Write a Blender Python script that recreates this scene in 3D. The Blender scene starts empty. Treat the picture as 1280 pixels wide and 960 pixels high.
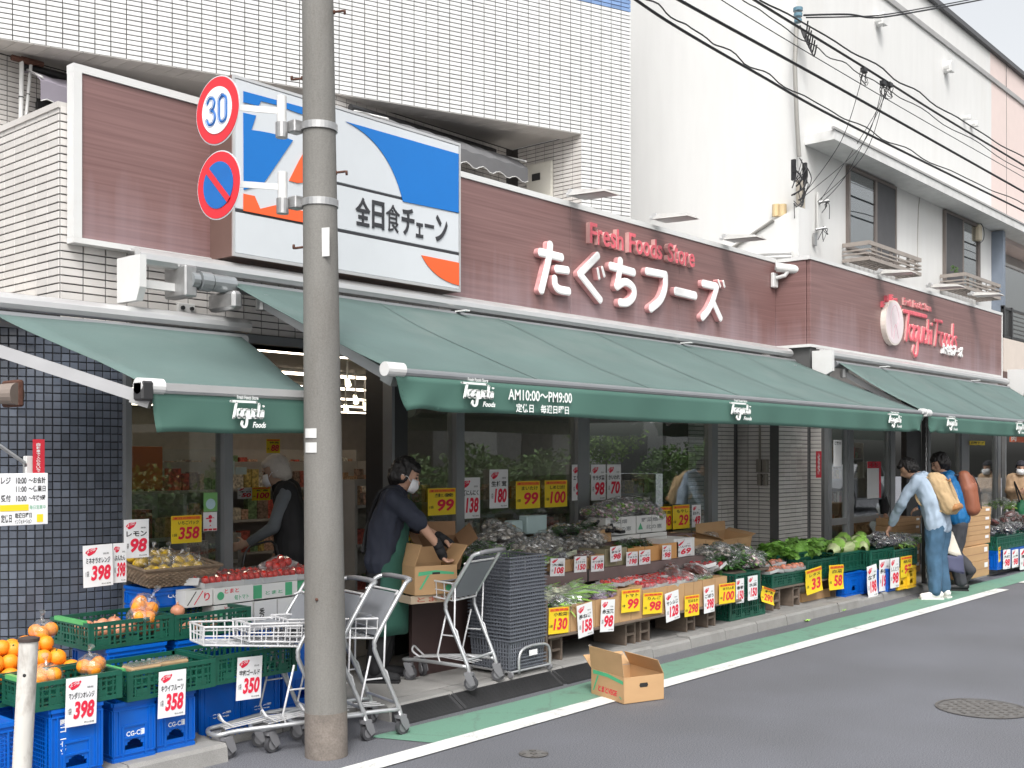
import bpy, math, random
from mathutils import Vector, Matrix, noise
random.seed(7)
C = bpy.context.scene.collection
SC = bpy.context.scene
R = math.radians
# ------------------------------------------------------------------ camera, world, sun, exposure
FPX, YAW, EYE, HOR = 1383.0, R(41.18), 1.7, 570.0          # focal length in photo pixels, street angle, eye height, horizon row
CA, SA = math.cos(YAW), math.sin(YAW)
cd = bpy.data.cameras.new('camera'); cam = bpy.data.objects.new('camera', cd); C.objects.link(cam)
cam.location = (0, 0, EYE)
cam.rotation_euler = (R(90), 0, math.atan2(SA, CA) - R(90))
cd.sensor_width = 36; cd.lens = 36 * FPX / 1280; cd.shift_y = (HOR - 480) / 1280
cd.clip_start = 0.05; cd.clip_end = 400
SC.camera = cam
SC.view_settings.view_transform = 'Standard'; SC.view_settings.look = 'None'
SC.view_settings.gamma = 1; SC.view_settings.use_curve_mapping = False
SC.view_settings.exposure = 0.27
SUN_EL, SUN_AZ = R(52), R(222)                             # azimuth of the sun measured from +X, anticlockwise
w = bpy.data.worlds.new('World'); SC.world = w; w.use_nodes = True
wn = w.node_tree; bg = wn.nodes['Background']
sky = wn.nodes.new('ShaderNodeTexSky'); sky.sky_type = 'NISHITA'; sky.sun_disc = False
sky.sun_elevation = SUN_EL; sky.sun_rotation = R(90) - SUN_AZ; sky.air_density = 1.4; sky.dust_density = 6.0; sky.ozone_density = 1.0
hs = wn.nodes.new('ShaderNodeHueSaturation'); hs.inputs['Saturation'].default_value = 0.17; hs.inputs['Value'].default_value = 1.45
wn.links.new(sky.outputs[0], hs.inputs['Color']); wn.links.new(hs.outputs[0], bg.inputs[0])
bg.inputs[1].default_value = 0.15
sd = bpy.data.lights.new('sun', 'SUN'); sd.energy = 1.2; sd.angle = R(11); sd.color = (1, .985, .955)
so = bpy.data.objects.new('sun', sd); C.objects.link(so)
sv = Vector((math.cos(SUN_AZ) * math.cos(SUN_EL), math.sin(SUN_AZ) * math.cos(SUN_EL), math.sin(SUN_EL)))
so.rotation_euler = sv.to_track_quat('Z', 'Y').to_euler(); so.location = sv * 30

# ------------------------------------------------------------------ surveying: photo pixel -> metres on a known plane
def ray(u, v):
    r = (u - 640) / FPX
    return CA + r * SA, SA - r * CA, (HOR - v) / FPX
def at(u, v, Y):
    d = ray(u, v); s = Y / d[1]
    return Vector((d[0] * s, Y, EYE + d[2] * s))
def gx(u, Y): return at(u, 570, Y).x
def ground(u, v, z=0.0):
    d = ray(u, v); s = (z - EYE) / d[2]
    return Vector((d[0] * s, d[1] * s, z))

# ------------------------------------------------------------------ materials
MATS = {}
def mat(name, col, rough=.6, metal=0., var=.08, vs=6., bump=0., bs=40., isl=0., stretch=None, spec=.5, grime=None, gs=2., tr=0., emit=0., coat=0., spk=0., sps=250.):
    if name in MATS: return MATS[name]
    m = bpy.data.materials.new(name); m.use_nodes = True; nt = m.node_tree; N = nt.nodes; L = nt.links
    b = N['Principled BSDF']
    b.inputs['Roughness'].default_value = rough; b.inputs['Metallic'].default_value = metal
    b.inputs['Specular IOR Level'].default_value = spec
    tc = N.new('ShaderNodeTexCoord'); mp = N.new('ShaderNodeMapping'); L.new(tc.outputs['Object'], mp.inputs[0])
    if stretch: mp.inputs['Scale'].default_value = stretch
    nz = N.new('ShaderNodeTexNoise'); nz.inputs['Scale'].default_value = vs; nz.inputs['Detail'].default_value = 5
    L.new(mp.outputs[0], nz.inputs['Vector'])
    mx = N.new('ShaderNodeMix'); mx.data_type = 'RGBA'
    mx.inputs[6].default_value = [max(0, c * (1 - var * 2.2)) for c in col[:3]] + [1]
    mx.inputs[7].default_value = [min(1, c * (1 + var * 2.2)) for c in col[:3]] + [1]
    L.new(nz.outputs['Fac'], mx.inputs[0]); out = mx.outputs[2]
    if isl:
        ge = N.new('ShaderNodeNewGeometry'); oi = N.new('ShaderNodeObjectInfo')
        ad = N.new('ShaderNodeMath'); ad.operation = 'ADD'; L.new(ge.outputs['Random Per Island'], ad.inputs[0]); L.new(oi.outputs['Random'], ad.inputs[1])
        fr = N.new('ShaderNodeMath'); fr.operation = 'FRACT'; L.new(ad.outputs[0], fr.inputs[0])
        mr = N.new('ShaderNodeMapRange'); mr.inputs[3].default_value = 1 - isl; mr.inputs[4].default_value = 1 + isl; L.new(fr.outputs[0], mr.inputs[0])
        hv = N.new('ShaderNodeHueSaturation'); L.new(out, hv.inputs['Color']); L.new(mr.outputs[0], hv.inputs['Value']); out = hv.outputs[0]
    if grime:
        n2 = N.new('ShaderNodeTexNoise'); n2.inputs['Scale'].default_value = gs; n2.inputs['Detail'].default_value = 8; n2.inputs['Roughness'].default_value = .65
        L.new(mp.outputs[0], n2.inputs['Vector'])
        cr = N.new('ShaderNodeMapRange'); cr.inputs[1].default_value = .52; cr.inputs[2].default_value = .75; cr.inputs[4].default_value = grime[3]; L.new(n2.outputs['Fac'], cr.inputs[0])
        m2 = N.new('ShaderNodeMix'); m2.data_type = 'RGBA'; L.new(cr.outputs[0], m2.inputs[0]); L.new(out, m2.inputs[6]); m2.inputs[7].default_value = list(grime[:3]) + [1]; out = m2.outputs[2]
    if spk:
        n4 = N.new('ShaderNodeTexNoise'); n4.inputs['Scale'].default_value = sps; n4.inputs['Detail'].default_value = 2; L.new(tc.outputs['Object'], n4.inputs['Vector'])
        c4 = N.new('ShaderNodeMapRange'); c4.inputs[1].default_value = .3; c4.inputs[2].default_value = .7; c4.inputs[3].default_value = 1 - spk; c4.inputs[4].default_value = 1 + spk; L.new(n4.outputs['Fac'], c4.inputs[0])
        h4 = N.new('ShaderNodeHueSaturation'); L.new(out, h4.inputs['Color']); L.new(c4.outputs[0], h4.inputs['Value']); out = h4.outputs[0]
    L.new(out, b.inputs['Base Color'])
    if bump:
        n3 = N.new('ShaderNodeTexNoise'); n3.inputs['Scale'].default_value = bs; n3.inputs['Detail'].default_value = 4; L.new(mp.outputs[0], n3.inputs['Vector'])
        bp = N.new('ShaderNodeBump'); bp.inputs['Strength'].default_value = bump; bp.inputs['Distance'].default_value = .01
        L.new(n3.outputs['Fac'], bp.inputs['Height']); L.new(bp.outputs[0], b.inputs['Normal'])
    if tr: b.inputs['Transmission Weight'].default_value = tr
    if coat: b.inputs['Coat Weight'].default_value = coat
    if emit:
        L.new(out, b.inputs['Emission Color']); b.inputs['Emission Strength'].default_value = emit
    MATS[name] = m
    return m
def glassmat(name, tint=(.9, .95, .93), refl=.10, rough=0., milk=0.):
    m = bpy.data.materials.new(name); m.use_nodes = True; nt = m.node_tree; N = nt.nodes; L = nt.links
    N.remove(N['Principled BSDF']); o = N['Material Output']
    t = N.new('ShaderNodeBsdfTransparent'); t.inputs[0].default_value = (*tint, 1)
    g = N.new('ShaderNodeBsdfGlossy'); g.inputs['Roughness'].default_value = rough
    lw = N.new('ShaderNodeLayerWeight'); lw.inputs[0].default_value = .5
    tc = N.new('ShaderNodeTexCoord'); nz = N.new('ShaderNodeTexNoise'); nz.inputs['Scale'].default_value = .9; L.new(tc.outputs['Object'], nz.inputs['Vector'])
    bp = N.new('ShaderNodeBump'); bp.inputs['Strength'].default_value = .03; bp.inputs['Distance'].default_value = .05; L.new(nz.outputs['Fac'], bp.inputs['Height']); L.new(bp.outputs[0], g.inputs['Normal'])
    ma = N.new('ShaderNodeMapRange'); ma.inputs[3].default_value = refl; ma.inputs[4].default_value = .9; 
    pw = N.new('ShaderNodeMath'); pw.operation = 'POWER'; pw.inputs[1].default_value = 3.; L.new(lw.outputs['Facing'], pw.inputs[0]); L.new(pw.outputs[0], ma.inputs[0])
    mi = N.new('ShaderNodeMixShader'); L.new(ma.outputs[0], mi.inputs[0]); L.new(t.outputs[0], mi.inputs[1]); L.new(g.outputs[0], mi.inputs[2]); L.new(mi.outputs[0], o.inputs[0])
    if milk:
        df = N.new('ShaderNodeBsdfDiffuse'); df.inputs[0].default_value = (.85, .86, .86, 1); m2 = N.new('ShaderNodeMixShader'); m2.inputs[0].default_value = milk; L.new(mi.outputs[0], m2.inputs[1]); L.new(df.outputs[0], m2.inputs[2]); L.new(m2.outputs[0], o.inputs[0])
    MATS[name] = m
    return m
def fascia_mat():
    m = bpy.data.materials.new('fascia_laminate'); m.use_nodes = True; nt = m.node_tree; N = nt.nodes; L = nt.links; b = N['Principled BSDF']
    tc = N.new('ShaderNodeTexCoord')
    def nz(scale, sx, sy, sz, det=6):
        mp = N.new('ShaderNodeMapping'); mp.inputs['Scale'].default_value = (sx, sy, sz); L.new(tc.outputs['Object'], mp.inputs[0])
        n = N.new('ShaderNodeTexNoise'); n.inputs['Scale'].default_value = scale; n.inputs['Detail'].default_value = det; L.new(mp.outputs[0], n.inputs['Vector']); return n.outputs['Fac']
    g = nz(1., .9, .9, 55); gr = N.new('ShaderNodeMapRange'); gr.inputs[1].default_value = .3; gr.inputs[2].default_value = .7; L.new(g, gr.inputs[0])
    mx = N.new('ShaderNodeMix'); mx.data_type = 'RGBA'; mx.inputs[6].default_value = (.165, .088, .083, 1); mx.inputs[7].default_value = (.24, .136, .128, 1); L.new(gr.outputs[0], mx.inputs[0])
    # chalky rain bleaching that rises from the lower edge in vertical runs
    sp = N.new('ShaderNodeSeparateXYZ'); L.new(tc.outputs['Object'], sp.inputs[0])
    z = N.new('ShaderNodeMapRange'); z.inputs[1].default_value = 3.03; z.inputs[2].default_value = 4.1; z.inputs[3].default_value = .40; z.inputs[4].default_value = -.14; L.new(sp.outputs['Z'], z.inputs[0])
    s = nz(1., 1.7, 1.7, .35, 5); s2 = nz(1., 14, 14, .35, 3)
    a = N.new('ShaderNodeMath'); a.operation = 'ADD'; L.new(z.outputs[0], a.inputs[0]); L.new(s, a.inputs[1])
    a2 = N.new('ShaderNodeMath'); a2.operation = 'MULTIPLY_ADD'; a2.inputs[1].default_value = .28; L.new(s2, a2.inputs[0]); L.new(a.outputs[0], a2.inputs[2])
    r = N.new('ShaderNodeMapRange'); r.inputs[1].default_value = .80; r.inputs[2].default_value = 1.18; r.inputs[4].default_value = .33; L.new(a2.outputs[0], r.inputs[0])
    m2 = N.new('ShaderNodeMix'); m2.data_type = 'RGBA'; m2.inputs[7].default_value = (.47, .40, .45, 1); L.new(r.outputs[0], m2.inputs[0]); L.new(mx.outputs[2], m2.inputs[6])
    L.new(m2.outputs[2], b.inputs['Base Color']); b.inputs['Roughness'].default_value = .42
    return m
def asphalt():
    m = bpy.data.materials.new('asphalt'); m.use_nodes = True; nt = m.node_tree; N = nt.nodes; L = nt.links; b = N['Principled BSDF']
    tc = N.new('ShaderNodeTexCoord')
    def nz(scale, det=2, v=None):
        n = N.new('ShaderNodeTexNoise'); n.inputs['Scale'].default_value = scale; n.inputs['Detail'].default_value = det; L.new(tc.outputs['Object'], n.inputs['Vector']); return n.outputs['Fac']
    cr = N.new('ShaderNodeValToRGB'); e = cr.color_ramp.elements; e[0].position = .33; e[0].color = (.056, .058, .066, 1); e[1].position = .70; e[1].color = (.195, .200, .218, 1)
    L.new(nz(140., 3), cr.inputs[0])
    m2 = N.new('ShaderNodeMix'); m2.data_type = 'RGBA'; m2.blend_type = 'MULTIPLY'; m2.inputs[0].default_value = 1
    c2 = N.new('ShaderNodeValToRGB'); f = c2.color_ramp.elements; f[0].position = .3; f[0].color = (.86, .855, .85, 1); f[1].position = .7; f[1].color = (1.06, 1.06, 1.08, 1); L.new(nz(.9, 6), c2.inputs[0])
    L.new(cr.outputs[0], m2.inputs[6]); L.new(c2.outputs[0], m2.inputs[7]); L.new(m2.outputs[2], b.inputs['Base Color'])
    bp = N.new('ShaderNodeBump'); bp.inputs['Strength'].default_value = .5; bp.inputs['Distance'].default_value = .004; L.new(nz(170., 2), bp.inputs['Height']); L.new(bp.outputs[0], b.inputs['Normal'])
    b.inputs['Roughness'].default_value = .72
    MATS['asphalt'] = m; return m
def paint(name, col, worn):
    m = bpy.data.materials.new(name); m.use_nodes = True; nt = m.node_tree; N = nt.nodes; L = nt.links; b = N['Principled BSDF']
    tc = N.new('ShaderNodeTexCoord')
    n = N.new('ShaderNodeTexNoise'); n.inputs['Scale'].default_value = 3.; n.inputs['Detail'].default_value = 14; n.inputs['Roughness'].default_value = .84; L.new(tc.outputs['Object'], n.inputs['Vector'])
    vo = N.new('ShaderNodeTexVoronoi'); vo.feature = 'DISTANCE_TO_EDGE'; vo.inputs['Scale'].default_value = 2.2
    wv = N.new('ShaderNodeMix'); wv.data_type = 'RGBA'; wv.inputs[0].default_value = .25; L.new(tc.outputs['Object'], wv.inputs[6]); L.new(n.outputs['Color'], wv.inputs[7]); L.new(wv.outputs[2], vo.inputs['Vector'])
    ck = N.new('ShaderNodeMapRange'); ck.inputs[1].default_value = 0; ck.inputs[2].default_value = .012; ck.inputs[3].default_value = .75 * worn; ck.inputs[4].default_value = 0; L.new(vo.outputs['Distance'], ck.inputs[0])
    r = N.new('ShaderNodeMapRange'); r.inputs[1].default_value = .53; r.inputs[2].default_value = .66; r.inputs[4].default_value = worn; L.new(n.outputs['Fac'], r.inputs[0])
    mxx = N.new('ShaderNodeMath'); mxx.operation = 'MAXIMUM'; L.new(ck.outputs[0], mxx.inputs[0]); L.new(r.outputs[0], mxx.inputs[1])
    n2 = N.new('ShaderNodeTexNoise'); n2.inputs['Scale'].default_value = 160.; L.new(tc.outputs['Object'], n2.inputs['Vector'])
    v = N.new('ShaderNodeMix'); v.data_type = 'RGBA'; v.inputs[6].default_value = [c * .82 for c in col] + [1]; v.inputs[7].default_value = [min(1, c * 1.15) for c in col] + [1]; L.new(n2.outputs['Fac'], v.inputs[0])
    m2 = N.new('ShaderNodeMix'); m2.data_type = 'RGBA'; L.new(mxx.outputs[0], m2.inputs[0]); L.new(v.outputs[2], m2.inputs[6]); m2.inputs[7].default_value = (.09, .09, .09, 1)
    L.new(m2.outputs[2], b.inputs['Base Color']); b.inputs['Roughness'].default_value = .65
    bp = N.new('ShaderNodeBump'); bp.inputs['Strength'].default_value = .4; bp.inputs['Distance'].default_value = .004; L.new(n2.outputs['Fac'], bp.inputs['Height']); L.new(bp.outputs[0], b.inputs['Normal'])
    MATS[name] = m; return m
FASCIA = fascia_mat(); ASPH = asphalt()
WPAINT = paint('road_white', (.66, .66, .64), .8); GPAINT = paint('road_green', (.135, .27, .20), .8)
GLASS = glassmat('shop_glass', (.84, .87, .85), .115); WGLASS = glassmat('upper_glass', (.55, .6, .62), .30)
M_tile = mat('white_glazed_tile', (.62, .625, .62), .16, var=.03, isl=.07, vs=2., coat=.2, grime=(.60, .59, .57, .5), gs=.9, stretch=(1, 1, .3))
M_tileb = mat('blue_glazed_tile', (.16, .26, .46), .2, isl=.15)
M_tilep = mat('pale_facade_tile', (.60, .575, .55), .2, var=.05, isl=.06, grime=(.30, .28, .25, .35), gs=1.4)
M_tiled = mat('slate_mosaic_tile', (.10, .115, .145), .16, var=.12, vs=2.0, isl=.22, coat=.3)
M_joint = mat('dark_grout', (.055, .052, .05), .9)
M_jointg = mat('grey_grout', (.10, .10, .10), .9)
M_stucco = mat('white_stucco', (.67, .668, .655), .8, var=.03, bump=.15, bs=90., grime=(.60, .585, .55, .55), gs=.8, stretch=(1, 1, .18))
M_pink = mat('pink_siding', (.68, .565, .53), .75, var=.02, bump=.1)
M_beige = mat('beige_wall', (.62, .54, .48), .75, var=.03)
M_soffit = mat('soffit_board', (.42, .40, .38), .7, var=.04)
M_white = mat('white_paint', (.64, .64, .63), .4, var=.02, grime=(.5, .48, .44, .25), gs=5.)
M_alu = mat('silver_aluminium', (.62, .62, .62), .32, .55, var=.04)
M_frame = mat('grey_window_frame', (.26, .27, .28), .4, .5, var=.05)
M_dframe = mat('dark_window_frame', (.05, .05, .052), .4, .4)
M_brown = mat('brown_sign_casing', (.14, .085, .072), .45, var=.06)
M_signw = mat('sign_white_acrylic', (.60, .625, .65), .22, var=.015)
M_signb = mat('sign_blue', (.0, .155, .52), .2, var=.02)
M_signo = mat('sign_orange', (.82, .12, .03), .22, var=.02)
M_signk = mat('sign_black', (.035, .035, .04), .4)
M_lett = mat('letter_white_face', (.85, .84, .83), .3, var=.02)
M_letp = mat('letter_faded_pink_side', (.64, .33, .33), .5, var=.25, vs=12)
M_letr = mat('letter_faded_red', (.66, .12, .15), .45, var=.25, vs=14.)
M_fab = mat('green_cloth_skylit', (.092, .140, .131), .66, var=.12, vs=1.2, bump=.12, bs=45., grime=(.145, .178, .168, .6), gs=.8, stretch=(1, 1, 2.5), spec=.35)  # lighter, greyer base colour carries the sky sheen of the sloping cloth
M_fabv = mat('green_cloth_shaded', (.058, .135, .108), .7, var=.06, vs=2., bump=.06, bs=250.)  # same cloth as the canopy; its shade is put into the darker base colour
M_print = mat('white_print', (.82, .84, .82), .6, var=.02)
M_steel = mat('galvanised_steel', (.42, .42, .42), .38, .7, var=.12, vs=20.)
M_rust = mat('rusty_iron', (.11, .05, .035), .8, .3, var=.3, vs=60.)
M_cable = mat('black_cable', (.015, .015, .017), .5)
M_conc = mat('concrete_slab', (.27, .262, .25), .85, var=.10, vs=3., bump=.2, bs=120., grime=(.13, .125, .12, .5), gs=1.8, spk=.12)
M_kerb = mat('kerb_concrete', (.25, .245, .235), .85, var=.12, vs=4., bump=.2, bs=100., grime=(.15, .14, .13, .5), gs=3., spk=.15)
M_black = mat('black_rubber', (.028, .028, .03), .7, var=.15, bump=.2, bs=120.)
M_blue = mat('blue_crate_plastic', (.0, .105, .50), .32, var=.06, grime=(.02, .12, .40, .4), gs=7., bump=.04, bs=60.)
M_green = mat('green_crate_plastic', (.010, .085, .055), .38, var=.12, vs=10., bump=.04, bs=60., isl=.12)
M_lime = mat('bright_green_clip', (.10, .40, .13), .4)
M_card = mat('cardboard', (.47, .29, .145), .82, var=.06, vs=4., bump=.06, bs=25., stretch=(1, 1, 3), isl=.08)
M_cardd = mat('cardboard_inside', (.33, .19, .10), .85, var=.08)
M_wbox = mat('white_carton', (.72, .72, .70), .6, var=.03)
M_wood = mat('weathered_wood', (.15, .115, .09), .75, var=.2, vs=4., stretch=(1, 1, 6), bump=.2)
M_board = mat('mauve_brown_board', (.17, .12, .115), .7, var=.12)
M_red = mat('poster_red', (.62, .03, .05), .5)
M_redn = mat('brush_red', (.68, .015, .05), .6)
M_ink = mat('black_ink', (.02, .02, .02), .7)
M_yel = mat('yellow_card', (.83, .60, .02), .55, var=.03)
M_ora = mat('orange_band', (.85, .26, .01), .55)
M_paper = mat('white_card', (.78, .78, .79), .5, var=.015)
M_skin = mat('skin', (.50, .29, .20), .55, var=.06, vs=8.)
M_hair = mat('black_hair', (.012, .010, .010), .5, bump=.5, bs=90., stretch=(1, 1, .3))
M_ghair = mat('white_hair', (.55, .50, .45), .6, bump=.5, bs=90.)
M_mask = mat('white_mask', (.78, .78, .8), .8)

# ------------------------------------------------------------------ mesh helpers
class MB:
    def __init__(s): s.v = []; s.f = []; s.m = []
    def add(s, vs, fs, mi=0):
        b = len(s.v); s.v += [tuple(p) for p in vs]
        for f in fs: s.f.append([b + i for i in f]); s.m.append(mi)
        return s
    def box(s, x0, x1, y0, y1, z0, z1, mi=0):
        if x0 > x1: x0, x1 = x1, x0
        if y0 > y1: y0, y1 = y1, y0
        if z0 > z1: z0, z1 = z1, z0
        return s.add([(x0,y0,z0),(x1,y0,z0),(x1,y1,z0),(x0,y1,z0),(x0,y0,z1),(x1,y0,z1),(x1,y1,z1),(x0,y1,z1)],
                     [(0,3,2,1),(4,5,6,7),(0,1,5,4),(1,2,6,5),(2,3,7,6),(3,0,4,7)], mi)
    def obox(s, c, sz, rot=None, mi=0):
        M = rot or Matrix.Identity(3); h = [k / 2 for k in sz]; c = Vector(c)
        vs = [c + M @ Vector((a * h[0], b * h[1], d * h[2])) for d in (-1, 1) for a, b in ((-1,-1),(1,-1),(1,1),(-1,1))]
        return s.add(vs, [(0,3,2,1),(4,5,6,7),(0,1,5,4),(1,2,6,5),(2,3,7,6),(3,0,4,7)], mi)
    def cbox(s, x0, x1, y0, y1, z0, z1, c=.01, mi=0):
        # chamfered box
        cx, cy, cz = (x0+x1)/2, (y0+y1)/2, (z0+z1)/2; hx, hy, hz = abs(x1-x0)/2, abs(y1-y0)/2, abs(z1-z0)/2
        vs = []; idx = {}
        for sx in (-1, 1):
            for sy in (-1, 1):
                for sz in (-1, 1):
                    for k, (a, b, d) in enumerate(((hx, hy-c, hz-c), (hx-c, hy, hz-c), (hx-c, hy-c, hz))):
                        idx[(sx, sy, sz, k)] = len(vs); vs.append((cx+sx*a, cy+sy*b, cz+sz*d))
        F = []
        for q in (-1, 1):
            F.append([idx[(q, a, b, 0)] for a, b in ((-1,-1),(1,-1),(1,1),(-1,1))][::q])
            F.append([idx[(a, q, b, 1)] for a, b in ((-1,-1),(-1,1),(1,1),(1,-1))][::q])
            F.append([idx[(a, b, q, 2)] for a, b in ((-1,-1),(1,-1),(1,1),(-1,1))][::q])
        for a in (-1, 1):
            for b in (-1, 1):
                o = a * b
                F.append([idx[(a,b,-1,0)], idx[(a,b,1,0)], idx[(a,b,1,1)], idx[(a,b,-1,1)]][::-o])
                F.append([idx[(a,-1,b,0)], idx[(a,1,b,0)], idx[(a,1,b,2)], idx[(a,-1,b,2)]][::o])
                F.append([idx[(-1,a,b,1)], idx[(1,a,b,1)], idx[(1,a,b,2)], idx[(-1,a,b,2)]][::-o])
        for a in (-1, 1):
            for b in (-1, 1):
                for d in (-1, 1):
                    F.append([idx[(a,b,d,0)], idx[(a,b,d,1)], idx[(a,b,d,2)]][::a*b*d])
        return s.add(vs, F, mi)
    def tube(s, pts, r, n=8, closed=False, mi=0, sub=0):
        P = [Vector(p) for p in pts]
        if sub: P = smooth_path(P, sub, closed)
        k = len(P); rr = r if isinstance(r, (list, tuple)) else [r] * k
        if len(rr) != k: rr = [rr[min(len(rr)-1, int(i * len(rr) / k))] for i in range(k)]
        vs = []; up = None
        for i, p in enumerate(P):
            a = P[i-1] if (i or closed) else P[i]; b = P[(i+1) % k] if (i < k-1 or closed) else P[i]
            t = (b - a).normalized() if (b-a).length > 1e-9 else Vector((0,0,1))
            if up is None: up = Vector((0,0,1)) if abs(t.z) < .9 else Vector((1,0,0))
            x = t.cross(up); x = x.normalized() if x.length > 1e-6 else t.orthogonal().normalized(); y = x.cross(t).normalized(); up = y
            for j in range(n):
                an = 2*math.pi*j/n; vs.append(p + (x*math.cos(an) + y*math.sin(an)) * rr[i])
        fs = []
        for i in range(k if closed else k-1):
            for j in range(n):
                a = i*n+j; b = i*n+(j+1) % n; c = ((i+1) % k)*n+(j+1) % n; d = ((i+1) % k)*n+j
                fs.append((a, d, c, b)[::-1])
        if not closed: fs.append(list(range(n))[::-1]); fs.append([(k-1)*n+j for j in range(n)])
        return s.add(vs, fs, mi)
    def cyl(s, a, b, r, n=16, mi=0, r2=None): return s.tube([a, b], [r, r if r2 is None else r2], n, mi=mi)
    def prism(s, pts, d, mi=0, mside=None):
        # closed outline of 3D points extruded by vector d (pts counter-clockwise seen against d); triangulated as one ngon
        n = len(pts); P = [Vector(p) for p in pts]; D = Vector(d)
        s.add([p + D for p in P] + P, [list(range(n))], mi)
        b = len(s.v) - 2*n
        s.f.append([b + n + i for i in range(n)][::-1]); s.m.append(mi if mside is None else mside)
        for i in range(n):
            j = (i+1) % n; s.f.append([b+n+i, b+n+j, b+j, b+i]); s.m.append(mi if mside is None else mside)
        return s
    def grid(s, rows, mi=0, thick=0., closed=False):
        # rows of 3D points -> quad sheet (with thickness along -normal if asked)
        R_ = len(rows); K = len(rows[0]); P = [[Vector(p) for p in r] for r in rows]
        fs = [(i*K+j, i*K+j+1, (i+1)*K+j+1, (i+1)*K+j) for i in range(R_-1) for j in range(K-1)]
        s.add([p for r in P for p in r], fs, mi)
        if thick:
            nr = []
            for i in range(R_):
                for j in range(K):
                    du = P[i][min(j+1, K-1)] - P[i][max(j-1, 0)]; dv = P[min(i+1, R_-1)][j] - P[max(i-1, 0)][j]
                    nn = du.cross(dv); nr.append(P[i][j] - (nn.normalized() if nn.length > 1e-9 else Vector((0,0,1))) * thick)
            b = len(s.v) - R_*K
            s.add(nr, [f[::-1] for f in fs], mi); b2 = b + R_*K
            edge = [(0, j) for j in range(K)] + [(i, K-1) for i in range(1, R_)] + [(R_-1, j) for j in range(K-2, -1, -1)] + [(i, 0) for i in range(R_-2, 0, -1)]
            for q in range(len(edge)):
                a = edge[q][0]*K+edge[q][1]; c = edge[(q+1) % len(edge)]; c = c[0]*K+c[1]
                s.f.append([b+c, b+a, b2+a, b2+c]); s.m.append(mi)
        return s
    def ball(s, c, r, n=8, m=6, mi=0, sc=(1,1,1), jit=0., rot=None):
        c = Vector(c); vs = []; M = rot or Matrix.Identity(3)
        for i in range(1, m):
            th = math.pi*i/m
            for j in range(n):
                ph = 2*math.pi*j/n; d = Vector((math.sin(th)*math.cos(ph), math.sin(th)*math.sin(ph), math.cos(th)))
                k = r * (1 + (random.uniform(-jit, jit) if jit else 0)); vs.append(c + M @ Vector((d.x*k*sc[0], d.y*k*sc[1], d.z*k*sc[2])))
        t = len(vs); vs += [c + M @ Vector((0,0,r*sc[2])), c - M @ Vector((0,0,r*sc[2]))]
        fs = [(i*n+j, (i+1)*n+j, (i+1)*n+(j+1) % n, i*n+(j+1) % n) for i in range(m-2) for j in range(n)]
        fs += [(t, j, (j+1) % n) for j in range(n)] + [(t+1, (m-2)*n+(j+1) % n, (m-2)*n+j) for j in range(n)]
        return s.add(vs, fs, mi)
    def xf(s, M):
        s.v = [tuple(M @ Vector(p)) for p in s.v]; return s
    def mesh(s, name, mats, smooth=False):
        me = bpy.data.meshes.new(name); me.from_pydata(s.v, [], s.f); mats = mats if isinstance(mats, (list, tuple)) else [mats]
        for m in mats: me.materials.append(m)
        if len(mats) > 1: me.polygons.foreach_set('material_index', s.m)
        if smooth: me.shade_smooth()
        if smooth == 'auto':
            try: me.set_sharp_from_angle(angle=R(35))
            except Exception: pass
        me.update(); return me
    def build(s, name, mats, parent=None, smooth=False):
        return put(name, s.mesh(name, mats, smooth), parent)
def smooth_path(P, k, closed=False):
    out = []; n = len(P)
    for i in range(n if closed else n-1):
        p0 = P[i-1] if (i or closed) else P[0]; p1 = P[i]; p2 = P[(i+1) % n]; p3 = P[(i+2) % n] if (i+2 < n or closed) else P[-1]
        for j in range(k):
            t = j / k; out.append(.5*((2*p1)+(p2-p0)*t+(2*p0-5*p1+4*p2-p3)*t*t+(3*p1-p0-3*p2+p3)*t*t*t))
    if not closed: out.append(P[-1])
    return out
def put(name, me, parent=None):
    o = bpy.data.objects.new(name, me); C.objects.link(o)
    if parent is not None:
        o.parent = parent
        if 'wl' in parent.keys(): o.matrix_parent_inverse = Matrix.Translation(-Vector(parent['wl']))
    return o
def thing(name, label, cat, loc=(0,0,0), group=None, rz=0, world=True):
    # Empty at the thing's base. world=True: its parts are given in world coordinates
    o = bpy.data.objects.new(name, None); C.objects.link(o); o.location = loc; o.empty_display_size = .1
    if world: o['wl'] = list(loc)
    else: o.rotation_euler = (0, 0, rz)
    o['label'] = label; o['category'] = cat
    if group: o['group'] = group
    return o
def tag(o, label, cat, group=None):
    o['label'] = label; o['category'] = cat
    if group: o['group'] = group
    return o
def struct(o): o['kind'] = 'structure'; return o
def stuff(o, label=None, cat=None):
    o['kind'] = 'stuff'
    if label: o['label'] = label; o['category'] = cat
    return o
KIDS = {}
def clone(root, loc, rz=0., label=None, group=None, rx=0., ry=0., scale=None):
    def cp(o, parent):
        c = o.copy(); C.objects.link(c); c.parent = parent
        for k in kids(o): cp(k, c)
        return c
    def kids(o):
        return KIDS.get(o.name, [])
    if root.name not in KIDS: index_tree(root)
    r = cp(root, None); r.location = loc; r.rotation_euler = (rx, ry, rz)
    if scale: r.scale = scale
    if label: r['label'] = label
    if group: r['group'] = group
    return r
def index_tree(root):
    allk = {}
    for o in bpy.data.objects:
        if o.parent: allk.setdefault(o.parent.name, []).append(o)
    def rec(o):
        KIDS[o.name] = allk.get(o.name, [])
        for k in KIDS[o.name]: rec(k)
    rec(root)
PROTO = []
def proto(name, cat, group=None):
    r = thing(name, '', cat, world=False)
    if group: r['group'] = group
    PROTO.append(r); return r
def rotz(a): return Matrix.Rotation(a, 3, 'Z')
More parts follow.
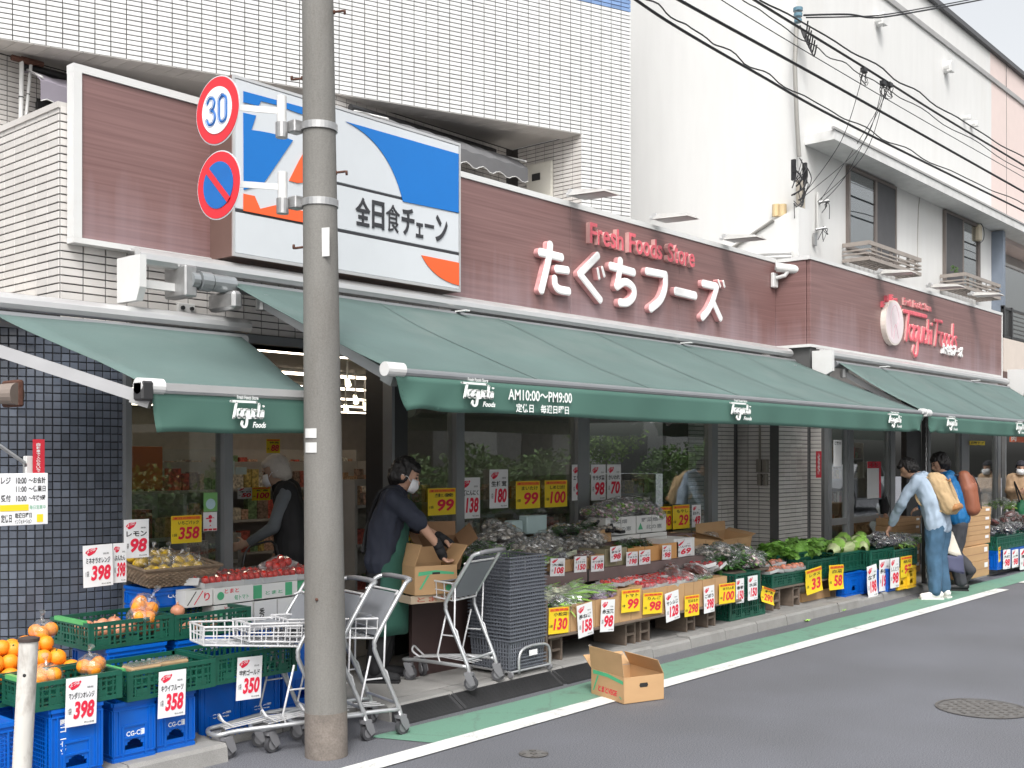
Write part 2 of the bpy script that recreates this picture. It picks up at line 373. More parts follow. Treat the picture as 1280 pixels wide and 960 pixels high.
def drop_protos():
    for r in PROTO:
        def rec(o):
            for k in [c for c in bpy.data.objects if c.parent == o]: rec(k)
            bpy.data.objects.remove(o)
        rec(r)
# ------------------------------------------------------------------ lettering
TXT = {}
SCR = bpy.data.scenes.new('scratch')
def evaluated(o):
    SCR.collection.objects.link(o); vl = SCR.view_layers[0]; vl.update(); me = bpy.data.meshes.new_from_object(o.evaluated_get(vl.depsgraph)); bpy.data.objects.remove(o); return me
def text_verts(s, ext=0., off=0., shear=0.):
    key = (s, ext, off, shear)
    if key in TXT: return TXT[key]
    cu = bpy.data.curves.new('lettering', 'FONT'); cu.body = s; cu.size = 1; cu.offset = off; cu.extrude = ext; cu.shear = shear; cu.resolution_u = 3
    o = bpy.data.objects.new('lettering', cu); me = evaluated(o)
    vs = [v.co.copy() for v in me.vertices]; fs = [list(p.vertices) for p in me.polygons]
    bpy.data.curves.remove(cu); bpy.data.meshes.remove(me)
    TXT[key] = (vs, fs); return TXT[key]
def text_mb(s, x0, x1, z0, z1, y, ext=0., off=.012, shear=0., mb=None, slope=0.):
    # text standing in the XZ plane, facing -Y, filling the given rectangle
    vs, fs = text_verts(s, 1. if ext else 0., off, shear); mb = mb or MB()
    if not vs: return mb
    ax = min(v.x for v in vs); bx = max(v.x for v in vs); ay = min(v.y for v in vs); by = max(v.y for v in vs)
    kx = (x1-x0)/max(1e-6, bx-ax); kz = (z1-z0)/max(1e-6, by-ay)
    return mb.add([(x0+(v.x-ax)*kx, y-(v.z)*ext, z0+(v.y-ay)*kz+slope*(v.x-ax)*kx) for v in vs], fs)
# ------------------------------------------------------------------ tiled surfaces
M_jointd = mat('black_grout', (.02, .02, .022), .9)
def proj(p):
    F = p[0]*CA + p[1]*SA; Rr = p[0]*SA - p[1]*CA
    if F < .2: return (-9999, -9999, F)
    return (640 + FPX*Rr/F, HOR - FPX*(p[2]-EYE)/F, F)
def tile_mesh(pu, pv, gap, depth, m):
    k = ('tile', pu, pv, gap, m.name)
    if k in TXT: return TXT[k]
    a, b = (pu-gap)/2, (pv-gap)/2; c = min(.0025, gap)
    mb = MB(); mb.add([(-a,0,-b),(a,0,-b),(a,0,b),(-a,0,b),(-a+c,-depth,-b+c),(a-c,-depth,-b+c),(a-c,-depth,b-c),(-a+c,-depth,b-c)],
                      [(4,5,6,7),(0,1,5,4),(1,2,6,5),(2,3,7,6),(3,0,4,7)])
    TXT[k] = mb.mesh('tile', m); return TXT[k]
def tile_field(parent, cells, pu, pv, gap, m, name='tile', cap=300, depth=.006, jit=.0):
    # cells: (centre, angle about Z) - the face looks along local -Y
    me = tile_mesh(pu, pv, gap, depth, m)
    sc_ = []
    for c, a in cells:
        u, v, F = proj(c); vis = -20 < u < 1300 and -20 < v < 980
        sc_.append((F if vis else F + 1000, c, a, vis))
    sc_.sort(key=lambda q: q[0])
    ind = [q for q in sc_[:cap] if q[3]]; rest = sc_[len(ind):]
    for F, c, a, vis in ind:
        o = put(name, me, parent); o.location = c; o.rotation_euler = (random.uniform(-jit, jit), 0, a + random.uniform(-jit, jit))
    if rest:
        mb = MB(); base = [v.co.copy() for v in me.vertices]; fs = [list(p.vertices) for p in me.polygons]
        for F, c, a, vis in rest:
            Mx = Matrix.Rotation(a, 3, 'Z'); mb.add([Vector(c) + Mx @ p for p in base], fs)
        stuff(mb.build(name + '_field', m, parent))
def wall_cells(p0, p1, z0, z1, pu, pv, keep=None, stagger=0.):
    # grid of cells on the vertical plane through p0 -> p1 (the outside lies to the right of p0 -> p1)
    p0 = Vector(p0); p1 = Vector(p1); L = (p1-p0).length; d = (p1-p0)/L; a = math.atan2(d.y, d.x)
    n = int(L/pu + 1e-6); rws = int((z1-z0)/pv + 1e-6); out = []
    for j in range(rws):
        z = z1 - (j+.5)*pv
        for i in range(n):
            s = (i+.5)*pu + (stagger if j % 2 else 0)
            if s + pu/2 > L + .001: continue
            c = Vector((p0.x + d.x*s, p0.y + d.y*s, z))
            if keep is None or keep(s, z): out.append((c, a))
    return out

# ------------------------------------------------------------------ ground
mb = MB(); mb.box(-60, 90, -40, 90, -.5, 0); struct(mb.build('road', ASPH))
YK = 5.24                                                     # front of the kerb
mb = MB(); mb.box(-6, 40, 7.0, 14, .0, .095); mb.box(-6, 3.6, YK+.16, 7.0, .0, .1).box(3.6, 4.8, YK+.47, 7.0, 0, .1).box(4.8, 40, YK+.16, 7.0, 0, .1); struct(mb.build('pavement', M_conc))
mb = MB()
for x0 in [4.55 + k*1.0 for k in range(24)]:
    rows = [[(x0 + i*.25, 4.655, .004) for i in range(5)], [(x0 + i*.25, 5.03 + .012*math.sin(3*(x0+i*.25)), .004) for i in range(5)]]
    if x0 < 4.6: rows[0][0] = (4.62, 4.655, .004); rows[1][0] = (4.46, 5.05, .004)
    mb.grid(rows)
struct(mb.build('green_roadside_strip', GPAINT))
mb = MB(); mb.grid([[(3.2 + i*.5, 4.49, .008) for i in range(24)], [(3.2 + i*.5, 4.65, .008) for i in range(24)]])
mb.grid([[(15.6 + i*.5, 4.49, .008) for i in range(40)], [(15.6 + i*.5, 4.65, .008) for i in range(40)]])
struct(mb.build('white_edge_line', WPAINT))
kerb = thing('kerb', '', 'kerb', (0, YK, 0)); del kerb['label']; del kerb['category']; kerb['kind'] = 'structure'
for i in range(34):
    x = -1.2 + i*.6; hz = .1 - (.018 if i in (15, 22) else 0)
    mb = MB(); y0 = YK + random.uniform(-.004, .004) + (.31 if 3.5 < x < 4.3 else 0)
    mb.add([(x+.004, y0, 0), (x+.594, y0, 0), (x+.594, y0+.155, 0), (x+.004, y0+.155, 0), (x+.004, y0+.012, hz-.02), (x+.594, y0+.012, hz-.02), (x+.594, y0+.03, hz), (x+.004, y0+.03, hz), (x+.594, y0+.155, hz), (x+.004, y0+.155, hz)],
           [(0,1,5,4), (4,5,7-1,7), (7,6,8,9), (9,8,2,3), (1,2,8,6,5), (0,4,7,9,3)])
    mb.build('kerb_stone', M_kerb, kerb)
# rubber ramps against the kerb
for k, (xa, xb, lab) in enumerate([(4.82, 5.35, 'dark rubber kerb ramp beneath the wheels of the trolleys by the pole'), (5.36, 6.42, 'dark rubber kerb ramp in front of the grey basket stack'), (6.44, 7.2, 'short dark rubber kerb ramp behind the cardboard box on the road')]):
    t = thing('kerb_ramp', lab, 'ramp', ((xa+xb)/2, 5.16, 0), 'rubber ramps laid along the kerb')
    mb = MB(); ya = YK - .13; t2 = .035 if k == 2 else .0
    mb.add([(xa+t2, ya, 0), (xb-t2, ya, 0), (xb, YK-.003, .0), (xa, YK-.003, .0), (xa+t2, ya, .012), (xb-t2, ya, .012), (xb, YK-.003, .092), (xa, YK-.003, .092)], [(0,3,2,1),(4,5,6,7),(0,1,5,4),(1,2,6,5),(2,3,7,6),(3,0,4,7)])
    mb.build('ramp_body', M_black, t)
    for q in range(14):
        s = (q+.5)/14; mb = MB(); yy = ya + s*(YK-ya-.01); zz = .014 + s*.079
        mb.box(xa+.03, xb-.03, yy-.002, yy+.002, zz-.003, zz+.0015); 
        mb.build('tread_rib', M_black, t)
def manhole(u, v, rx, lab):
    p = ground(u, v); t = thing('manhole_cover', lab, 'manhole cover', p)
    mb = MB(); n = 40
    for r0, r1, z in ((rx, rx*.93, .006),):
        mb.add([(p.x+r0*math.cos(6.2832*i/n), p.y+r0*math.sin(6.2832*i/n), z) for i in range(n)] + [(p.x+r1*math.cos(6.2832*i/n), p.y+r1*math.sin(6.2832*i/n), z) for i in range(n)], [(i, (i+1) % n, n+(i+1) % n, n+i) for i in range(n)])
    mb.build('ring', mat('cast_iron', (.12, .112, .105), .7, .3, var=.3, vs=30), t)
    mb = MB(); mb.tube([(p.x, p.y, -.01), (p.x, p.y, .004)], rx*.92, n); mb.build('lid', mat('cast_iron_lid', (.13, .125, .12), .7, .2, var=.3, vs=30), t)
    mb = MB(); k = int(rx*.9/.045)
    for i in range(-k, k+1):
        for j in range(-k, k+1):
            x, y = i*.045, j*.045
            if x*x+y*y < (rx*.85)**2 and (i+j) % 2 == 0: mb.box(p.x+x-.014, p.x+x+.014, p.y+y-.014, p.y+y+.014, .004, .008)
    if mb.v: stuff(mb.build('raised_studs', MATS['cast_iron'], t))
manhole(1228, 886, .30, 'large round iron manhole cover in the road at the lower right'); manhole(667, 943, .085, 'small round iron valve cover in the road near the bottom edge')

# ------------------------------------------------------------------ tiled apartment block above the shop (its street wall runs skew)
apt = thing('apartment_block', 'white tiled apartment block rising behind the brown shop fascia', 'building', (8, 9.5, 3))
A0 = Vector((4.748, 10.67, 0)); AD = Vector((.9385, -.3456, 0)); SOF = 5.70
def askew(s): return A0 + AD*s
sJ = 6.571; sE = 7.29
mb = MB()
def slab(s0, s1, z0, z1, d=.25, mi=0):
    n = Vector((-AD.y, AD.x, 0)); a, b = askew(s0), askew(s1)
    mb.add([(*(a).xy, z0), (*(b).xy, z0), (*(b+n*d).xy, z0), (*(a+n*d).xy, z0), (*(a).xy, z1), (*(b).xy, z1), (*(b+n*d).xy, z1), (*(a+n*d).xy, z1)], [(0,3,2,1),(4,5,6,7),(0,1,5,4),(1,2,6,5),(2,3,7,6),(3,0,4,7)], mi)
slab(-3, sE, SOF+.002, 9.0); slab(sJ+.03, sE, 2.9, SOF)
mb.build('street_wall', M_joint, apt)
zb = 7.33
cells = wall_cells(askew(sE+.02-59*.15-.001), askew(sE+.02), SOF, 9.0, .15, .05, keep=lambda s, z: True)
lower = [(c, a) for c, a in wall_cells(askew(sE+.02-.75), askew(sE+.02), 2.95, SOF, .15, .05)]
n_ = Vector((-AD.y, AD.x, 0))
white = [(c, a) for c, a in cells + lower if not (c.z > zb and c.z < zb + .42)]
blue = [(c, a) for c, a in cells if c.z > zb and c.z < zb + .42]
tile_field(apt, white, .15, .05, .0072, M_tile); tile_field(apt, blue, .15, .05, .006, M_tileb, 'blue_tile', cap=40)
# soffit edge tiles, ceiling, alcove
mb = MB()
for i in range(-8, 44):
    a, b = askew(i*.15+.003), askew(i*.15+.147); q = Vector((0, 1, 0))*.34
    mb.add([(a.x, a.y, SOF+.002), (b.x, b.y, SOF+.002), (b.x, b.y+.34, SOF+.004), (a.x, a.y+.34, SOF+.004), (a.x, a.y, SOF-.004), (b.x, b.y, SOF-.004), (b.x, b.y+.34, SOF-.004), (a.x, a.y+.34, SOF-.004)], [(4,7,6,5),(0,1,5,4),(1,2,6,5),(2,3,7,6),(3,0,4,7)])
    if 7 < i < 44 or i < 9:
        mb.build('soffit_tile', M_tilep, apt); mb = MB()
mb = MB(); mb.add([(askew(-3)+Vector((0,.34,SOF+.01)))[:], (askew(sJ)+Vector((0,.34,SOF+.01)))[:], (10.93, 12.5, SOF+.01), (1.5, 13.5, SOF+.01)], [(0,3,2,1)]); mb.build('soffit', M_soffit, apt)
XJ = askew(sJ).x; YJ = askew(sJ).y
mb = MB(); mb.box(XJ+.006, XJ+.4, YJ+.002, 9.6, 2.9, SOF+.01); mb.build('jamb_wall', M_joint, apt)
tile_field(apt, wall_cells((XJ+.006, YJ+.001+7*.15+.0005, 0), (XJ+.006, YJ+.001, 0), 3.0, SOF, .15, .05), .15, .05, .006, M_tilep, 'jamb_tile', cap=120)
mb = MB(); mb.box(7.8, XJ+.1, 9.55, 9.9, 2.9, SOF+.01); mb.box(7.7, 7.8, 9.5, 11.3, 2.9, SOF+.01); mb.box(1.0, 7.8, 11.08, 11.4, 2.9, SOF+.01); mb.build('back_wall', M_joint, apt)
tile_field(apt, wall_cells((7.8, 9.55, 0), (XJ, 9.55, 0), 3.0, SOF, .15, .05, keep=lambda s, z: not (9.2-7.8 < s < 10.42-7.8 and z < 5.25)) + wall_cells((2.0, 11.08, 0), (7.7, 11.08, 0), 3.0, SOF, .15, .05, keep=lambda s, z: not (5.25-2 < s < 6.9-2 and z < 5.35)), .15, .05, .006, M_tilep, 'recess_tile', cap=120)
def sliding_window(parent, x0, x1, z0, z1, y, split=.5, fr=M_frame, fw=.045, screen=None, inner=None):
    w_ = MB(); w_.box(x0, x1, y-.05, y, z0, z0+fw).box(x0, x1, y-.05, y, z1-fw, z1).box(x0, x0+fw, y-.05, y, z0+fw, z1-fw).box(x1-fw, x1, y-.05, y, z0+fw, z1-fw)
    xm = x0 + (x1-x0)*split; w_.box(xm-.03, xm+.03, y-.045, y-.005, z0+fw, z1-fw)
    f = w_.build('window', fr, parent)
    MB().box(x0+fw, xm-.03, y-.028, y-.022, z0+fw, z1-fw).build('pane', WGLASS, f)
    MB().box(xm+.03, x1-fw, y-.018, y-.012, z0+fw, z1-fw).build('pane', WGLASS, f)
    if screen is not None:
        a, b = ((xm+.03, x1-fw) if screen else (x0+fw, xm-.03)); MB().box(a, b, y-.040, y-.037, z0+fw, z1-fw).build('insect_screen', mat('mesh_screen', (.085, .085, .09), .8), f)
    MB().box(x0+fw, x1-fw, y+.05, y+.06, z0+fw, z1-fw).build('curtain', inner or mat('pale_curtain', (.42, .43, .43), .9, var=.12, vs=14, stretch=(1, 1, .05)), f)
    return f
M_inside = mat('dark_interior', (.06, .06, .058), .9)
sliding_window(apt, 9.2, 10.4, 3.3, 5.2, 9.53, .4, fr=M_dframe, inner=mat('dim_curtain', (.17, .175, .165), .9, var=.1))
sliding_window(apt, 5.28, 6.85, 3.3, 5.3, 11.06, .5, fr=M_dframe, inner=mat('pale_curtain', (.42, .43, .43), .9, var=.12, vs=14, stretch=(1, 1, .05)))
# meter cupboard on the jamb
pm = at(684, 225, 0.001)
def onjamb(u, v):
    d = ray(u, v); s = (XJ-.0) / d[0]; return d[1]*s, EYE + d[2]*s
ya, za = onjamb(661, 208); yb, zb2 = onjamb(692, 206)
mb = MB(); mb.cbox(XJ-.05, XJ, yb, ya, 3.4, za, .006); cup = mb.build('meter_cupboard', mat('cream_steel', (.60, .58, .52), .5, grime=(.4, .36, .28, .3), gs=6), apt)
MB().box(XJ-.058, XJ-.051, yb+.18, ya-.1, za-.22, za-.13).build('vent_slot', M_dframe, cup)
MB().box(XJ-.062, XJ-.051, yb+.08, yb+.11, za-1.0, za-.85).build('handle', M_dframe, cup)
# retractable blinds rolled out over the two upstairs windows
def blind(x0, x1, y, z, lab, col, drop, out):
    t = thing('window_blind', lab, 'awning', ((x0+x1)/2, y, z)); n = 40
    rows = []
    for k in range(9):
        s = k/8; rows.append([(x0+(x1-x0)*i/n, y-out*s, z-.05-.22*s*s*out*2+.008*math.sin(i*1.3)) for i in range(n+1)][::-1])
    MB().grid(rows, thick=.003).build('cloth', col, t)
    e = rows[-1]; MB().grid([e, [(p[0], p[1]-.004, p[2]-drop-.022*math.sin(i*math.pi/2.5)) for i, p in enumerate(e)]], thick=.003).build('scalloped_edge', col, t)
    MB().tube([(p[0], p[1]-.006, p[2]-drop-.022*math.sin(i*math.pi/2.5)) for i, p in enumerate(e)], .005, 5).build('piping', M_white, t)
    MB().tube([(x0-.02, y-.04, z), (x1+.02, y-.04, z)], .04, 10).build('roller', M_dframe, t)
    for xx in (x0+.02, x1-.03):
        MB().tube([(xx, y-.05, z-.03), (xx, y-out, z-.05-.11*out*2*1.0-.05)], .012, 6).build('arm', M_white, t)
lav = mat('lavender_grey_cloth', (.22, .20, .235), .85, var=.05)
blind(8.1, 10.45, 9.5, 5.58, 'grey scalloped blind over the upstairs window right of the blue sign', mat('grey_cloth', (.12, .12, .125), .85), .16, .62)
blind(5.12, 7.6, 11.0, 5.60, 'lavender grey scalloped blind over the upstairs window at the far left', lav, .2, .38)
for k, (u0, v0, u1, v1, r_) in enumerate([(27, 75, 26, 160, .022), (39, 77, 32, 152, .016)]):
    a = at(u0, v0, 10.9); b = at(u1, v1, 10.9)
    t = thing('drain_pipe', ['thicker upright white pipe under the left soffit with a black collar', 'thinner leaning white pipe beside the thicker one under the left soffit'][k], 'pipe', (b.x, b.y, 3.2)); b = b + (b-a)*.5
    MB().tube([a, b], r_, 10).build('pipe', M_white, t); MB().tube([a + (b-a)*.36, a + (b-a)*.37], r_*1.15, 10).build('collar', M_dframe, t)
    MB().tube([a + Vector((-.1, 0, 0)), a + Vector((.12, 0, 0))], .03, 6).build('bracket', M_rust, t)

# ------------------------------------------------------------------ white building to the right
wb = thing('white_building', 'plain white rendered building with a flat canopy and two grilled windows', 'building', (16, 8, 0))
YW = 6.5; XW = 12.9; XP = 20.3
mb = MB(); mb.box(XW, XP, YW, 16, 4.0, 8.32); mb.build('wall', M_stucco, wb)
MB().box(XW, XP, YW+.02, 16, 8.40, 8.85).build('parapet', M_stucco, wb)
MB().box(XW-.02, 26, YW-.03, YW+.3, 8.32, 8.40).build('string_course', mat('grey_flashing', (.34, .335, .33), .5), wb)
MB().box(XW-.02, 26, YW-.05, 16, 8.85, 8.93).build('coping', mat('dark_coping', (.10, .10, .105), .5, .3), wb)
MB().box(XP, 26, YW, 16, 5.60, 8.32).build('pink_wall', M_pink, wb); MB().box(XP, 26, YW+.02, 16, 8.40, 8.85).build('pink_parapet', M_pink, wb)
MB().box(XP+.82, XP+.83, YW-.004, YW+.002, 6, 8.85).build('panel_joint', M_jointg, wb)
cz0, cz1 = 5.68, 5.80
MB().box(13.12, 24, 6.10, YW-.001, cz0, cz1).build('canopy', mat('canopy_grey_white', (.66, .66, .65), .6, grime=(.4, .39, .37, .4), gs=2.), wb)
MB().box(13.08, 24, 6.085, 6.12, cz1+.001, cz1+.03).build('canopy_flashing', mat('grey_flashing', (.34, .335, .33)), wb)
def upwin(ul, ur, vt, vb, split, scr, y=YW):
    a = at(ul, vt, y); b = at(ur, (vt+vb)/2, y); zb_ = at(ul, vb, y).z
    return sliding_window(wb, a.x, b.x, zb_-.1, a.z, y-.002, split, screen=scr, fr=mat('bronze_frame', (.22, .19, .175), .45, .4)), a.x, b.x, a.z, zb_
W1 = upwin(1057, 1117, 207, 302, .56, True); W2 = upwin(1178, 1222, 262, 345, .5, False)
def grille(u0, v0, uc, vc, u1, lab):
    # box grille: back corner u0, front left corner uc, front right corner u1
    yb_ = YW-.01; x0 = gx(u0, yb_); yf = x0 / (ray(uc, 0)[0]/ray(uc, 0)[1]); x1 = gx(u1, yf); zt = at(uc, vc, yf).z
    t = thing('window_grille', lab, 'window grille', ((x0+x1)/2, yb_, zt-.25)); gm = mat('taupe_grille', (.33, .29, .26), .6, grime=(.15, .13, .12, .4), gs=9)
    z0 = zt-.26
    def rail(z, h, nm):
        MB().box(x0, x1, yf, yf+.02, z, z+h).build(nm, gm, t); MB().box(x0, x0+.02, yf+.021, yb_, z, z+h).build(nm, gm, t); MB().box(x1-.02, x1, yf+.021, yb_, z, z+h).build(nm, gm, t)
    rail(zt-.055, .055, 'top_rail'); rail(zt-.125, .022, 'rail'); rail(zt-.175, .022, 'rail'); rail(z0, .05, 'bottom_rail')
    k = 0; x = x0+.13
    while x < x1-.05:
        k += 1; wv = .1 if k % 2 else .03
        MB().box(x, x+wv, yf+.022, yf+.03, z0+.05, zt-.055).build('slat', gm, t); x += .3
    for i in range(5):
        yy = yf+.05+i*(yb_-yf-.08)/5; MB().box(x0+.021, x1-.021, yy, yy+.025, z0+.005, z0+.025).build('floor_slat', gm, t)
    for i in range(int((x1-x0)/.16)):
        MB().box(x0+.05+i*.16, x0+.07+i*.16, yf+.03, yb_, z0+.026, z0+.04).build('floor_bar', gm, t)
grille(1053, 300, 1087, 300, 1152, 'taupe box grille hanging below the nearer upstairs window')
grille(1175, 340, 1207, 340, 1251, 'taupe box grille below the farther upstairs window with a little plant')
pl = at(1193, 336, 6.35); t = thing('window_plant', 'tiny green plant sprouting above the farther window grille', 'plant', pl - Vector((0, 0, .05)))
mb = MB()
for i in range(26):
    a = random.uniform(0, 6.28); e = random.uniform(.02, .09); c = pl + Vector((math.cos(a)*e, math.sin(a)*e*.5, random.uniform(-.05, .05)))
    mb.obox(c, (.035, .004, .014), Matrix.Rotation(a, 3, 'Z') @ Matrix.Rotation(random.uniform(-1, 1), 3, 'Y'))
stuff(mb.build('leaves', mat('leaf_green', (.07, .14, .03), .6, isl=.4), t))
# vent hoods
for k, (u, v, s_) in enumerate([(1096, 26, .15), (1181, 85, .15), (1204, 148, .06), (1213, 156, .08)]):
    p = at(u, v, YW)
    t = thing('vent_hood', ['white wall vent hood nearest the top cable', 'white wall vent hood below the roof line', 'smaller of the paired vent hoods by the pink wall', 'larger of the paired vent hoods by the pink wall'][k], 'vent', p)
    mb = MB(); mb.tube([p + Vector((0, .01, 0)), p + Vector((0, -.10, 0))], s_*.62, 14); mb.build('duct', M_white, t)
    mb = MB(); pr = [(-.5, 0), (.5, 0), (.5, .9), (.3, 1.15), (-.3, 1.15), (-.5, .9)]
    mb.prism([(p.x+a*s_, p.y-.06, p.z-s_*.55+b*s_) for a, b in pr], (0, -.07, 0)); mb.build('hood', M_white, t)
mb = MB(); p0 = at(1147, 233, YW-.006); pts = [p0, at(1150, 243, YW-.006), at(1148, 262, YW-.006), at(1147, 300, YW-.006), at(1147, 345, YW-.006)]; tag(mb.tube(pts, .008, 5).build('wall_cable', M_soffit), 'thin white cable running down the wall between the two upstairs windows', 'cable')
p = at(1218, 290, YW); t = thing('meter_box', 'cream meter box with coiled wire right of the farther window', 'meter', p); MB().cbox(p.x, p.x+.14, p.y-.09, p.y-.001, p.z-.15, p.z+.13, .02).build('box', mat('cream_plastic', (.62, .55, .42), .5), t)
MB().tube([p+Vector((-.02, -.05, .2)), p+Vector((.2, -.08, .1)), p+Vector((.22, -.08, -.1)), p+Vector((.0, -.06, -.22))], .006, 5, sub=5).build('wire', M_cable, t)

# far right neighbour with a balcony
nb = thing('neighbour_house', 'beige house with a recessed window and dark balcony railing at the right edge', 'house', (22, 7, 0))
MB().box(19.75, 30, 6.9, 14, 2.6, 5.6).build('wall', M_soffit, nb)
MB().box(19.75, 30, 6.12, 6.9, 3.15, 3.72).build('balcony_front', M_beige, nb); MB().box(19.75, 30, 6.12, 6.9, 2.92, 3.148).build('balcony_band', M_brown, nb)
MB().box(20.301, 20.42, 6.3, 6.9, 3.73, 5.66).build('blue_grey_pillar', mat('blue_grey', (.20, .235, .29), .5), nb)
x0 = 21.0
sliding_window(nb, x0+.1, x0+2.6, 3.75, 5.4, 6.88, .33, fr=M_white)
rl = thing('balcony_railing', 'dark metal balcony railing at the right edge above the awning', 'railing', (21, 6.14, 3.72))
MB().box(19.78, 26, 6.13, 6.17, 4.22, 4.26).build('hand_rail', M_dframe, rl); MB().box(19.78, 26, 6.13, 6.17, 3.74, 3.77).build('bottom_rail', M_dframe, rl)
MB().box(19.78, 19.84, 6.12, 6.18, 3.72, 4.28).build('post', M_dframe, rl); MB().box(20.2, 20.26, 6.12, 6.18, 3.72, 4.28).build('post', M_dframe, rl)
for i in range(5): MB().box(20.27, 26, 6.14, 6.155, 3.84+i*.075, 3.855+i*.075).build('bar', M_dframe, rl)
for i in range(4): MB().box(19.88+i*.085, 19.895+i*.085, 6.14, 6.155, 3.77, 4.22).build('bar', M_dframe, rl)

# ------------------------------------------------------------------ the shop
shop = thing('shop_building', 'long green-awninged greengrocer shop with tiled walls and wide windows', 'shop', (8, 6.6, 0))
FY = 6.6
# tiled first floor band and parapet on the left
MB().box(3.312, 12.4, FY+.01, 6.9, 2.5, 3.85).box(3.312, 3.6, 6.9, 12, 2.55, 3.85).build('parapet_wall', M_jointg, shop)
tile_field(shop, wall_cells((3.306, FY+.004, 0), (6.9, FY+.004, 0), 2.52, 3.87, .15, .05, keep=lambda s, z: s < .15 or z < 3.12) + wall_cells((3.306, 11.105, 0), (3.306, FY+.004, 0), 2.57, 3.87, .15, .05), .15, .05, .006, M_tilep, 'parapet_tile')
MB().box(3.29, 3.62, FY, 12, 3.852, 3.89).build('parapet_coping', M_tilep, shop)
MB().box(3.6, 12.9, 6.9, 11.4, 3.1, 3.3).build('terrace_floor', M_soffit, shop)
# rounded corner in slate mosaic
cc = Vector((3.74, FY+1.12, 0)); rc = 1.12
arc = [Vector((cc.x - rc*math.sin(a), cc.y - rc*math.cos(a), 0)) for a in [i*R(90)/24 for i in range(25)]]
mb = MB(); mb.grid([[(p.x, p.y, .1) for p in arc], [(p.x, p.y, 2.56) for p in arc]][::-1]); mb.box(cc.x-rc, cc.x-rc+.2, cc.y, 12, .1, 2.56); mb.box(cc.x-rc, 3.76, FY+.02, 12, 2.56, 2.6); mb.build('rounded_wall', M_jointd, shop)
cells = []; st = .05; na = int(rc*R(90)/st)
for i in range(na):
    a = (i+.5)*st/rc; p = Vector((cc.x - (rc+.001)*math.sin(a), cc.y - (rc+.001)*math.cos(a), 0))
    for j in range(49): cells.append((Vector((p.x, p.y, 2.54-(j+.5)*.05)), -a))
cells += wall_cells((cc.x-rc-.001, 10.5, 0), (cc.x-rc-.001, cc.y, 0), .1, 2.54, .05, .05)
tile_field(shop, cells, .05, .05, .0045, M_tiled, 'mosaic_tile', jit=.012)
# shop windows (frame, panes) between mullions
def frame(x0, x1, y0, y1, z0, z1, m=M_frame): return MB().box(x0, x1, y0, y1, z0, z1).build('mullion', m, shop)
for a, b in ((3.72, 3.76), (4.46, 4.53), (6.03, 6.13), (6.77, 6.87), (8.46, 8.64), (10.93, 11.06)): frame(a, b, FY-.05, FY+.06, .1, 2.52)
MB().box(6.06, 6.2, FY-.052, FY+.3, .1, 2.52).build('corner_post', M_dframe, shop)
def pane(x0, x1, y=FY, z0=.55, z1=2.5, par=None): return MB().box(x0, x1, y-.004, y+.004, z0, z1).build('window_pane', GLASS, par or shop)
pane(3.76, 4.46); pane(6.13, 6.77); pane(6.87, 8.46); pane(8.64, 10.93)
MB().box(3.76, 4.46, FY-.04, FY+.04, .1, .55).box(6.13, 10.93, FY-.04, FY+.04, .1, .55).build('sill_panel', M_brown, shop)
MB().box(3.76, 11.0, FY-.06, FY+.02, 2.5, 2.56).build('head_frame', M_frame, shop)
# stepping grey tiled pillars
def pil(nm, p0, p1, cap=90):
    d = (Vector(p1)-Vector(p0)); tile_field(shop, wall_cells(p0, p1, .1, 2.95, .15, .05), .15, .05, .006, M_tilep, nm, cap=cap)
MB().box(11.06, 12.2, 6.956, 7.3, .1, 3.0).box(12.206, 13.04, 6.39, 7.3, .1, 3.0).box(13.046, 13.2, 6.2, 7.0, .1, 3.0).box(12.42, 12.9, 6.08, 6.5, 2.6, 3.04).build('pillar_core', M_jointg, shop)
pil('pillar_tile', (11.06, 6.95, 0), (12.2, 6.95, 0)); pil('pillar_tile', (12.2, 6.95, 0), (12.2, 6.385, 0)); pil('pillar_tile', (12.2, 6.385, 0), (13.04, 6.385, 0)); pil('pillar_tile', (13.04, 6.385, 0), (13.04, 6.185, 0))
p = at(965, 600, 6.385)
cb = thing('conduit_box', 'grey twin conduit boxes with pipes on the tiled pillar under the awning', 'electrical box', (12.18, 6.55, 1.2))
for k, yy in enumerate((6.62, 6.54)):
    MB().cbox(12.12, 12.196, yy-.03, yy+.03, 1.50, 1.66, .006).build('box', mat('tan_grey_box', (.22, .20, .175), .5), cb); MB().cbox(12.13, 12.196, yy-.022, yy+.022, 1.34, 1.48, .005).build('cover', mat('tan_grey_box', (.22, .20, .175)), cb)
MB().tube([(12.17, 6.62, 1.66), (12.17, 6.62, 2.6)], .012, 8).build('conduit', MATS['tan_grey_box'], cb)
# right-hand shop front
RY = 6.2
for a, b in ((13.05, 13.15), (13.68, 13.80), (15.02, 15.17), (16.40, 16.5), (17.80, 18.15), (19.55, 19.7)): frame(a, b, RY-.05, RY+.05, .1, 2.52, M_frame)
M_alu2 = mat('satin_door_frame', (.33, .34, .35), .35, .6)
for a, b in ((13.15, 13.68), (13.80, 15.02), (16.5, 17.80), (18.15, 19.55)):
    MB().box(a, a+.05, RY-.03, RY+.03, .1, 2.5).box(b-.05, b, RY-.03, RY+.03, .1, 2.5).box(a+.05, b-.05, RY-.03, RY+.03, .1, .32).box(a+.05, b-.05, RY-.03, RY+.03, 2.4, 2.5).box(a+.05, b-.05, RY-.03, RY+.03, .82 if a < 15 else .5, .90 if a < 15 else .55).build('glazed_door', M_alu2, shop)
    pane(a+.05, b-.05, RY, .32, 2.4)
MB().box(15.75, 16.3, RY+.02, RY+.10, .1, 2.5).build('sliding_door_edge', M_dframe, shop)
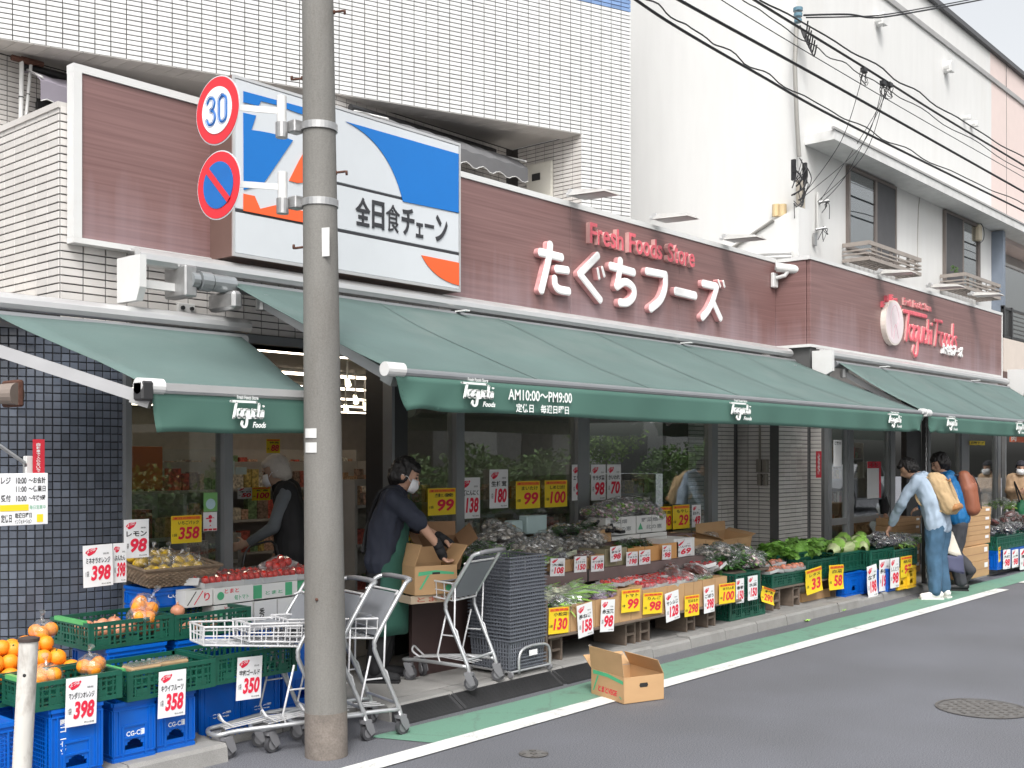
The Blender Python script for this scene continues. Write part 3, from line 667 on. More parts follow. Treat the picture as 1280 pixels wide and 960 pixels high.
MB().box(19.9, 19.96, RY-.06, RY, .1, 2.5).build('downpipe', M_alu2, shop)
MB().box(13.05, 24, RY-.07, RY+.02, 2.5, 2.58).build('head_frame', M_frame, shop)
MB().box(12.95, 26, RY+.02, RY+.3, 2.58, 3.06).build('lintel', M_soffit, shop)
MB().box(3.6, 12.4, FY+.02, FY+.3, 2.5, 2.6).build('lintel', mat('pinkish_lintel', (.36, .30, .26), .7), shop)
# interior shell
MB().box(3.4, 26, 6.7, 20, .096, .11).build('shop_floor', mat('vinyl_floor', (.32, .31, .29), .35), shop)
MB().box(3.0, 26, 6.9, 20.2, 2.66, 2.72).build('shop_ceiling', mat('ceiling_board', (.45, .42, .38), .8), shop)
MB().box(3.0, 26, 20, 20.2, .1, 2.7).box(2.9, 3.0, 7.8, 20, .1, 2.7).build('inner_wall', mat('inner_wall_paint', (.48, .43, .38), .8), shop)
M_tube = mat('lit_fluorescent_tube', (1, .86, .68), .5, var=0, emit=6.5)
for y, xs in ((7.9, (4.6, 6.9, 9.2, 14.6, 17.2, 19.8)), (9.9, (5.2, 7.6, 10.0, 14.6, 17.6)), (11.7, (5.6, 8.0, 10.4)), (13.76, (6.4, 8.8, 11.2)), (15.8, (8.2, 10.6, 13.0)), (17.9, (10.0, 12.4, 14.8))):
    for x in xs:
        t = thing('ceiling_light', 'lit fluorescent strip light on the shop ceiling seen through the glass', 'ceiling light', (x, y, 2.64), 'fluorescent ceiling lights inside the shop')
        MB().box(x-1.18, x+1.18, y-.05, y+.05, 2.63, 2.658).build('fitting', M_white, t); MB().box(x-1.16, x+1.16, y-.014, y+.014, 2.602, 2.628).build('tube', M_tube, t)
for k, (u, v, y) in enumerate([(434, 478, 8.6), (444, 500, 9.6), (456, 508, 10.2), (432, 511, 10.6)]):
    p = at(u, v, y); t = thing('spotlight', ['lit track spotlight nearest the entrance ceiling', 'lit track spotlight second from the entrance', 'lit track spotlight third from the entrance', 'lit track spotlight deepest inside the entrance'][k], 'spotlight', p)
    MB().tube([p + Vector((0, 0, .02)), (p.x, p.y, 2.66)], .01, 6).build('stem', M_white, t); MB().tube([p + Vector((.02, .03, .05)), p + Vector((-.02, -.04, -.03))], [.02, .032], 12).build('lamp_head', mat('lit_lamp_face', (1, .85, .6), .5, emit=4.), t)
# ------------------------------------------------------------------ brown fascia with raised lettering
FA = 6.52; RF = 6.07; FZ0, FZ1 = 3.05, 4.07
fas = thing('shop_fascia', 'long faded brown fascia panel stepping out at its right third with white trim', 'shop sign', (9, FA, FZ0))
seams = [3.40, 4.9, 6.5, 8.3, 10.2, 12.38]
for i in range(5): MB().cbox(seams[i]+.003, seams[i+1]-.003, FA, FA+.06, FZ0, FZ1, .003).build('panel', FASCIA, fas)
MB().cbox(12.385, 12.44, RF+.055, FA+.05, FZ0, FZ1, .003).build('return_panel', FASCIA, fas)
rs = [12.40, 15.0, 17.2, 19.47]
for i in range(3): MB().cbox(rs[i]+.002, rs[i+1]-.002, RF, RF+.05, FZ0, FZ1, .003).build('panel', FASCIA, fas)
T_ = M_white
MB().box(3.345, 12.375, FA-.012, FA+.075, FZ1+.001, FZ1+.05).box(12.37, 12.45, RF-.012, FA-.013, FZ1+.001, FZ1+.045).box(12.451, 19.5, RF-.012, RF+.065, FZ1+.001, FZ1+.045).build('top_trim', T_, fas)
MB().box(3.345, 12.375, FA-.016, FA+.075, FZ0-.035, FZ0-.001).box(12.37, 12.45, RF-.014, FA-.017, FZ0-.035, FZ0-.001).box(12.451, 19.5, RF-.014, RF+.065, FZ0-.035, FZ0-.001).build('bottom_trim', T_, fas)
MB().box(3.345, 3.399, FA-.014, FA+.07, FZ0, FZ1).build('end_trim', T_, fas); MB().box(19.472, 19.5, RF-.012, RF+.06, FZ0, FZ1).build('end_trim', T_, fas)
# illuminated sign box
SY = 6.255
sb = thing('chain_sign', 'white sign box with blue and orange shapes and black Japanese lettering', 'sign', (5.4, SY, 3.03))
SX0, SX1, SZ0, SZ1 = gx(291, SY), gx(575.5, SY), 3.035, 4.245
SXm = gx(417, SY)
MB().box(SX0, SX1, SY+.012, FA-.002, SZ0, SZ1).build('casing', M_brown, sb)
MB().box(SX0, SX1, SY-.004, SY+.011, SZ0, SZ0+.02).box(SX0, SX1, SY-.004, SY+.011, SZ1-.02, SZ1).box(SX0, SX0+.015, SY-.004, SY+.011, SZ0+.02, SZ1-.02).box(SX1-.015, SX1, SY-.004, SY+.011, SZ0+.02, SZ1-.02).build('frame', M_alu, sb)
def fac(x0, x1, z0, z1): MB().cbox(x0, x1, SY-.001, SY+.011, z0, z1, .004).build('panel', M_signw, sb)
zA = at(500, 253, SY).z; zA = 3.685; zB = 3.345
fac(SX0+.017, SXm-.012, zB+.01, SZ1-.022); fac(SXm+.012, SX1-.017, zA+.008, SZ1-.022); fac(SXm+.012, SX1-.017, zB+.010, zA-.010); fac(SXm+.012, SX1-.017, SZ0+.022, zB-.012); fac(SX0+.017, SXm-.012, SZ0+.022, zB-.012)
MB().box(SX0+.017, SX1-.017, SY+.0005, SY+.0105, zB-.011, zB+.009).box(SXm-.011, SXm+.011, SY+.0003, SY+.0105, SZ0+.022, zB-.012).box(SXm-.011, SXm+.011, SY+.0003, SY+.0105, zB+.011, SZ1-.022).box(SXm+.012, SX1-.017, SY+.0006, SY+.0105, zA-.009, zA+.007).build('divider', M_signk, sb)
def flat(nm, pts, m, y=None, d=.004):
    y = SY-.0035 if y is None else y
    P = [at(u, v, y) for u, v in pts]; P = [Vector((min(max(p.x, SX0+.02), SX1-.02), p.y, p.z)) for p in P]
    MB().prism(P, (0, -d, 0)).build(nm, m, sb)
def arcpts(a, b, c, n=10):
    return [((1-t)**2*a[0]+2*t*(1-t)*b[0]+t*t*c[0], (1-t)**2*a[1]+2*t*(1-t)*b[1]+t*t*c[1]) for t in [i/n for i in range(n+1)]]
flat('blue_shape', [(304,114),(380,134.5),(412,143),(412,153),(392,146.5),(372,141.5),(348,132),(326,126.5),(323,132.5),(304,128)][::-1], M_signb)
flat('blue_shape', ([(304,141),(320,144.5),(314,162.5)] + arcpts((314,162.5),(342,165.5),(366,175.5),5)[1:] + [(328.5,230.5),(304.5,237.5)])[::-1], M_signb)
flat('orange_shape', [(396,178),(384,183),(373,202),(361,226),(372,229),(396,226),(412,228),(412,192)][::-1], M_signo)
flat('orange_shape', [(304,242),(318,245),(325,261),(344,256.5),(375,263),(410,271),(410,284.5),(375,277.5),(304,263.5)][::-1], M_signo)
flat('blue_shape', (arcpts((432,152),(486,178),(503.5,252),14) + [(573,266),(573,192.5)])[::-1][::-1], M_signb)
flat('orange_shape', (arcpts((526.5,319),(541,349),(573.5,357),8) + [(573.5,328.5)]), M_signo)
xa, xb = gx(443, SY), gx(560, SY)
za_, zb_ = 3.41, 3.62; chars = '全日食チェーン'; wd = [1.05, .92, 1.05, 1., .62, .78, 1.]; tot = sum(wd); x = xa
for ch, k in zip(chars, wd):
    w_ = (xb-xa)*k/tot; hh = (za_, zb_)
    if ch == 'ェ': hh = (za_, za_+.115)
    if ch == 'ー': hh = (3.505, 3.53)
    mbt = text_mb(ch, x+.008, x+w_-.012, hh[0], hh[1], SY-.006, ext=.003, off=.0 if ch == '食' else .024); mbt.build('character', M_signk, sb); x += w_
# raised kana
kana = thing('kana_letters', 'big rounded white kana letters with faded pink sides on the brown fascia', 'sign lettering', (8.5, FA-.1, 3.3))
def stroke(mb, pts, r, y0, y1, n=10):
    # a rounded bar following pts (in the XZ plane) from y1 (front) back to y0
    P = [Vector((p[0], 0, p[1])) for p in pts]; P = smooth_path(P, 5) if len(P) > 2 else P
    L_, R_ = [], []
    for i, p in enumerate(P):
        t = (P[min(i+1, len(P)-1)] - P[max(i-1, 0)]).normalized(); nrm = Vector((-t.z, 0, t.x)); L_.append(p + nrm*r); R_.append(p - nrm*r)
    t0 = (P[1]-P[0]).normalized(); t1 = (P[-1]-P[-2]).normalized()
    def cap(c, t, sgn):
        out = []
        for i in range(1, n):
            a = math.pi*i/n; nn = Vector((-t.z, 0, t.x)); out.append(c + nn*math.cos(a)*r + t*math.sin(a)*r*.85)
        return out
    outline = L_ + cap(P[-1], t1, 1) + R_[::-1] + [q for q in cap(P[0], -t0, 1)]
    k = len(outline); b = .012; m = len(L_)
    cen = sum(outline, Vector())/k
    base = len(mb.v)
    inner = []
    for i, p in enumerate(outline):
        a_ = outline[i-1]; c_ = outline[(i+1) % k]; tt = (c_-a_).normalized(); inner.append(p - Vector((-tt.z, 0, tt.x))*b*(1))
    mb.v += [(p.x, y0, p.z) for p in outline] + [(p.x, y1+b*.7, p.z) for p in outline] + [(p.x, y1, p.z) for p in inner]
    for i in range(k):
        j = (i+1) % k
        mb.f.append([base+i, base+j, base+k+j, base+k+i]); mb.m.append(1)
        mb.f.append([base+k+i, base+k+j, base+2*k+j, base+2*k+i]); mb.m.append(1 if False else 0)
    # front face as a strip of quads plus caps
    f0 = base+2*k; nl = m
    for i in range(nl-1): mb.f.append([f0+i, f0+i+1, f0+(nl+n-1)+(nl-1-(i+1)), f0+(nl+n-1)+(nl-1-i)]); mb.m.append(0)
    mb.f.append([f0+nl-1+i for i in range(n+1)]); mb.m.append(0)
    mb.f.append([f0+(2*nl+n-2)+i if (2*nl+n-2)+i < k else f0 for i in range(n)] + [f0]); mb.m.append(0)
YF0, YF1 = FA-.001, FA-.062
def kn(strokes, z8=8, ox=660, oy=270):
    mb = MB()
    for k, (pts, w) in enumerate(strokes):
        Q = [at(ox + u/z8, oy + v/z8, YF1) for u, v in pts]; r = w/z8/2 * (YF1/ray(ox+pts[0][0]/z8, 0)[1]) / FPX
        # keep apart in depth so strokes that cross never share a plane
        stroke(mb, [(q.x, q.z) for q in Q], r*1.22, YF0, YF1 - k*.0025)
    o = mb.build('letter', [M_lett, M_letp], kana); return o
kn([([(130,362),(345,415)], 72), ([(228,285),(215,420),(175,600),(140,745)], 74), ([(290,530),(400,545)], 70), ([(268,625),(275,690),(315,735),(410,755)], 72)])
kn([([(705,395),(525,580)], 68), ([(525,580),(730,840)], 68), ([(700,530),(716,625)], 32), ([(742,515),(765,600)], 32)])
kn([([(835,500),(1065,565)], 72), ([(930,445),(918,570),(893,705)], 70), ([(893,705),(975,660),(1055,715),(1060,800),(1000,865),(925,865)], 70)])
kn([([(235,312),(425,348)], 66), ([(420,352),(415,480),(370,600),(275,685)], 70)], ox=780, oy=300)
kn([([(525,510),(720,558)], 72)], ox=780, oy=300)
kn([([(800,435),(930,465)], 66), ([(935,468),(900,590),(850,700),(790,775)], 62), ([(905,640),(970,785)], 60), ([(945,405),(965,465)], 24), ([(990,412),(1005,468)], 24)], ox=780, oy=300)
# Fresh Foods Store, one raised letter at a time
eng = thing('english_letters', 'small raised faded red letters reading Fresh Foods Store on the fascia', 'sign lettering', (9, FA-.08, 3.85))
def raised_line(parent, s, u0, v0, u1, Y, hz, mf, ms, depth=.07, off=.045, shear=0.):
    p0 = at(u0, v0, Y); x1 = gx(u1, Y); n = len(s); x = p0.x
    wd = {'F':.62,'r':.42,'e':.6,'s':.52,'h':.6,'o':.62,'d':.62,'S':.64,'t':.4,'a':.6,'v':.55,' ':.42}; tot = sum(wd.get(c, .6) for c in s)
    for c in s:
        w_ = (x1-p0.x)*wd.get(c, .6)/tot
        if c != ' ':
            h = hz if c in 'FShdt' else hz*.74
            mb = text_mb(c, x+.006, x+w_-.004, p0.z, p0.z+h, Y-depth/2+.001, ext=depth/2, off=off, shear=shear)
            k = len(mb.f)
            mb.m = [0]*k
            # faces whose corners all lie on the front plane are the face; the rest are sides
            yf = min(v[1] for v in mb.v)
            mb.m = [0 if all(abs(mb.v[i][1]-yf) < 1e-4 for i in f) else 1 for f in mb.f]
            mb.build('letter', [mf, ms], parent)
        x += w_
M_lets = mat('letter_pale_pink_side', (.62, .36, .34), .5, var=.15)
raised_line(eng, 'Fresh Foods Store', 732, 304, 864, FA-.0, .20, M_letr, M_lets, .05, off=.018)
# right-hand logo group
lg = thing('logo_letters', 'faded red raised script logo reading Taguchi Foods on the right fascia', 'sign lettering', (16.5, RF-.1, 3.5))
def script_T(parent, Y, x, z, s, mf, ms, d, words=True):
    # x, z: left end of the bar; s: metres per unit; drawn as strokes
    def st(name, strokes, r):
        mb = MB()
        for k, pts in enumerate(strokes): stroke(mb, [(x+a*s*1.16, z+b*s) for a, b in pts], r*s*.92, Y, Y-d-k*.002, n=6)
        mb.build(name, [mf, ms], parent)
    st('letter_T', [[(0, 0), (3.6, 0)], [(.75, -.05), (.35, -2.0)]], .17)
    st('letter_a', [[(1.35, -1.0), (.95, -.95), (.85, -1.5), (1.1, -1.9), (1.45, -1.3)], [(1.5, -.85), (1.4, -1.9)]], .13)
    st('letter_g', [[(2.1, -1.0), (1.75, -.95), (1.6, -1.5), (1.85, -1.9), (2.15, -1.3)], [(2.25, -.85), (2.15, -2.6), (1.8, -3.0), (1.45, -2.7), (1.6, -2.3)]], .13)
    st('letter_u', [[(2.5, -.9), (2.4, -1.75), (2.65, -1.9), (2.9, -1.4)], [(3.0, -.85), (2.9, -1.9)]], .13)
    st('letter_c', [[(3.6, -1.05), (3.3, -.9), (3.15, -1.5), (3.35, -1.9), (3.6, -1.7)]], .13)
    st('letter_h', [[(3.95, -.25), (3.7, -1.9)], [(3.82, -1.3), (4.1, -1.0), (4.2, -1.2), (4.12, -1.9)]], .13)
    st('letter_i', [[(4.5, -.95), (4.42, -1.9)]], .13)
    st('dot', [[(4.55, -.42), (4.56, -.5)]], .13)
    return st
L0 = at(1128, 389, RF); sL = (gx(1192, RF) - L0.x)/7.3*.0 + .215*.92
S_ = script_T(lg, RF, L0.x, L0.z, .20, M_letr, M_lets, .03)
x_, z_ = L0.x, L0.z
for nm, strokes in (('letter_F', [[(5.1, -.1), (6.3, -.1)], [(5.5, -.15), (5.1, -1.95)], [(5.35, -.95), (5.9, -.95)]]), ('letter_o', [[(6.4, -.95), (6.1, -1.05), (6.05, -1.6), (6.3, -1.9), (6.6, -1.4), (6.45, -.95)]]),
                    ('letter_o', [[(7.15, -.95), (6.85, -1.05), (6.8, -1.6), (7.05, -1.9), (7.35, -1.4), (7.2, -.95)]]), ('letter_d', [[(7.95, -1.0), (7.6, -1.05), (7.55, -1.6), (7.8, -1.9), (8.05, -1.4)], [(8.3, -.1), (8.05, -1.9)]]), ('letter_s', [[(8.9, -1.0), (8.55, -1.1), (8.85, -1.5), (8.75, -1.85), (8.4, -1.8)]])):
    S_(nm, strokes, .13)
raised_line(lg, 'Fresh Foods Store', 1127, 381, 1162, RF, .10, M_letr, M_lets, .03, off=.015)
sm = thing('small_kana', 'small white raised kana beneath the red logo on the right fascia', 'sign lettering', (18, RF-.05, 3.3))
pA = at(1175, 443, RF); pB = gx(1201, RF); x = pA.x
for ch in 'たぐちフーズ':
    w_ = (pB-pA.x)/6; h = (.03, .19) if ch != 'ー' else (.10, .125)
    text_mb(ch, x+.01, x+w_-.01, pA.z+h[0]-.02, pA.z+h[1]-.02, RF-.02, ext=.02, off=.05).build('letter', M_lett, sm); x += w_
ov = thing('oval_emblem', 'pale oval emblem disc with a small red arc of letters above it', 'sign', (15.6, RF-.05, 3.3)); c0 = at(1112, 404, RF); rx = (gx(1124, RF)-gx(1101, RF))/2; rz_ = (at(1112, 376, RF).z-at(1112, 432, RF).z)/2
def oval(k, y0, y1, nm, m):
    n = 36; P = [Vector((c0.x+rx*k*math.cos(-2*math.pi*i/n), y0, c0.z+rz_*k*math.sin(-2*math.pi*i/n))) for i in range(n)][::-1]; MB().prism(P, (0, y1-y0, 0)).build(nm, m, ov)
oval(1, RF-.001, RF-.07, 'disc', mat('cream_disc', (.75, .68, .62), .4)); oval(.93, RF-.071, RF-.074, 'face', mat('pale_pink_face', (.76, .66, .68), .35, var=.03))
mb = MB()
stroke(mb, [(c0.x-.10, c0.z-.2), (c0.x-.13, c0.z+.1), (c0.x+.02, c0.z+.24), (c0.x+.14, c0.z+.08), (c0.x+.05, c0.z-.05)], .012, RF-.0745, RF-.077); stroke(mb, [(c0.x-.04, c0.z-.22), (c0.x+.02, c0.z-.02), (c0.x+.12, c0.z-.2)], .012, RF-.0745, RF-.078)
mb.build('line_drawing', [mat('faded_rose', (.62, .38, .44), .5)]*2, ov)
for i, ch in enumerate('FRESH'):
    a = R(140 - i*25); cx, cz = c0.x+rx*1.14*math.cos(a), c0.z+rz_*1.12*math.sin(a); text_mb(ch, cx-.035, cx+.035, cz-.035, cz+.045, RF-.02, ext=.02, off=.03).build('arc_letter', M_letr, ov)
# floodlights on the fascia
M_fl = mat('floodlight_grey', (.50, .49, .47), .4, .3, grime=(.25, .23, .2, .4), gs=12)
fl = [(712, 247, FA, 'floodlight leaning over the fascia under the meter cupboard'), (816, 276, FA, 'floodlight on the fascia edge at the corner of the tiled block'), (903, 301, FA, 'floodlight above the last big kana letter'), (1097, 343, RF, 'floodlight half hidden under the nearer window grille'), (1160, 360, RF, 'floodlight above the red script logo'), (1212, 370, RF, 'floodlight under the farther window grille')]
for u, v, Y, lab in fl:
    p = at(u, v, Y); t = thing('floodlight', lab, 'floodlight', p, 'floodlights along the top of the fascia')
    M_ = Matrix.Rotation(R(4), 3, 'X')
    mb = MB()
    for a, b, c_, d in ((-.17, .17, -.0, .03),):
        vs = [(-.12, -.50, 0), (.12, -.50, 0), (.13, -.08, -.01), (-.13, -.08, -.01), (-.09, -.46, .03), (.09, -.46, .03), (.10, -.12, .05), (-.10, -.12, .05)]
        mb.add([p + M_ @ Vector(q) for q in vs], [(0,3,2,1),(4,5,6,7),(0,1,5,4),(1,2,6,5),(2,3,7,6),(3,0,4,7)])
    mb.build('housing', M_fl, t)
    MB().add([p + M_ @ Vector(q) for q in [(-.10, -.48, -.004), (.10, -.48, -.004), (.11, -.10, -.013), (-.11, -.10, -.013)]], [(0,3,2,1)]).build('lens', mat('frosted_lens', (.45, .46, .46), .3), t)
    MB().tube([p + Vector((0, -.12, .03)), p + Vector((0, .03, .03))], .022, 8).tube([p + Vector((-.06, -.05, .04)), p + Vector((.06, -.05, .04))], .028, 8).build('hinge', M_alu, t)
# security camera
p = at(966, 348, FA); t = thing('security_camera', 'white bullet security camera where the two fascias meet', 'camera', p)
MB().cbox(p.x-.07, p.x+.05, p.y-.05, p.y-.003, p.z-.12, p.z+.06, .01).build('base', M_white, t)
MB().tube([p + Vector((0, -.05, -.0)), p + Vector((.02, -.15, .02)), p + Vector((.04, -.18, .07))], .025, 10).build('arm', M_white, t)
d = Vector((.55, -.75, -.12)).normalized(); q = p + Vector((-.03, -.07, .12)); mb = MB(); mb.tube([q, q + d*.30], .05, 14); mb.build('body', M_white, t)
mb = MB(); mb.tube([q - d*.02 + Vector((0,0,.012)), q + d*.34 + Vector((0,0,.012))], .046, 14); mb.build('sun_shield', M_white, t)
MB().tube([q + d*.305, q + d*.343], .045, 14).build('lens', M_dframe, t)

# ------------------------------------------------------------------ awnings
def awning(lab, xr0, xr1, yr, zr, xb0, xb1, yb, zb, drop, arms, caps=(1, 1), case_y=None, seams=(), group='green retractable awnings along the shop front', caseL=None, sag=.05, casem=None):
    t = thing('awning', lab, 'awning', ((xr0+xr1)/2, yr, zr), group)
    n = max(8, int((xb1-xb0)/.22)); m = 10; rows = []
    for i in range(m+1):
        s = i/m; row = []
        for j in range(n+1):
            f = j/n; x = (xr0+(xr1-xr0)*f)*(1-s) + (xb0+(xb1-xb0)*f)*s
            z = zr + (zb-zr)*s - sag*math.sin(math.pi*s)*(.7+.3*math.sin(f*9.)) + .008*math.sin(f*(xb1-xb0)*4.2)*math.sin(math.pi*s) + .032*noise.noise(Vector((x*1.6, s*1.5, xb0)))*min(1, 4*s*(1-s)+.15)
            row.append((x, yr + (yb-yr)*s, z))
        rows.append(row)
    MB().grid([r[::-1] for r in rows], thick=.003).build('canopy_cloth', M_fab, t, smooth=True)
    mb = MB()
    k = max(1, int(abs(xb1-xb0)/1.18))
    for q in range(1, k):
        f = q/k; j = f*n; j0 = int(j); fr = j-j0
        mb.grid([[tuple(Vector(rows[i][j0]).lerp(Vector(rows[i][j0+1]), fr) + Vector((dx, 0, .0035))) for dx in (-.012, .012)] for i in range(m+1)], thick=-.0)
        mb.build('seam', mat('awning_seam', (.098, .145, .136), .6), t); mb = MB()
    if mb.v: mb.build('seam', mat('awning_seam', (.12, .25, .22), .6), t)
    # valance: hangs from the bar, gathered at its ends
    vr = []
    L_ = xb1-xb0; nn = max(24, int(L_/.06))
    for i in range(7):
        s = i/6; row = []
        for j in range(nn+1):
            x = L_*j/nn; e0 = math.exp(-x/.32)*(caps[0]); e1 = math.exp(-(L_-x)/.32)*(caps[1])
            xx = xb0 + x + (.10*s*e0 - .10*s*e1)
            yy = yb - .012 + .030*s*(e0*math.sin(15*x+3*s) + e1*math.sin(15*(L_-x)+3*s)) + .012*s*math.sin(x*3.1) + .006*s*math.sin(x*9.7+1)
            zz = zb - .035 - drop*s + (.022*(e0+e1)*s*math.sin(9*x)) + .006*s*math.sin(x*1.7)
            row.append((xx, yy, zz))
        vr.append(row)
    val = MB().grid(vr[::-1], thick=.002).build('valance', M_fabv, t, smooth=True)
    MB().tube([(xb0-.01, yb+.01, zb-.015), (xb1+.01, yb+.01, zb-.015)], .028, 12).build('front_bar', casem or M_frame, t)
    if caps[0]: MB().tube([(xb0-.07, yb+.005, zb), (xb0+.07, yb+.005, zb)], .042, 16).build('bar_end_cap', M_white, t)
    if caps[1]: MB().tube([(xb1-.05, yb+.005, zb), (xb1+.05, yb+.005, zb)], .036, 16).build('bar_end_cap', M_white, t)
    MB().tube([(xr0-.05, yr+.02, zr-.03), (xr1+.05, yr+.02, zr-.03)], .045, 12).build('roller', M_frame, t)
    for (xa, ya, za, xc, yc, zc) in arms:
        a = Vector((xa, ya, za)); c_ = Vector((xc, yc, zc)); e = a.lerp(c_, .5)
        d = (c_-a); M_ = d.to_track_quat('X', 'Z').to_matrix()
        ar = MB().obox(e, (d.length, .032, .062), M_).build('arm', mat('arm_grey', (.40, .40, .41), .4, .3), t)
        MB().tube([a + Vector((0, 0, -.05)), a + Vector((0, 0, .05))], .045, 12).build('shoulder', M_steel, ar)
        MB().obox(c_, (.10, .05, .085), M_).build('elbow', M_steel, ar)
    return t, rows
def hood(t, x0, x1, yc, z, r=.06, flat_end=False):
    # rounded case: section in YZ swept along X
    pr = [(.0, -.75), (-.75, -.7), (-1.1, -.25), (-1.05, .3), (-.6, .8), (.0, 1.), (.9, 1.0), (.9, .8), (.2, .75), (0.2, -.75)]
    mb = MB(); n = len(pr)
    for x in (x0, x1): mb.v += [(x, yc+a*r, z+b*r) for a, b in pr]
    for i in range(n): mb.f.append([i, (i+1) % n, n+(i+1) % n, n+i]); mb.m.append(0)
    mb.f.append(list(range(n))[::-1]); mb.m.append(0); mb.f.append([n+i for i in range(n)]); mb.m.append(0)
    mb.build('roller_hood', M_alu, t, smooth='auto')
def logo_print(t, x, y, z, s, wx=1.):
    mb = MB()
    def st(strokes, r):
        for k, pts in enumerate(strokes): stroke(mb, [(x+a*s, z+b*s) for a, b in pts], r*s, y, y-.0015-.0002*k, n=4)
    st([[(0, 0), (3.6, 0)], [(.75, -.05), (.35, -2.0)], [(1.35, -1.0), (.95, -.95), (.85, -1.5), (1.1, -1.9), (1.45, -1.3)], [(1.5, -.85), (1.4, -1.9)],
        [(2.1, -1.0), (1.75, -.95), (1.6, -1.5), (1.85, -1.9), (2.15, -1.3)], [(2.25, -.85), (2.15, -2.6), (1.8, -3.0), (1.45, -2.7), (1.6, -2.3)],
        [(2.5, -.9), (2.4, -1.75), (2.65, -1.9), (2.9, -1.4)], [(3.0, -.85), (2.9, -1.9)], [(3.6, -1.05), (3.3, -.9), (3.15, -1.5), (3.35, -1.9), (3.6, -1.7)],
        [(3.95, -.15), (3.7, -1.9)], [(3.82, -1.3), (4.1, -1.0), (4.2, -1.2), (4.12, -1.9)], [(4.5, -.95), (4.42, -1.9)], [(4.55, -.42), (4.56, -.5)]], .12)
    text_mb('Fresh Foods Store', x+.8*s, x+3.8*s, z+.28*s, z+.75*s, y-.001, off=.02, mb=mb)
    text_mb('Foods', x+3.0*s, x+4.9*s, z-3.05*s, z-2.35*s, y-.001, off=.03, shear=.25, mb=mb)
    mb.v = [(x+(q[0]-x)*wx, q[1], q[2]) for q in mb.v]; mb.build('printed_logo', M_print, t)
awA, rowsA = awning('small green awning over the left window with its grey arm exposed', 2.72, 4.36, 6.22, 2.50, 3.03, 4.12, 5.10, 2.055, .20, [(2.3, 6.0, 2.36, 3.02, 5.16, 2.00)], caps=(.35, .35), sag=.015, casem=M_alu)
hood(awA, 1.6, 4.47, 6.30, 2.575, .055)
MB().box(2.98, 4.14, 5.07, 5.11, 2.035, 2.075).build('front_profile', M_alu, awA); MB().cbox(2.96, 3.03, 5.06, 5.15, 1.98, 2.08, .01).build('bar_end', M_dframe, awA)
px_ = at(285, 514, 5.08); logo_print(awA, px_.x, 5.05, 1.995, .046)
awB, rowsB = awning('long main green awning printed with opening hours in the middle of the shop', 4.28, 12.30, 6.25, 2.86, 4.36, 12.42, 4.72, 2.20, .20, [(4.45, 6.1, 2.72, 4.45, 4.85, 2.17), (8.0, 6.1, 2.72, 8.0, 4.85, 2.17), (12.0, 6.1, 2.72, 12.0, 4.85, 2.17)], sag=.03)
hood(awB, 3.66, 12.34, 6.33, 2.945, .062)
yv = 4.692
pB_ = at(576, 482, yv); logo_print(awB, pB_.x, yv-.012, 2.148, .046, 1.34)
mbp = MB(); a = at(635, 501, yv-.012); b = gx(713, yv); text_mb('AM10:00～PM9:00', a.x, b, 2.06, 2.13, yv-.014, off=.02, mb=mbp); a2 = gx(643, yv); b2 = gx(709, yv); text_mb('定休日　毎週日曜日', a2, b2, 1.983, 2.04, yv-.014, off=.02, mb=mbp); mbp.build('printed_hours', M_print, awB)
for u in (910, 1108): q = at(u, 510, yv); logo_print(awB, q.x, yv-.024, 2.14, .045, 1.6)
awC, rowsC = awning('right-hand green awning starting beside the dark support post', 12.66, 19.1, 5.85, 2.84, 12.60, 19.0, 4.74, 2.19, .19, [(12.75, 5.8, 2.70, 12.75, 4.88, 2.17), (18.5, 5.8, 2.70, 18.5, 4.88, 2.17)], caps=(1, 0), sag=.03)
hood(awC, 12.42, 19.3, 5.95, 2.935, .062)
for u in (1181, 1268): q = at(u, 520, yv); logo_print(awC, q.x, yv-.024, 2.14, .045, 1.6)
mb = MB(); pr = [(-.13, -.15), (-.05, -.19), (.10, -.19), (.13, -.1), (.13, .10), (-.13, .10)]
mb.prism([(12.36, 5.9+a*1.0, 2.86+b) for a, b in pr][::-1], (.05, 0, 0)); mb.build('end_bracket', M_white, awC)
# left end mechanism of the main awning
mb = MB(); pr = [(-.17, .10), (-.17, -.10), (-.13, -.18), (.10, -.18), (.10, .10)]
mb.prism([(3.60, 6.35+a, 2.84+b) for a, b in pr], (.045, 0, 0)); mb.build('end_bracket', M_white, awB)
MB().box(3.65, 3.98, 6.32, 6.37, 2.76, 2.81).build('bracket_bar', M_white, awB)
MB().tube([(3.98, 6.22, 2.83), (4.03, 6.22, 2.83)], .05, 16).tube([(4.04, 6.22, 2.83), (4.12, 6.22, 2.83)], .065, 16).tube([(4.13, 6.22, 2.83), (4.3, 6.22, 2.83)], .058, 16).build('roller_motor', mat('motor_grey', (.33, .35, .36), .3, .5), awB)
MB().cbox(3.93, 4.02, 6.2, 6.45, 2.72, 2.92, .01).build('wall_bracket', M_steel, awB); MB().cbox(4.22, 4.30, 6.1, 6.4, 2.66, 2.78, .02).build('wall_bracket', M_steel, awB)
for u in (577, 857): q = at(u, 393, 6.2); MB().obox((q.x, 6.19, 2.872), (.05, .12, .012)).build('clip', M_white, awB)
for u in (1106, 1220): q = at(u, 456, 5.8); MB().obox((q.x, 5.80, 2.856), (.06, .12, .012)).build('clip', M_white, awC)
t = thing('wall_plate', 'cream steel wall plate with two bolts under the end of the main awning', 'bracket', (3.85, 6.59, 2.6)); a = at(222, 378, 6.58); b = at(243, 393, 6.58)
MB().cbox(a.x, b.x, 6.57, 6.596, b.z, a.z, .004).build('plate', M_white, t)
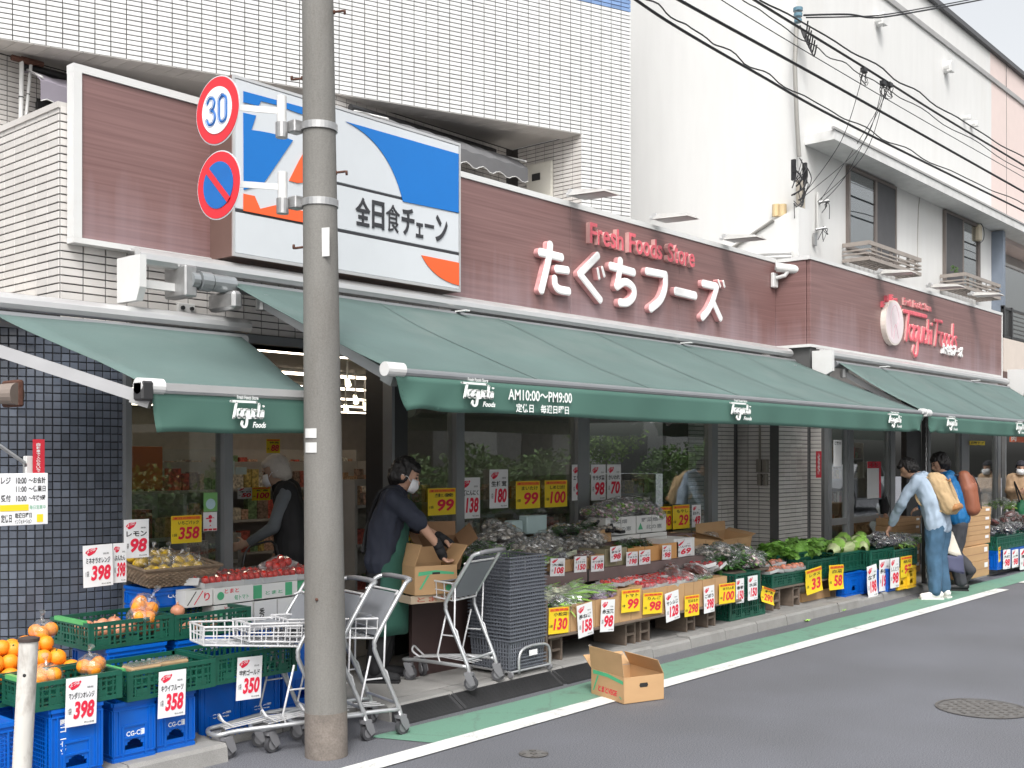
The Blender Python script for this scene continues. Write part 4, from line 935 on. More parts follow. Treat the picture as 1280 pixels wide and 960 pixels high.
for xx in (a.x+.03, b.x-.03): MB().tube([(xx, 6.572, (a.z+b.z)/2), (xx, 6.555, (a.z+b.z)/2)], .014, 8).build('bolt', M_dframe, t)
awD = thing('awning', 'folded end of another awning with a white end plate at the right edge', 'awning', (20.2, 5.9, 2.9), 'green retractable awnings along the shop front')
mb = MB(); mb.prism([(19.62, 5.9+a, 2.92+b*1.5) for a, b in [(-.17, .16), (-.17, -.06), (-.10, -.18), (.12, -.18), (.12, .16)]], (.05, 0, 0)); mb.build('end_bracket', M_white, awD)
MB().grid([[(19.7+i*.5, 5.8-s*1.0, 3.0-s*.6) for i in range(12)][::-1] for s in (0, .5, 1)], thick=.003).build('canopy_cloth', M_fab, awD)
MB().grid([[(19.7+i*.5, 4.8, 2.4-.2*s) for i in range(12)] for s in (1, 0)], thick=.002).build("valance", M_fabv, awD)
# dark support post between the awnings, wrapped with chain
q = 5.2; xp = gx(1155.5, q); t = thing('awning_post', 'thin dark awning support post where two awnings meet', 'post', (xp, q, .1))
MB().cbox(xp-.028, xp+.028, q-.028, q+.028, .1, 2.36, .005).build('shaft', M_dframe, t); MB().cbox(xp-.08, xp+.08, q-.08, q+.08, .1, .115, .004).build('foot_plate', M_steel, t)
for i in range(34):
    z = 2.2-i*.06; mb = MB(); mb.tube([(xp-.032+.008*math.cos(a)*(i % 2), q-.035-.008*math.cos(a)*((i+1) % 2), z+.035*math.sin(a)) for a in [k*math.pi/4 for k in range(8)]], .004, 4, closed=True); mb.build('chain_link', M_steel, t)

# ------------------------------------------------------------------ utility pole and road signs
P0 = ground(408, 944); pole = thing('utility_pole', 'tall grey-brown concrete utility pole standing at the roadside', 'utility pole', P0)
def pc(z): k = z/4.28; return Vector((P0.x - .028*k*1.75*SA*1.0, P0.y + .028*k*1.75*CA, z))
M_pole = mat('pole_concrete', (.172, .166, .153), .75, var=.14, vs=3., stretch=(1, 1, .25), bump=.3, bs=60., grime=(.125, .115, .10, .55), gs=7., spk=.10, sps=120.)
mb = MB(); mb.tube([pc(z) for z in (0, .28, .5, 2, 4, 6.5, 9)], [.120, .119, .117, .105, .090, .078, .065], 32); mb.build('shaft', M_pole, pole, smooth='auto')
MB().tube([pc(0), pc(.255)], [.1215, .1205], 32).build('painted_foot', mat('pole_foot', (.18, .155, .135), .85, var=.2, vs=8, grime=(.13, .11, .095, .7), gs=9, bump=.3, spk=.15, sps=90), pole, smooth='auto')
RV = Vector((SA, -CA, 0)); FV = Vector((CA, SA, 0))
for k, (v, s_) in enumerate([(12, 1), (95, -1), (214, 1), (307, -1), (-60, -1)]):
    z = EYE + (HOR-v)*6.25/FPX; c0 = pc(z); r0 = .092; mb = MB(); mb.tube([c0 + RV*s_*(r0-.01), c0 + RV*s_*(r0+.055) + Vector((0, 0, .008*s_))], .007, 8); mb.tube([c0 + RV*s_*(r0+.055), c0 + RV*s_*(r0+.066)], .014, 8); mb.tube([c0 + RV*s_*(r0-.004), c0 + RV*s_*(r0+.006)], .013, 8); mb.build('step_bolt', M_rust, pole)
z = EYE + (HOR-301)*6.15/FPX; c0 = pc(z); mb = MB()
pl_ = mb.obox(c0 - FV*.099 + RV*.035, (.002, .075, .16), rotz(math.atan2(FV.y, FV.x) - R(24))); mb.build('number_plate', M_white, pole)
for k, (v, h) in enumerate([(541, .028), (559, .03)]):
    z = EYE + (HOR-v)*6.15/FPX; c0 = pc(z); d0 = (-FV*.93 - RV*.50).normalized()
    rows = [[tuple(c0 + (Matrix.Rotation(a, 3, 'Z') @ d0)*.1115 + Vector((0, 0, dz))) for a in [R(q) for q in range(-22, 26, 6)]] for dz in (-h, h*.9)]
    mb = MB(); mb.grid(rows[::-1], thick=.0); mb.build('torn_sticker', M_white, pole)
z = EYE + (HOR-750)*6.15/FPX; MB().ball(pc(z) - FV*.116 - RV*.025, .009).build('bolt_hole_plug', M_rust, pole)
def road_sign(u, v, vb, lab, kind):
    z = EYE + (HOR-vb)*6.25/FPX; c0 = pc(z); t = thing('road_sign', lab, 'road sign', c0 - Vector((0, 0, .1)), 'round road signs banded to the pole')
    n = 28; ring = [c0 + (RV*math.cos(a) + FV*math.sin(a))*.104 for a in [2*math.pi*i/n for i in range(n)]]
    mb = MB(); mb.v = [tuple(p + Vector((0, 0, dz))) for dz in (-.02, .02) for p in ring]; inner = [c0 + (p-c0)*.93 for p in ring]; mb.v += [tuple(p + Vector((0, 0, dz))) for dz in (-.02, .02) for p in inner]
    for i in range(n):
        j = (i+1) % n; mb.f += [[i, j, n+j, n+i], [n+i, n+j, 3*n+j, 3*n+i], [2*n+i, i, i, 2*n+i][:0] or [i, 2*n+i, 2*n+j, j]]; mb.m += [0, 0, 0]
    mb.build('steel_band', M_steel, t)
    b1 = c0 - RV*.13 - FV*.02; MB().cbox(*[q for k_ in range(3) for q in (b1[k_]-.035, b1[k_]+.035)], .006).build('clamp', M_steel, t)
    pst = c0 - RV*.205 - FV*.04; MB().tube([pst - Vector((0, 0, .055)), pst + Vector((0, 0, .17))], .027, 14).build('stub_pipe', M_white, t)
    MB().tube([pst - Vector((0, 0, .065)), pst + Vector((0, 0, .02))], .034, 14).build('sleeve', M_steel, t)
    # bracket arms run level from the stub pipe to the disc
    F0 = 6.1; dc = Vector((*(FV*F0 + RV*((u-640)/FPX*F0)).xy, EYE + (HOR-v)*F0/FPX))
    fwd = (-FV*.80 - RV*-.0 + RV*.0); nrm = (-FV*math.cos(R(38)) - RV*-math.sin(R(38))*-1.0).normalized()
    nrm = (-FV*math.cos(R(42)) + RV*math.sin(R(42))).normalized() if False else (-FV*.79 - RV*.61).normalized()
    up = Vector((0, 0, 1)); sx = up.cross(nrm).normalized()
    rad = .190; KR = rad/.168
    Mx = Matrix((sx, nrm*-1, up)).transposed()
    def disc(r, off, nm, m, y2=None, parent=t):
        k = 48; mb = MB(); mb.v = [tuple(dc + sx*r*math.cos(a) + up*r*math.sin(a) + nrm*off) for a in [2*math.pi*i/k for i in range(k)]] + [tuple(dc + sx*r*math.cos(a) + up*r*math.sin(a) + nrm*(off-.003)) for a in [2*math.pi*i/k for i in range(k)]]
        mb.f = [list(range(k)), [k+i for i in range(k)][::-1]] + [[(i+1) % k, i, k+i, k+(i+1) % k] for i in range(k)]; mb.m = [0]*len(mb.f); return mb.build(nm, m, parent)
    disc(rad, 0, 'plate', M_signw); disc(rad*.965, .0032, 'red_ring', mat('sign_red', (.62, .018, .03), .3, var=.02), parent=t)
    disc(rad*.68, .0064, 'centre', M_paper if kind == '30' else mat('sign_cobalt', (.0, .12, .42), .3, var=.02))
    if kind == '30':
        def num(pts, nm):
            mb = MB(); stroke(mb, [(a_*KR, b_*KR) for a_, b_ in pts], .0105*KR, 0, -.002, n=6); mb.v = [tuple(dc + sx*a + up*c_ + nrm*(.0096-b)) for a, b, c_ in mb.v]; mb.build(nm, mat('sign_cobalt', (.0, .12, .42), .3), t)
        num([(-.074, .044), (-.058, .064), (-.032, .062), (-.018, .042), (-.028, .014), (-.046, .006)], 'digit_3'); num([(-.046, .006), (-.024, -.006), (-.014, -.034), (-.03, -.060), (-.058, -.062), (-.076, -.040)], 'digit_3')
        num([(.045, .064), (.020, .046), (.018, 0), (.020, -.046), (.045, -.064), (.070, -.046), (.072, 0), (.070, .046), (.0455, .064)], 'digit_0')
    else:
        w_ = .0175; L_ = rad*.70; a = R(-45); mb = MB(); dd = sx*math.cos(a) + up*math.sin(a); pp = sx*-math.sin(a) + up*math.cos(a)
        P = [dc + dd*s1*L_ + pp*s2*w_ + nrm*.0075 for s1, s2 in ((-1,-1),(1,-1),(1,1),(-1,1))]; mb.prism(P, nrm*.002); mb.build('diagonal_bar', mat('sign_red', (.62, .018, .03)), t)
    e = dc - nrm*.03; a_ = pst + Vector((0, 0, .03 + .055))
    for dz in (.0,):
        d = e + Vector((0, 0, (a_-e).z*.75)) - a_; m_ = a_ + d*.5; MB().obox(m_, (d.length, .008, .035), d.to_track_quat('X', 'Z').to_matrix()).build('bracket_arm', M_white, t)
    ee = e + Vector((0, 0, (a_-e).z*.75)); MB().cbox(ee.x-.02, ee.x+.02, ee.y-.02, ee.y+.02, dc.z-.12, dc.z+.12, .004).build('rear_channel', M_steel, t)
    return dc
d1 = road_sign(272, 138, 158, 'round red-ringed speed sign reading 30', '30'); d2 = road_sign(273.5, 231.5, 253, 'round blue no-parking sign with a red ring and diagonal bar', 'np')
# rust-stained white stake at the lower left
t = thing('white_stake', 'chipped white-painted square steel post with a dark cap at the lower left', 'post', (1.65, 3.2, 0))
q = at(31, 960, 3.6); F0 = 4.1; c0 = FV*F0 + RV*((28-640)/FPX*F0); M_stk = mat('chipped_white', (.58, .56, .52), .6, var=.06, grime=(.16, .12, .09, .85), gs=9., stretch=(1, 1, .45), bump=.3, bs=30.)
zt = EYE + (HOR-800)*F0/FPX; top = FV*F0 + RV*((36-640)/FPX*F0)
t['wl'] = [c0.x, c0.y, 0]; t.location = (c0.x, c0.y, 0)
bot = c0 + (c0-top)*1.3
mb = MB(); mb.tube([(bot.x, bot.y, 0), (top.x, top.y, zt)], .034, 24); mb.build('shaft', M_stk, t, smooth='auto')
MB().tube([(top.x, top.y, zt-.004), (top.x, top.y, zt+.008), (top.x, top.y, zt+.012)], [.0385, .0385, .022], 20).build('cap', mat('dark_brown_cap', (.05, .035, .03), .6), t)
e = Vector((top.x, top.y, zt-.125)) - FV*.03 - RV*.002; MB().ball(e, .0075).build('bolt_hole', M_ink, t)

# ------------------------------------------------------------------ overhead lines and the riser
YC = 5.4
def cable(pts, r, lab, wob=0., Y=YC, n=1):
    P = [at(u, v, Y) for u, v in pts]
    if len(P) == 2: P = [P[0], P[0].lerp(P[1], .33) - Vector((0, 0, .02)), P[0].lerp(P[1], .66) - Vector((0, 0, .02)), P[1]]
    P = smooth_path(P, 12)
    if wob: P = [p + Vector((0, wob*math.cos(i*1.1), wob*math.sin(i*.83))) for i, p in enumerate(P)]
    tag(MB().tube(P, r, 6).build('overhead_cable', M_cable), lab, 'cable', 'overhead cables crossing the street front')
cable([(760, -52), (849, 0), (1070, 122), (1280, 240), (1400, 307)], .015, 'thickest single black overhead cable, crossing above the canopy')
cable([(770, -18), (840, 30), (950, 94), (1060, 155), (1280, 264), (1400, 325)], .0135, 'lowest black overhead cable, crossing the top of the white canopy')
cable([(770, -28), (840, 20), (905, 61), (990, 112), (1080, 160), (1180, 210), (1280, 256), (1400, 315)], .007, 'wavy black cable lashed just above the lowest overhead cable', .016)
cable([(900, -28), (943, 0), (1080, 84), (1180, 147), (1280, 207), (1400, 280)], .0135, 'black overhead cable passing the head of the wall riser')
cable([(890, -28), (931, 0), (1010, 54), (1080, 94), (1150, 136), (1280, 214), (1400, 284)], .006, 'thin wavy cable clipped under the cable at the riser head', .014)
cable([(905, -28), (953, 0), (1085, 76), (1180, 137), (1280, 198), (1400, 268)], .009, 'thin cable running just above the cable at the riser head', .015)
cable([(860, -30), (902, 0), (995, 57), (1150, 148), (1280, 222), (1400, 292)], .005, 'very thin pale wire between the upper and middle cables')
cable([(1005, 19), (1060, 18), (1095, 22), (1150, 14), (1230, -1), (1300, -16)], .012, 'twin cable running right from the insulator at the top', Y=5.9)
cable([(1008, 22), (1060, 21), (1100, 19), (1150, 11), (1230, -4), (1300, -20)], .009, 'second strand of the cable running right from the insulator', Y=5.9)
for k, (a, b, c_) in enumerate([((1079, 92), (1052, 175), (1002, 247)), ((1104, 105), (1078, 180), (1000, 250)), ((1108, 107), (1082, 190), (1022, 252)), ((1112, 108), (1060, 215), (1024, 256)), ((1101, 104), (1095, 140), (1026, 250))]):
    y1 = YW-.12; P = smooth_path([at(*a, YC), at(*b, 5.9), at(*c_, y1)], 10)
    tag(MB().tube(P, .0045, 5).build('drop_wire', M_cable), ['drop wire farthest left, from the overhead cable to the riser', 'drop wire from the second clamp down to the riser foot', 'drop wire sweeping to the bracket right of the riser', 'lowest sagging drop wire to the bracket right of the riser', 'short steep drop wire ending at the bracket right of the riser'][k], 'wire', 'drop wires from the overhead cables')
for k, (u, v) in enumerate([(1080, 88), (1104, 104), (1112, 106)]):
    p = at(u, v, YC); t = thing('cable_clamp', ['leftmost clamp with loops on the upper cable', 'middle clamp with loops on the upper cable', 'rightmost clamp with loops on the upper cable'][k], 'clamp', p)
    MB().obox(p, (.09, .05, .05)).build('block', M_cable, t)
    for q in range(3):
        r_ = random.uniform(.05, .09); o = p + Vector((random.uniform(-.05, .05), 0, -.08)); MB().tube([o + Vector((r_*math.cos(a), .02*math.sin(2*a+q), r_*1.2*math.sin(a))) for a in [i*math.pi/6 for i in range(12)]], .004, 4, closed=True).build('wire_loop', M_cable, t)
ris = thing('cable_riser', 'grey riser conduit with tangled black wires on the corner of the white building', 'conduit', at(1000, 320, YW-.06))
yr = YW-.05; P = [at(995.5, 32, yr), at(993.5, 80, yr), at(996, 150, yr), at(999, 196, yr)]; MB().tube(P, .028, 10).build('pipe', mat('conduit_grey', (.30, .29, .27), .6), ris)
P = [at(999.5, 226, yr), at(1000, 262, yr), at(1000, 325, yr)]; MB().tube(P, .045, 10).build('lower_pipe', mat('conduit_cream', (.50, .45, .38), .6), ris); MB().tube([p + Vector((.10, 0, 0)) for p in P], .02, 8).build('side_pipe', MATS['conduit_cream'], ris)
for q, z in enumerate((12, 19, 26)): p = at(997.5, z, yr-.03); MB().tube([p + Vector((0, 0, .02)), p + Vector((0, 0, -.02))], .06-.006*q, 12).build('insulator', mat('glass_blue', (.10, .20, .26), .15), ris)
for q in range(22):
    u0 = 1000 + random.uniform(-10, 9); v0 = random.uniform(196, 262); a = at(u0, v0, yr-.05); b = at(1000+random.uniform(-11, 9), v0+random.uniform(14, 36), yr-.07); m_ = a.lerp(b, .5) + Vector((random.uniform(-.1, .1), -.04, random.uniform(-.04, .04)))
    MB().tube([a, m_, b], random.choice([.005, .007, .011]), 5, sub=5).build('wire', M_cable, ris)
for q in range(6): p = at(992 + 14*(q % 2), 204+q*4.2, yr-.05); MB().obox(p, (.04, .05, .09)).build('connector', M_cable, ris)
for q in range(6):
    a = at(1000+q*2, 32+q*3, yr-.04); b = at(1010+q*2.2, 26+q*6, yr-.2); MB().tube([a, a.lerp(b, .5)+Vector((.03, 0, -.18)), b], .010, 5, sub=5).build('head_wire', M_cable, ris)
for k, (u, v) in enumerate([(973, 264), (981, 264)]):
    d = ray(u, v); yy = d[1]*XW/d[0]; p = Vector((XW-.06, yy, EYE+d[2]*XW/d[0])); tag(MB().tube([p - Vector((0, 0, .075)), p + Vector((0, 0, .075))], .05, 14).build('junction_can', mat('cream_can', (.60, .46, .26), .5)), ['left of the two small cream junction cans on the white wall', 'right of the two small cream junction cans on the white wall'][k], 'junction box', 'cream junction cans on the white wall')
# brackets where the drop wires land, and more loose wiring round the riser
for k, (u, v) in enumerate([(1022, 254), (1018, 288)]):
    p = at(u, v, YW-.02); t = thing('wire_bracket', ['white wall bracket where the drop wires gather right of the riser', 'lower small dark bracket right of the riser'][k], 'bracket', p)
    MB().obox(p + Vector((0, -.01, -.12)), (.07, .02, .5 if k == 0 else .16)).build('plate', M_stucco if k == 0 else M_steel, t); MB().tube([p + Vector((-.03, -.03, 0)), p + Vector((.07, -.12, .03))], .018, 8).build('hook', M_steel, t)
    for q in range(4): a = p + Vector((.03, -.1, .0)); MB().tube([a, a + Vector((random.uniform(-.1, .1), -.03, random.uniform(-.1, .06))), a + Vector((random.uniform(-.15, .15), 0, random.uniform(-.22, .05)))], .005, 4, sub=5).build('wire', M_cable, t)
# lower white lean-to and pipes beyond the fascia
t = thing('lean_to', 'low white lean-to with pipes behind the fascia left of the corner', 'shed', (12.3, 7, 4))
def sx_(u, v, X):
    d = ray(u, v); s = X/d[0]; return Vector((X, d[1]*s, EYE + d[2]*s))
P = [sx_(905, 318, XW-.3), sx_(968, 275, XW-.3), sx_(998, 258, XW-.3), sx_(998, 330, XW-.3), sx_(905, 336, XW-.3)]
MB().prism(P[::-1], (.28, 0, 0)).build('body', M_stucco, t)
MB().tube([P[0]-Vector((.02,0,0)), P[1]-Vector((.02,0,0))], .02, 6).build('edge_cable', mat('conduit_grey', (.30, .29, .27)), t)
for q in range(2): a = sx_(930, 318+q*5, XW-.33); b = sx_(990, 316+q*5, XW-.33); MB().tube([a, b], .028, 8).build('pipe', M_white, t)
# ------------------------------------------------------------------ price cards
def smallw(s, n): return s[:n]
def card(kind, u0, v0, u1, v1, Y, name, price, label, tilt=0., lean=0., curl=.0, head='', rz=0.):
    # a hanging card, its picture rectangle measured on the plane y = Y
    a = at(u0, (v0+v1)/2, Y); b = at(u1, (v0+v1)/2, Y); w_ = b.x-a.x; mid = (a+b)/2
    d = ray((u0+u1)/2, 0); F = Y/d[1]; h = (v1-v0)/FPX*F*.93
    t = thing('price_card', label, 'price card', mid, world=False, group='handwritten price cards around the shop front')
    t.rotation_euler = (lean, tilt, rz)
    yel = kind == 'y'; n = 6
    def yy(z): return -curl*((.5 - (z/h+.5))**2)*(1 if z < h/2 else 0)
    rows = [[(x, yy(-h/2+h*i/n), -h/2+h*i/n) for x in (-w_/2, 0, w_/2)] for i in range(n+1)]
    MB().grid(rows, thick=.0018).build('sheet', M_yel if yel else M_paper, t)
    def pr(nm, s, x0, x1, z0, z1, m, off=.02, shear=0., e=.0012, slope=0.):
        mb = text_mb(s, x0, x1, z0, z1, 0, off=off, shear=shear, slope=slope)
        mb.v = [(p[0], yy(p[2]) - e - .0006, p[2]) for p in mb.v]
        if mb.v: mb.build(nm, m, t)
    def blot(cx, cz, rx, rz, ang, m, nm):
        k = 18; pts = []
        for i in range(k):
            a_ = -2*math.pi*i/k; r = 1 + .12*math.sin(3*a_+1) + .08*math.sin(5*a_); x, z = rx*r*math.cos(a_), rz*r*math.sin(a_)
            pts.append((cx+x*math.cos(ang)-z*math.sin(ang), yy(cz)-.0012, cz+x*math.sin(ang)+z*math.cos(ang)))
        mb = MB(); mb.v = pts; mb.f = [list(range(k))[::-1]]; mb.m = [0]; mb.build(nm, m, t)
    W, Hh = w_/2, h/2
    if yel:
        mb = MB(); mb.v = [(x, yy(z)-.0012, z) for x, z in ((-W*.93, Hh*.70), (W*.93, Hh*.70), (W*.93, Hh*.93), (-W*.93, Hh*.93))]; mb.f = [[0, 1, 2, 3]]; mb.m = [0]; mb.build('header_band', M_ora, t)
        pr('header_print', head or 'お買得品', -W*.85, W*.85, Hh*.73, Hh*.90, M_redn, e=.0016, off=.01)
        pr('name_print', name, -W*.55, W*.8, Hh*.34, Hh*.62, M_ink, off=.02)
        if len(price) > 2 or w_ > .0: pr('price_print', price, -W*(.35 if len(price) < 3 else .55), W*.85, -Hh*.72, Hh*.18, M_redn, off=.035, shear=.14)
        pr('unit_print', '1袋', -W*.92, -W*.62, -Hh*.5, -Hh*.28, M_ink, off=.01)
    else:
        blot(-W*.45, Hh*.70, W*.40, Hh*.15, .35, M_redn, 'red_stamp')
        pr('stamp_print', 'よつば', -W*.75, -W*.15, Hh*.62, Hh*.78, M_paper, e=.0016, off=.02, slope=.3)
        pr('origin_print', '国産', W*.35, W*.75, Hh*.52, Hh*.60, M_ink, off=.0)
        pr('name_print', name, -W*.82, W*.82, Hh*.12, Hh*.40, M_ink, off=.025)
        pr('unit_print', '1袋', -W*.85, -W*.62, -Hh*.5, -Hh*.22, M_ink, off=.0)
        pr('price_print', price, -W*.5, W*.85, -Hh*.72, Hh*.02, M_redn, off=.04, shear=.16)
        pr('small_print', '税込価格', W*.2, W*.85, -Hh*.92, -Hh*.84, M_ink, off=.0)
    return t

# ------------------------------------------------------------------ crates and boxes
def blue_crate(x0, x1, y0, y1, z0, z1, lab, text='CG-C圖', holes=True, low=False, m=None, grp='blue plastic crates', mesh=False, ml=False, name='blue_crate', vert=False):
    t = thing(name, lab, 'crate', ((x0+x1)/2, (y0+y1)/2, z0), grp); m = m or M_blue; w = .008
    H = z1-z0; mb = MB()
    def wall(A, B, nrm):
        # panel from A to B with rim, foot and ribs; nrm points outwards
        A = Vector(A); B = Vector(B); L = (B-A).length; d = (B-A)/L; nrm = Vector(nrm)
        def blk(s0, s1, za, zb, t0, t1):
            P = [A + d*s + nrm*q for s in (s0, s1) for q in (t0, t1)]
            xs = [p.x for p in P]; ys = [p.y for p in P]; mb.box(min(xs), max(xs), min(ys), max(ys), za, zb)
        if mesh or (ml and nrm.x < 0):
            n = int(L/.022)
            for i in range(n+1): blk(i*L/n-.0022 if i else 0, i*L/n+.0022, z0+.03, z1-.05, -w, -w+.004)
            for j in range(int((H-.08)/.022)+1): blk(0, L, z0+.03+j*.022, z0+.0345+j*.022, -w+.0005, -w+.0045)
            blk(0, L, z0, z0+.03, -w, 0); blk(0, L, z1-.05, z1, -w, 0)
        elif low or not holes: blk(.002, L-.002, z0+.001, z1-.001, -w, 0)
        else:
            # arched hand hole near the foot
            c = L/2; hw = min(.055, L*.22); za = z0+.055; n = 8
            blk(.002, c-hw, z0, z1-.001, -w, 0); blk(c+hw, L-.002, z0, z1-.001, -w, 0); blk(c-hw, c+hw, z0, za, -w, 0); blk(c-hw, c+hw, za+.055, z1-.001, -w, 0)
            for i in range(n):
                a0, a1 = -1+2*i/n, -1+2*(i+1)/n; hh = .053*math.sqrt(max(0, 1-((a0+a1)/2)**2))
                blk(c+a0*hw, c+a1*hw, za+hh, za+.055, -w, 0)
            blk(c-hw-.012, c+hw+.012, za+.058, za+.068, 0, .006); blk(c-hw-.012, c+hw+.012, z0+.125+.05, z0+.13+.055, 0, .006)
            for s in (c-hw-.018, c+hw+.006): blk(s, s+.012, z0+.02, z0+.185, 0, .0055)
        blk(0, L, z1-.02, z1, 0, .010); blk(0, L, z1-.045, z1-.039, 0, .007); blk(0, L, z0+.0, z0+.018, 0, .006); blk(0, L, z0+.032, z0+.037, 0, .006)
        for s in (.0, .03, L-.038, L-.008): blk(s, s+.008, z0+.037, z1-.045, 0, .0065)
    wall((x0, y0, 0), (x1, y0, 0), (0, -1, 0)); wall((x0, y1, 0), (x0, y0, 0), (-1, 0, 0)); wall((x1, y0, 0), (x1, y1, 0), (1, 0, 0)); wall((x1, y1, 0), (x0, y1, 0), (0, 1, 0))
    mb.box(x0+.01, x1-.01, y0+.01, y1-.01, z0+.012, z0+.02)
    mb.build('body', m, t)
    if text and not vert:
        ww = (x1-x0)*.42; zc = z0+H*(.62 if low else .44)
        text_mb(text, (x0+x1)/2-ww*.45, (x0+x1)/2+ww*.65, zc-.014, zc+.018, y0-.0012, off=.02).build('printed_mark', M_print, t)
        zc = z1-.075
    if vert:
        for k, ch in enumerate('圖コーセツ'):
            zz = z1-.085-k*.036; text_mb(ch, x0+.05, x0+.08, zz, zz+(.028 if ch != 'ー' else .006), y0-.0012, off=.03).build('printed_mark', M_print, t)
    return t
GC = {}
def green_crate(x0, x1, y0, y1, z0, z1, lab, clip=True, m=None):
    key = (round(x1-x0, 2), round(y1-y0, 2), round(z1-z0, 2)); t = thing('green_crate', lab, 'crate', ((x0+x1)/2, (y0+y1)/2, z0), 'dark green ventilated produce crates')
    W, D, H = x1-x0, y1-y0, z1-z0; hx, hy = W/2, D/2
    if key not in GC:
        mb = MB()
        def side(L, M):
            # lattice side: local x along the side, y=0 outside face
            def b(xa, xb, za, zb, t0=0, t1=.008):
                q = MB(); q.box(xa, xb, t0, t1, za, zb); q.xf(M); mb.add(q.v, q.f)
            b(-L/2, L/2, H-.022, H, -.006, .012); b(-L/2, L/2, 0, .022, -.003, .010); b(-L/2, L/2, H*.46, H*.46+.009, .0005, .0075); b(-L/2, L/2, H-.045, H-.036, .0005, .0075); b(-L/2, L/2, .034, .041, .0005, .0075)
            n = max(4, int(L/.036))
            for i in range(n+1):
                x = -L/2+.004+(L-.016)*i/n; b(x, x+(.010 if i % 3 else .018), .022, H-.022)
            k = int(L/.16)
            for i in range(k): x = -L/2+L*(i+.5)/k; b(x-.035, x+.035, .0225, .055 if i % 2 else .06, .001, .009)
        side(W, Matrix.Translation((0, -hy, 0))); side(W, Matrix.Translation((0, hy, 0)) @ Matrix.Rotation(math.pi, 4, 'Z'))
        side(D-.002, Matrix.Translation((-hx, 0, 0)) @ Matrix.Rotation(-math.pi/2, 4, 'Z')); side(D-.002, Matrix.Translation((hx, 0, 0)) @ Matrix.Rotation(math.pi/2, 4, 'Z'))
        for a in (-1, 1):
            for c_ in (-1, 1): mb.box(a*hx-a*.03, a*hx+a*.004, c_*hy-c_*.012, c_*hy+c_*.004, 0.001, H-.001)
        for i in range(8): mb.box(-hx+.02+i*(W-.04)/8, -hx+.05+i*(W-.04)/8, -hy+.01, hy-.01, .004, .010)
        for i in range(5): mb.box(-hx+.01, hx-.01, -hy+.02+i*(D-.04)/5, -hy+.04+i*(D-.04)/5, .0105, .015)
        GC[key] = mb.mesh('lattice', m or M_green)
    o = bpy.data.objects.new('lattice', GC[key]); C.objects.link(o); o.parent = t
    if clip:
        mb = MB(); mb.box(-hx-.008, -hx+.018, -hy*.75, hy*.75, H-.012, H+.010); c_ = mb.mesh('folding_clip', M_lime); c2 = bpy.data.objects.new('folding_clip', c_); C.objects.link(c2); c2.parent = t
    return t
def carton(x0, x1, y0, y1, z0, z1, lab, m=None, flaps=0., fill=True, rz=0., grp='cardboard produce boxes on the display', name='cardboard_box', hand=True, flapm=None, cut=None):
    # open-topped box with walls of real thickness; flaps = length of the folded-out top flaps
    t = thing(name, lab, 'box', ((x0+x1)/2, (y0+y1)/2, z0), grp, rz=rz, world=False); m = m or M_card; w = .005
    hx, hy, H = (x1-x0)/2, (y1-y0)/2, z1-z0
    mb = MB(); mb.box(-hx, hx, -hy, -hy+w, 0, H).box(-hx, hx, hy-w, hy, 0, H).box(-hx, -hx+w, -hy+w, hy-w, 0, H).box(hx-w, hx, -hy+w, hy-w, 0, H).box(-hx+w, hx-w, -hy+w, hy-w, .001, w); mb.build('body', m, t)
    MB().box(-.004, .004, -hy-.0012, -hy-.0002, 0.01, H-.004).build('tape_seam', M_cardd if m is M_card else M_soffit, t) if (H > .12 and hx > .14) else None
    if hand and H > .14: MB().box(-hx*.2, hx*.2, -hy-.0015, -hy+.001, H*.62, H*.72).build('hand_hole', M_ink, t)
    if flaps:
        for ax, sg, an in (('x', -1, .9), ('x', 1, 1.1), ('y', 1, 1.3), ('y', -1, -1.9)):
            if ax == 'y' and sg == -1 and cut: continue
            L = flaps; q = MB()
            if ax == 'x': q.box(0, L, -hy, hy, 0, .004); M_ = Matrix.Translation((sg*hx, 0, H)) @ (Matrix.Rotation(math.pi, 4, 'Z') if sg < 0 else Matrix.Identity(4)) @ Matrix.Rotation(-an+.9 if sg > 0 else -.25, 4, 'Y')
            else: q.box(-hx, hx, 0, L, 0, .004); M_ = Matrix.Translation((0, sg*hy, H)) @ (Matrix.Rotation(math.pi, 4, 'Z') if sg < 0 else Matrix.Identity(4)) @ Matrix.Rotation(an if sg > 0 else an, 4, 'X')
            q.xf(M_); q.build('flap', flapm or m, t)
    return t
# ------------------------------------------------------------------ produce prototypes (copied out below, then removed)
FILM = glassmat('clear_bag_film', (.975, .98, .98), .12, .13, .05); FILM2 = glassmat('clear_tray_film', (.98, .98, .98), .08, .06, .05)
M_oran = mat('orange_peel', (.86, .28, .015), .42, var=.10, vs=5., bump=.3, bs=160., isl=.06); M_leaf = mat('dark_leaf', (.05, .15, .028), .5, var=.3, vs=14., isl=.45); M_leafl = mat('pale_leaf', (.24, .44, .08), .55, var=.25, vs=10., isl=.3)
def crumple(mb, c, sc, n=12, m=8, j=.16, mi=0): return mb.ball(c, 1, n, m, mi, sc=sc, jit=j)
def mk(name, cat, builds, group):
    r = proto(name, cat, group)
    for nm, mb, mt, sm in builds: mb.build(nm, mt, r, smooth=sm)
    return r
def p_orange():
    mb = MB(); mb.ball((0, 0, 0), .042, 16, 10, sc=(1, 1, .92)); st = MB().ball((0, 0, .038), .006, 6, 4)
    return mk('orange', 'fruit', [('fruit', mb, M_oran, True), ('stem_end', st, M_leaf, True)], 'loose oranges')
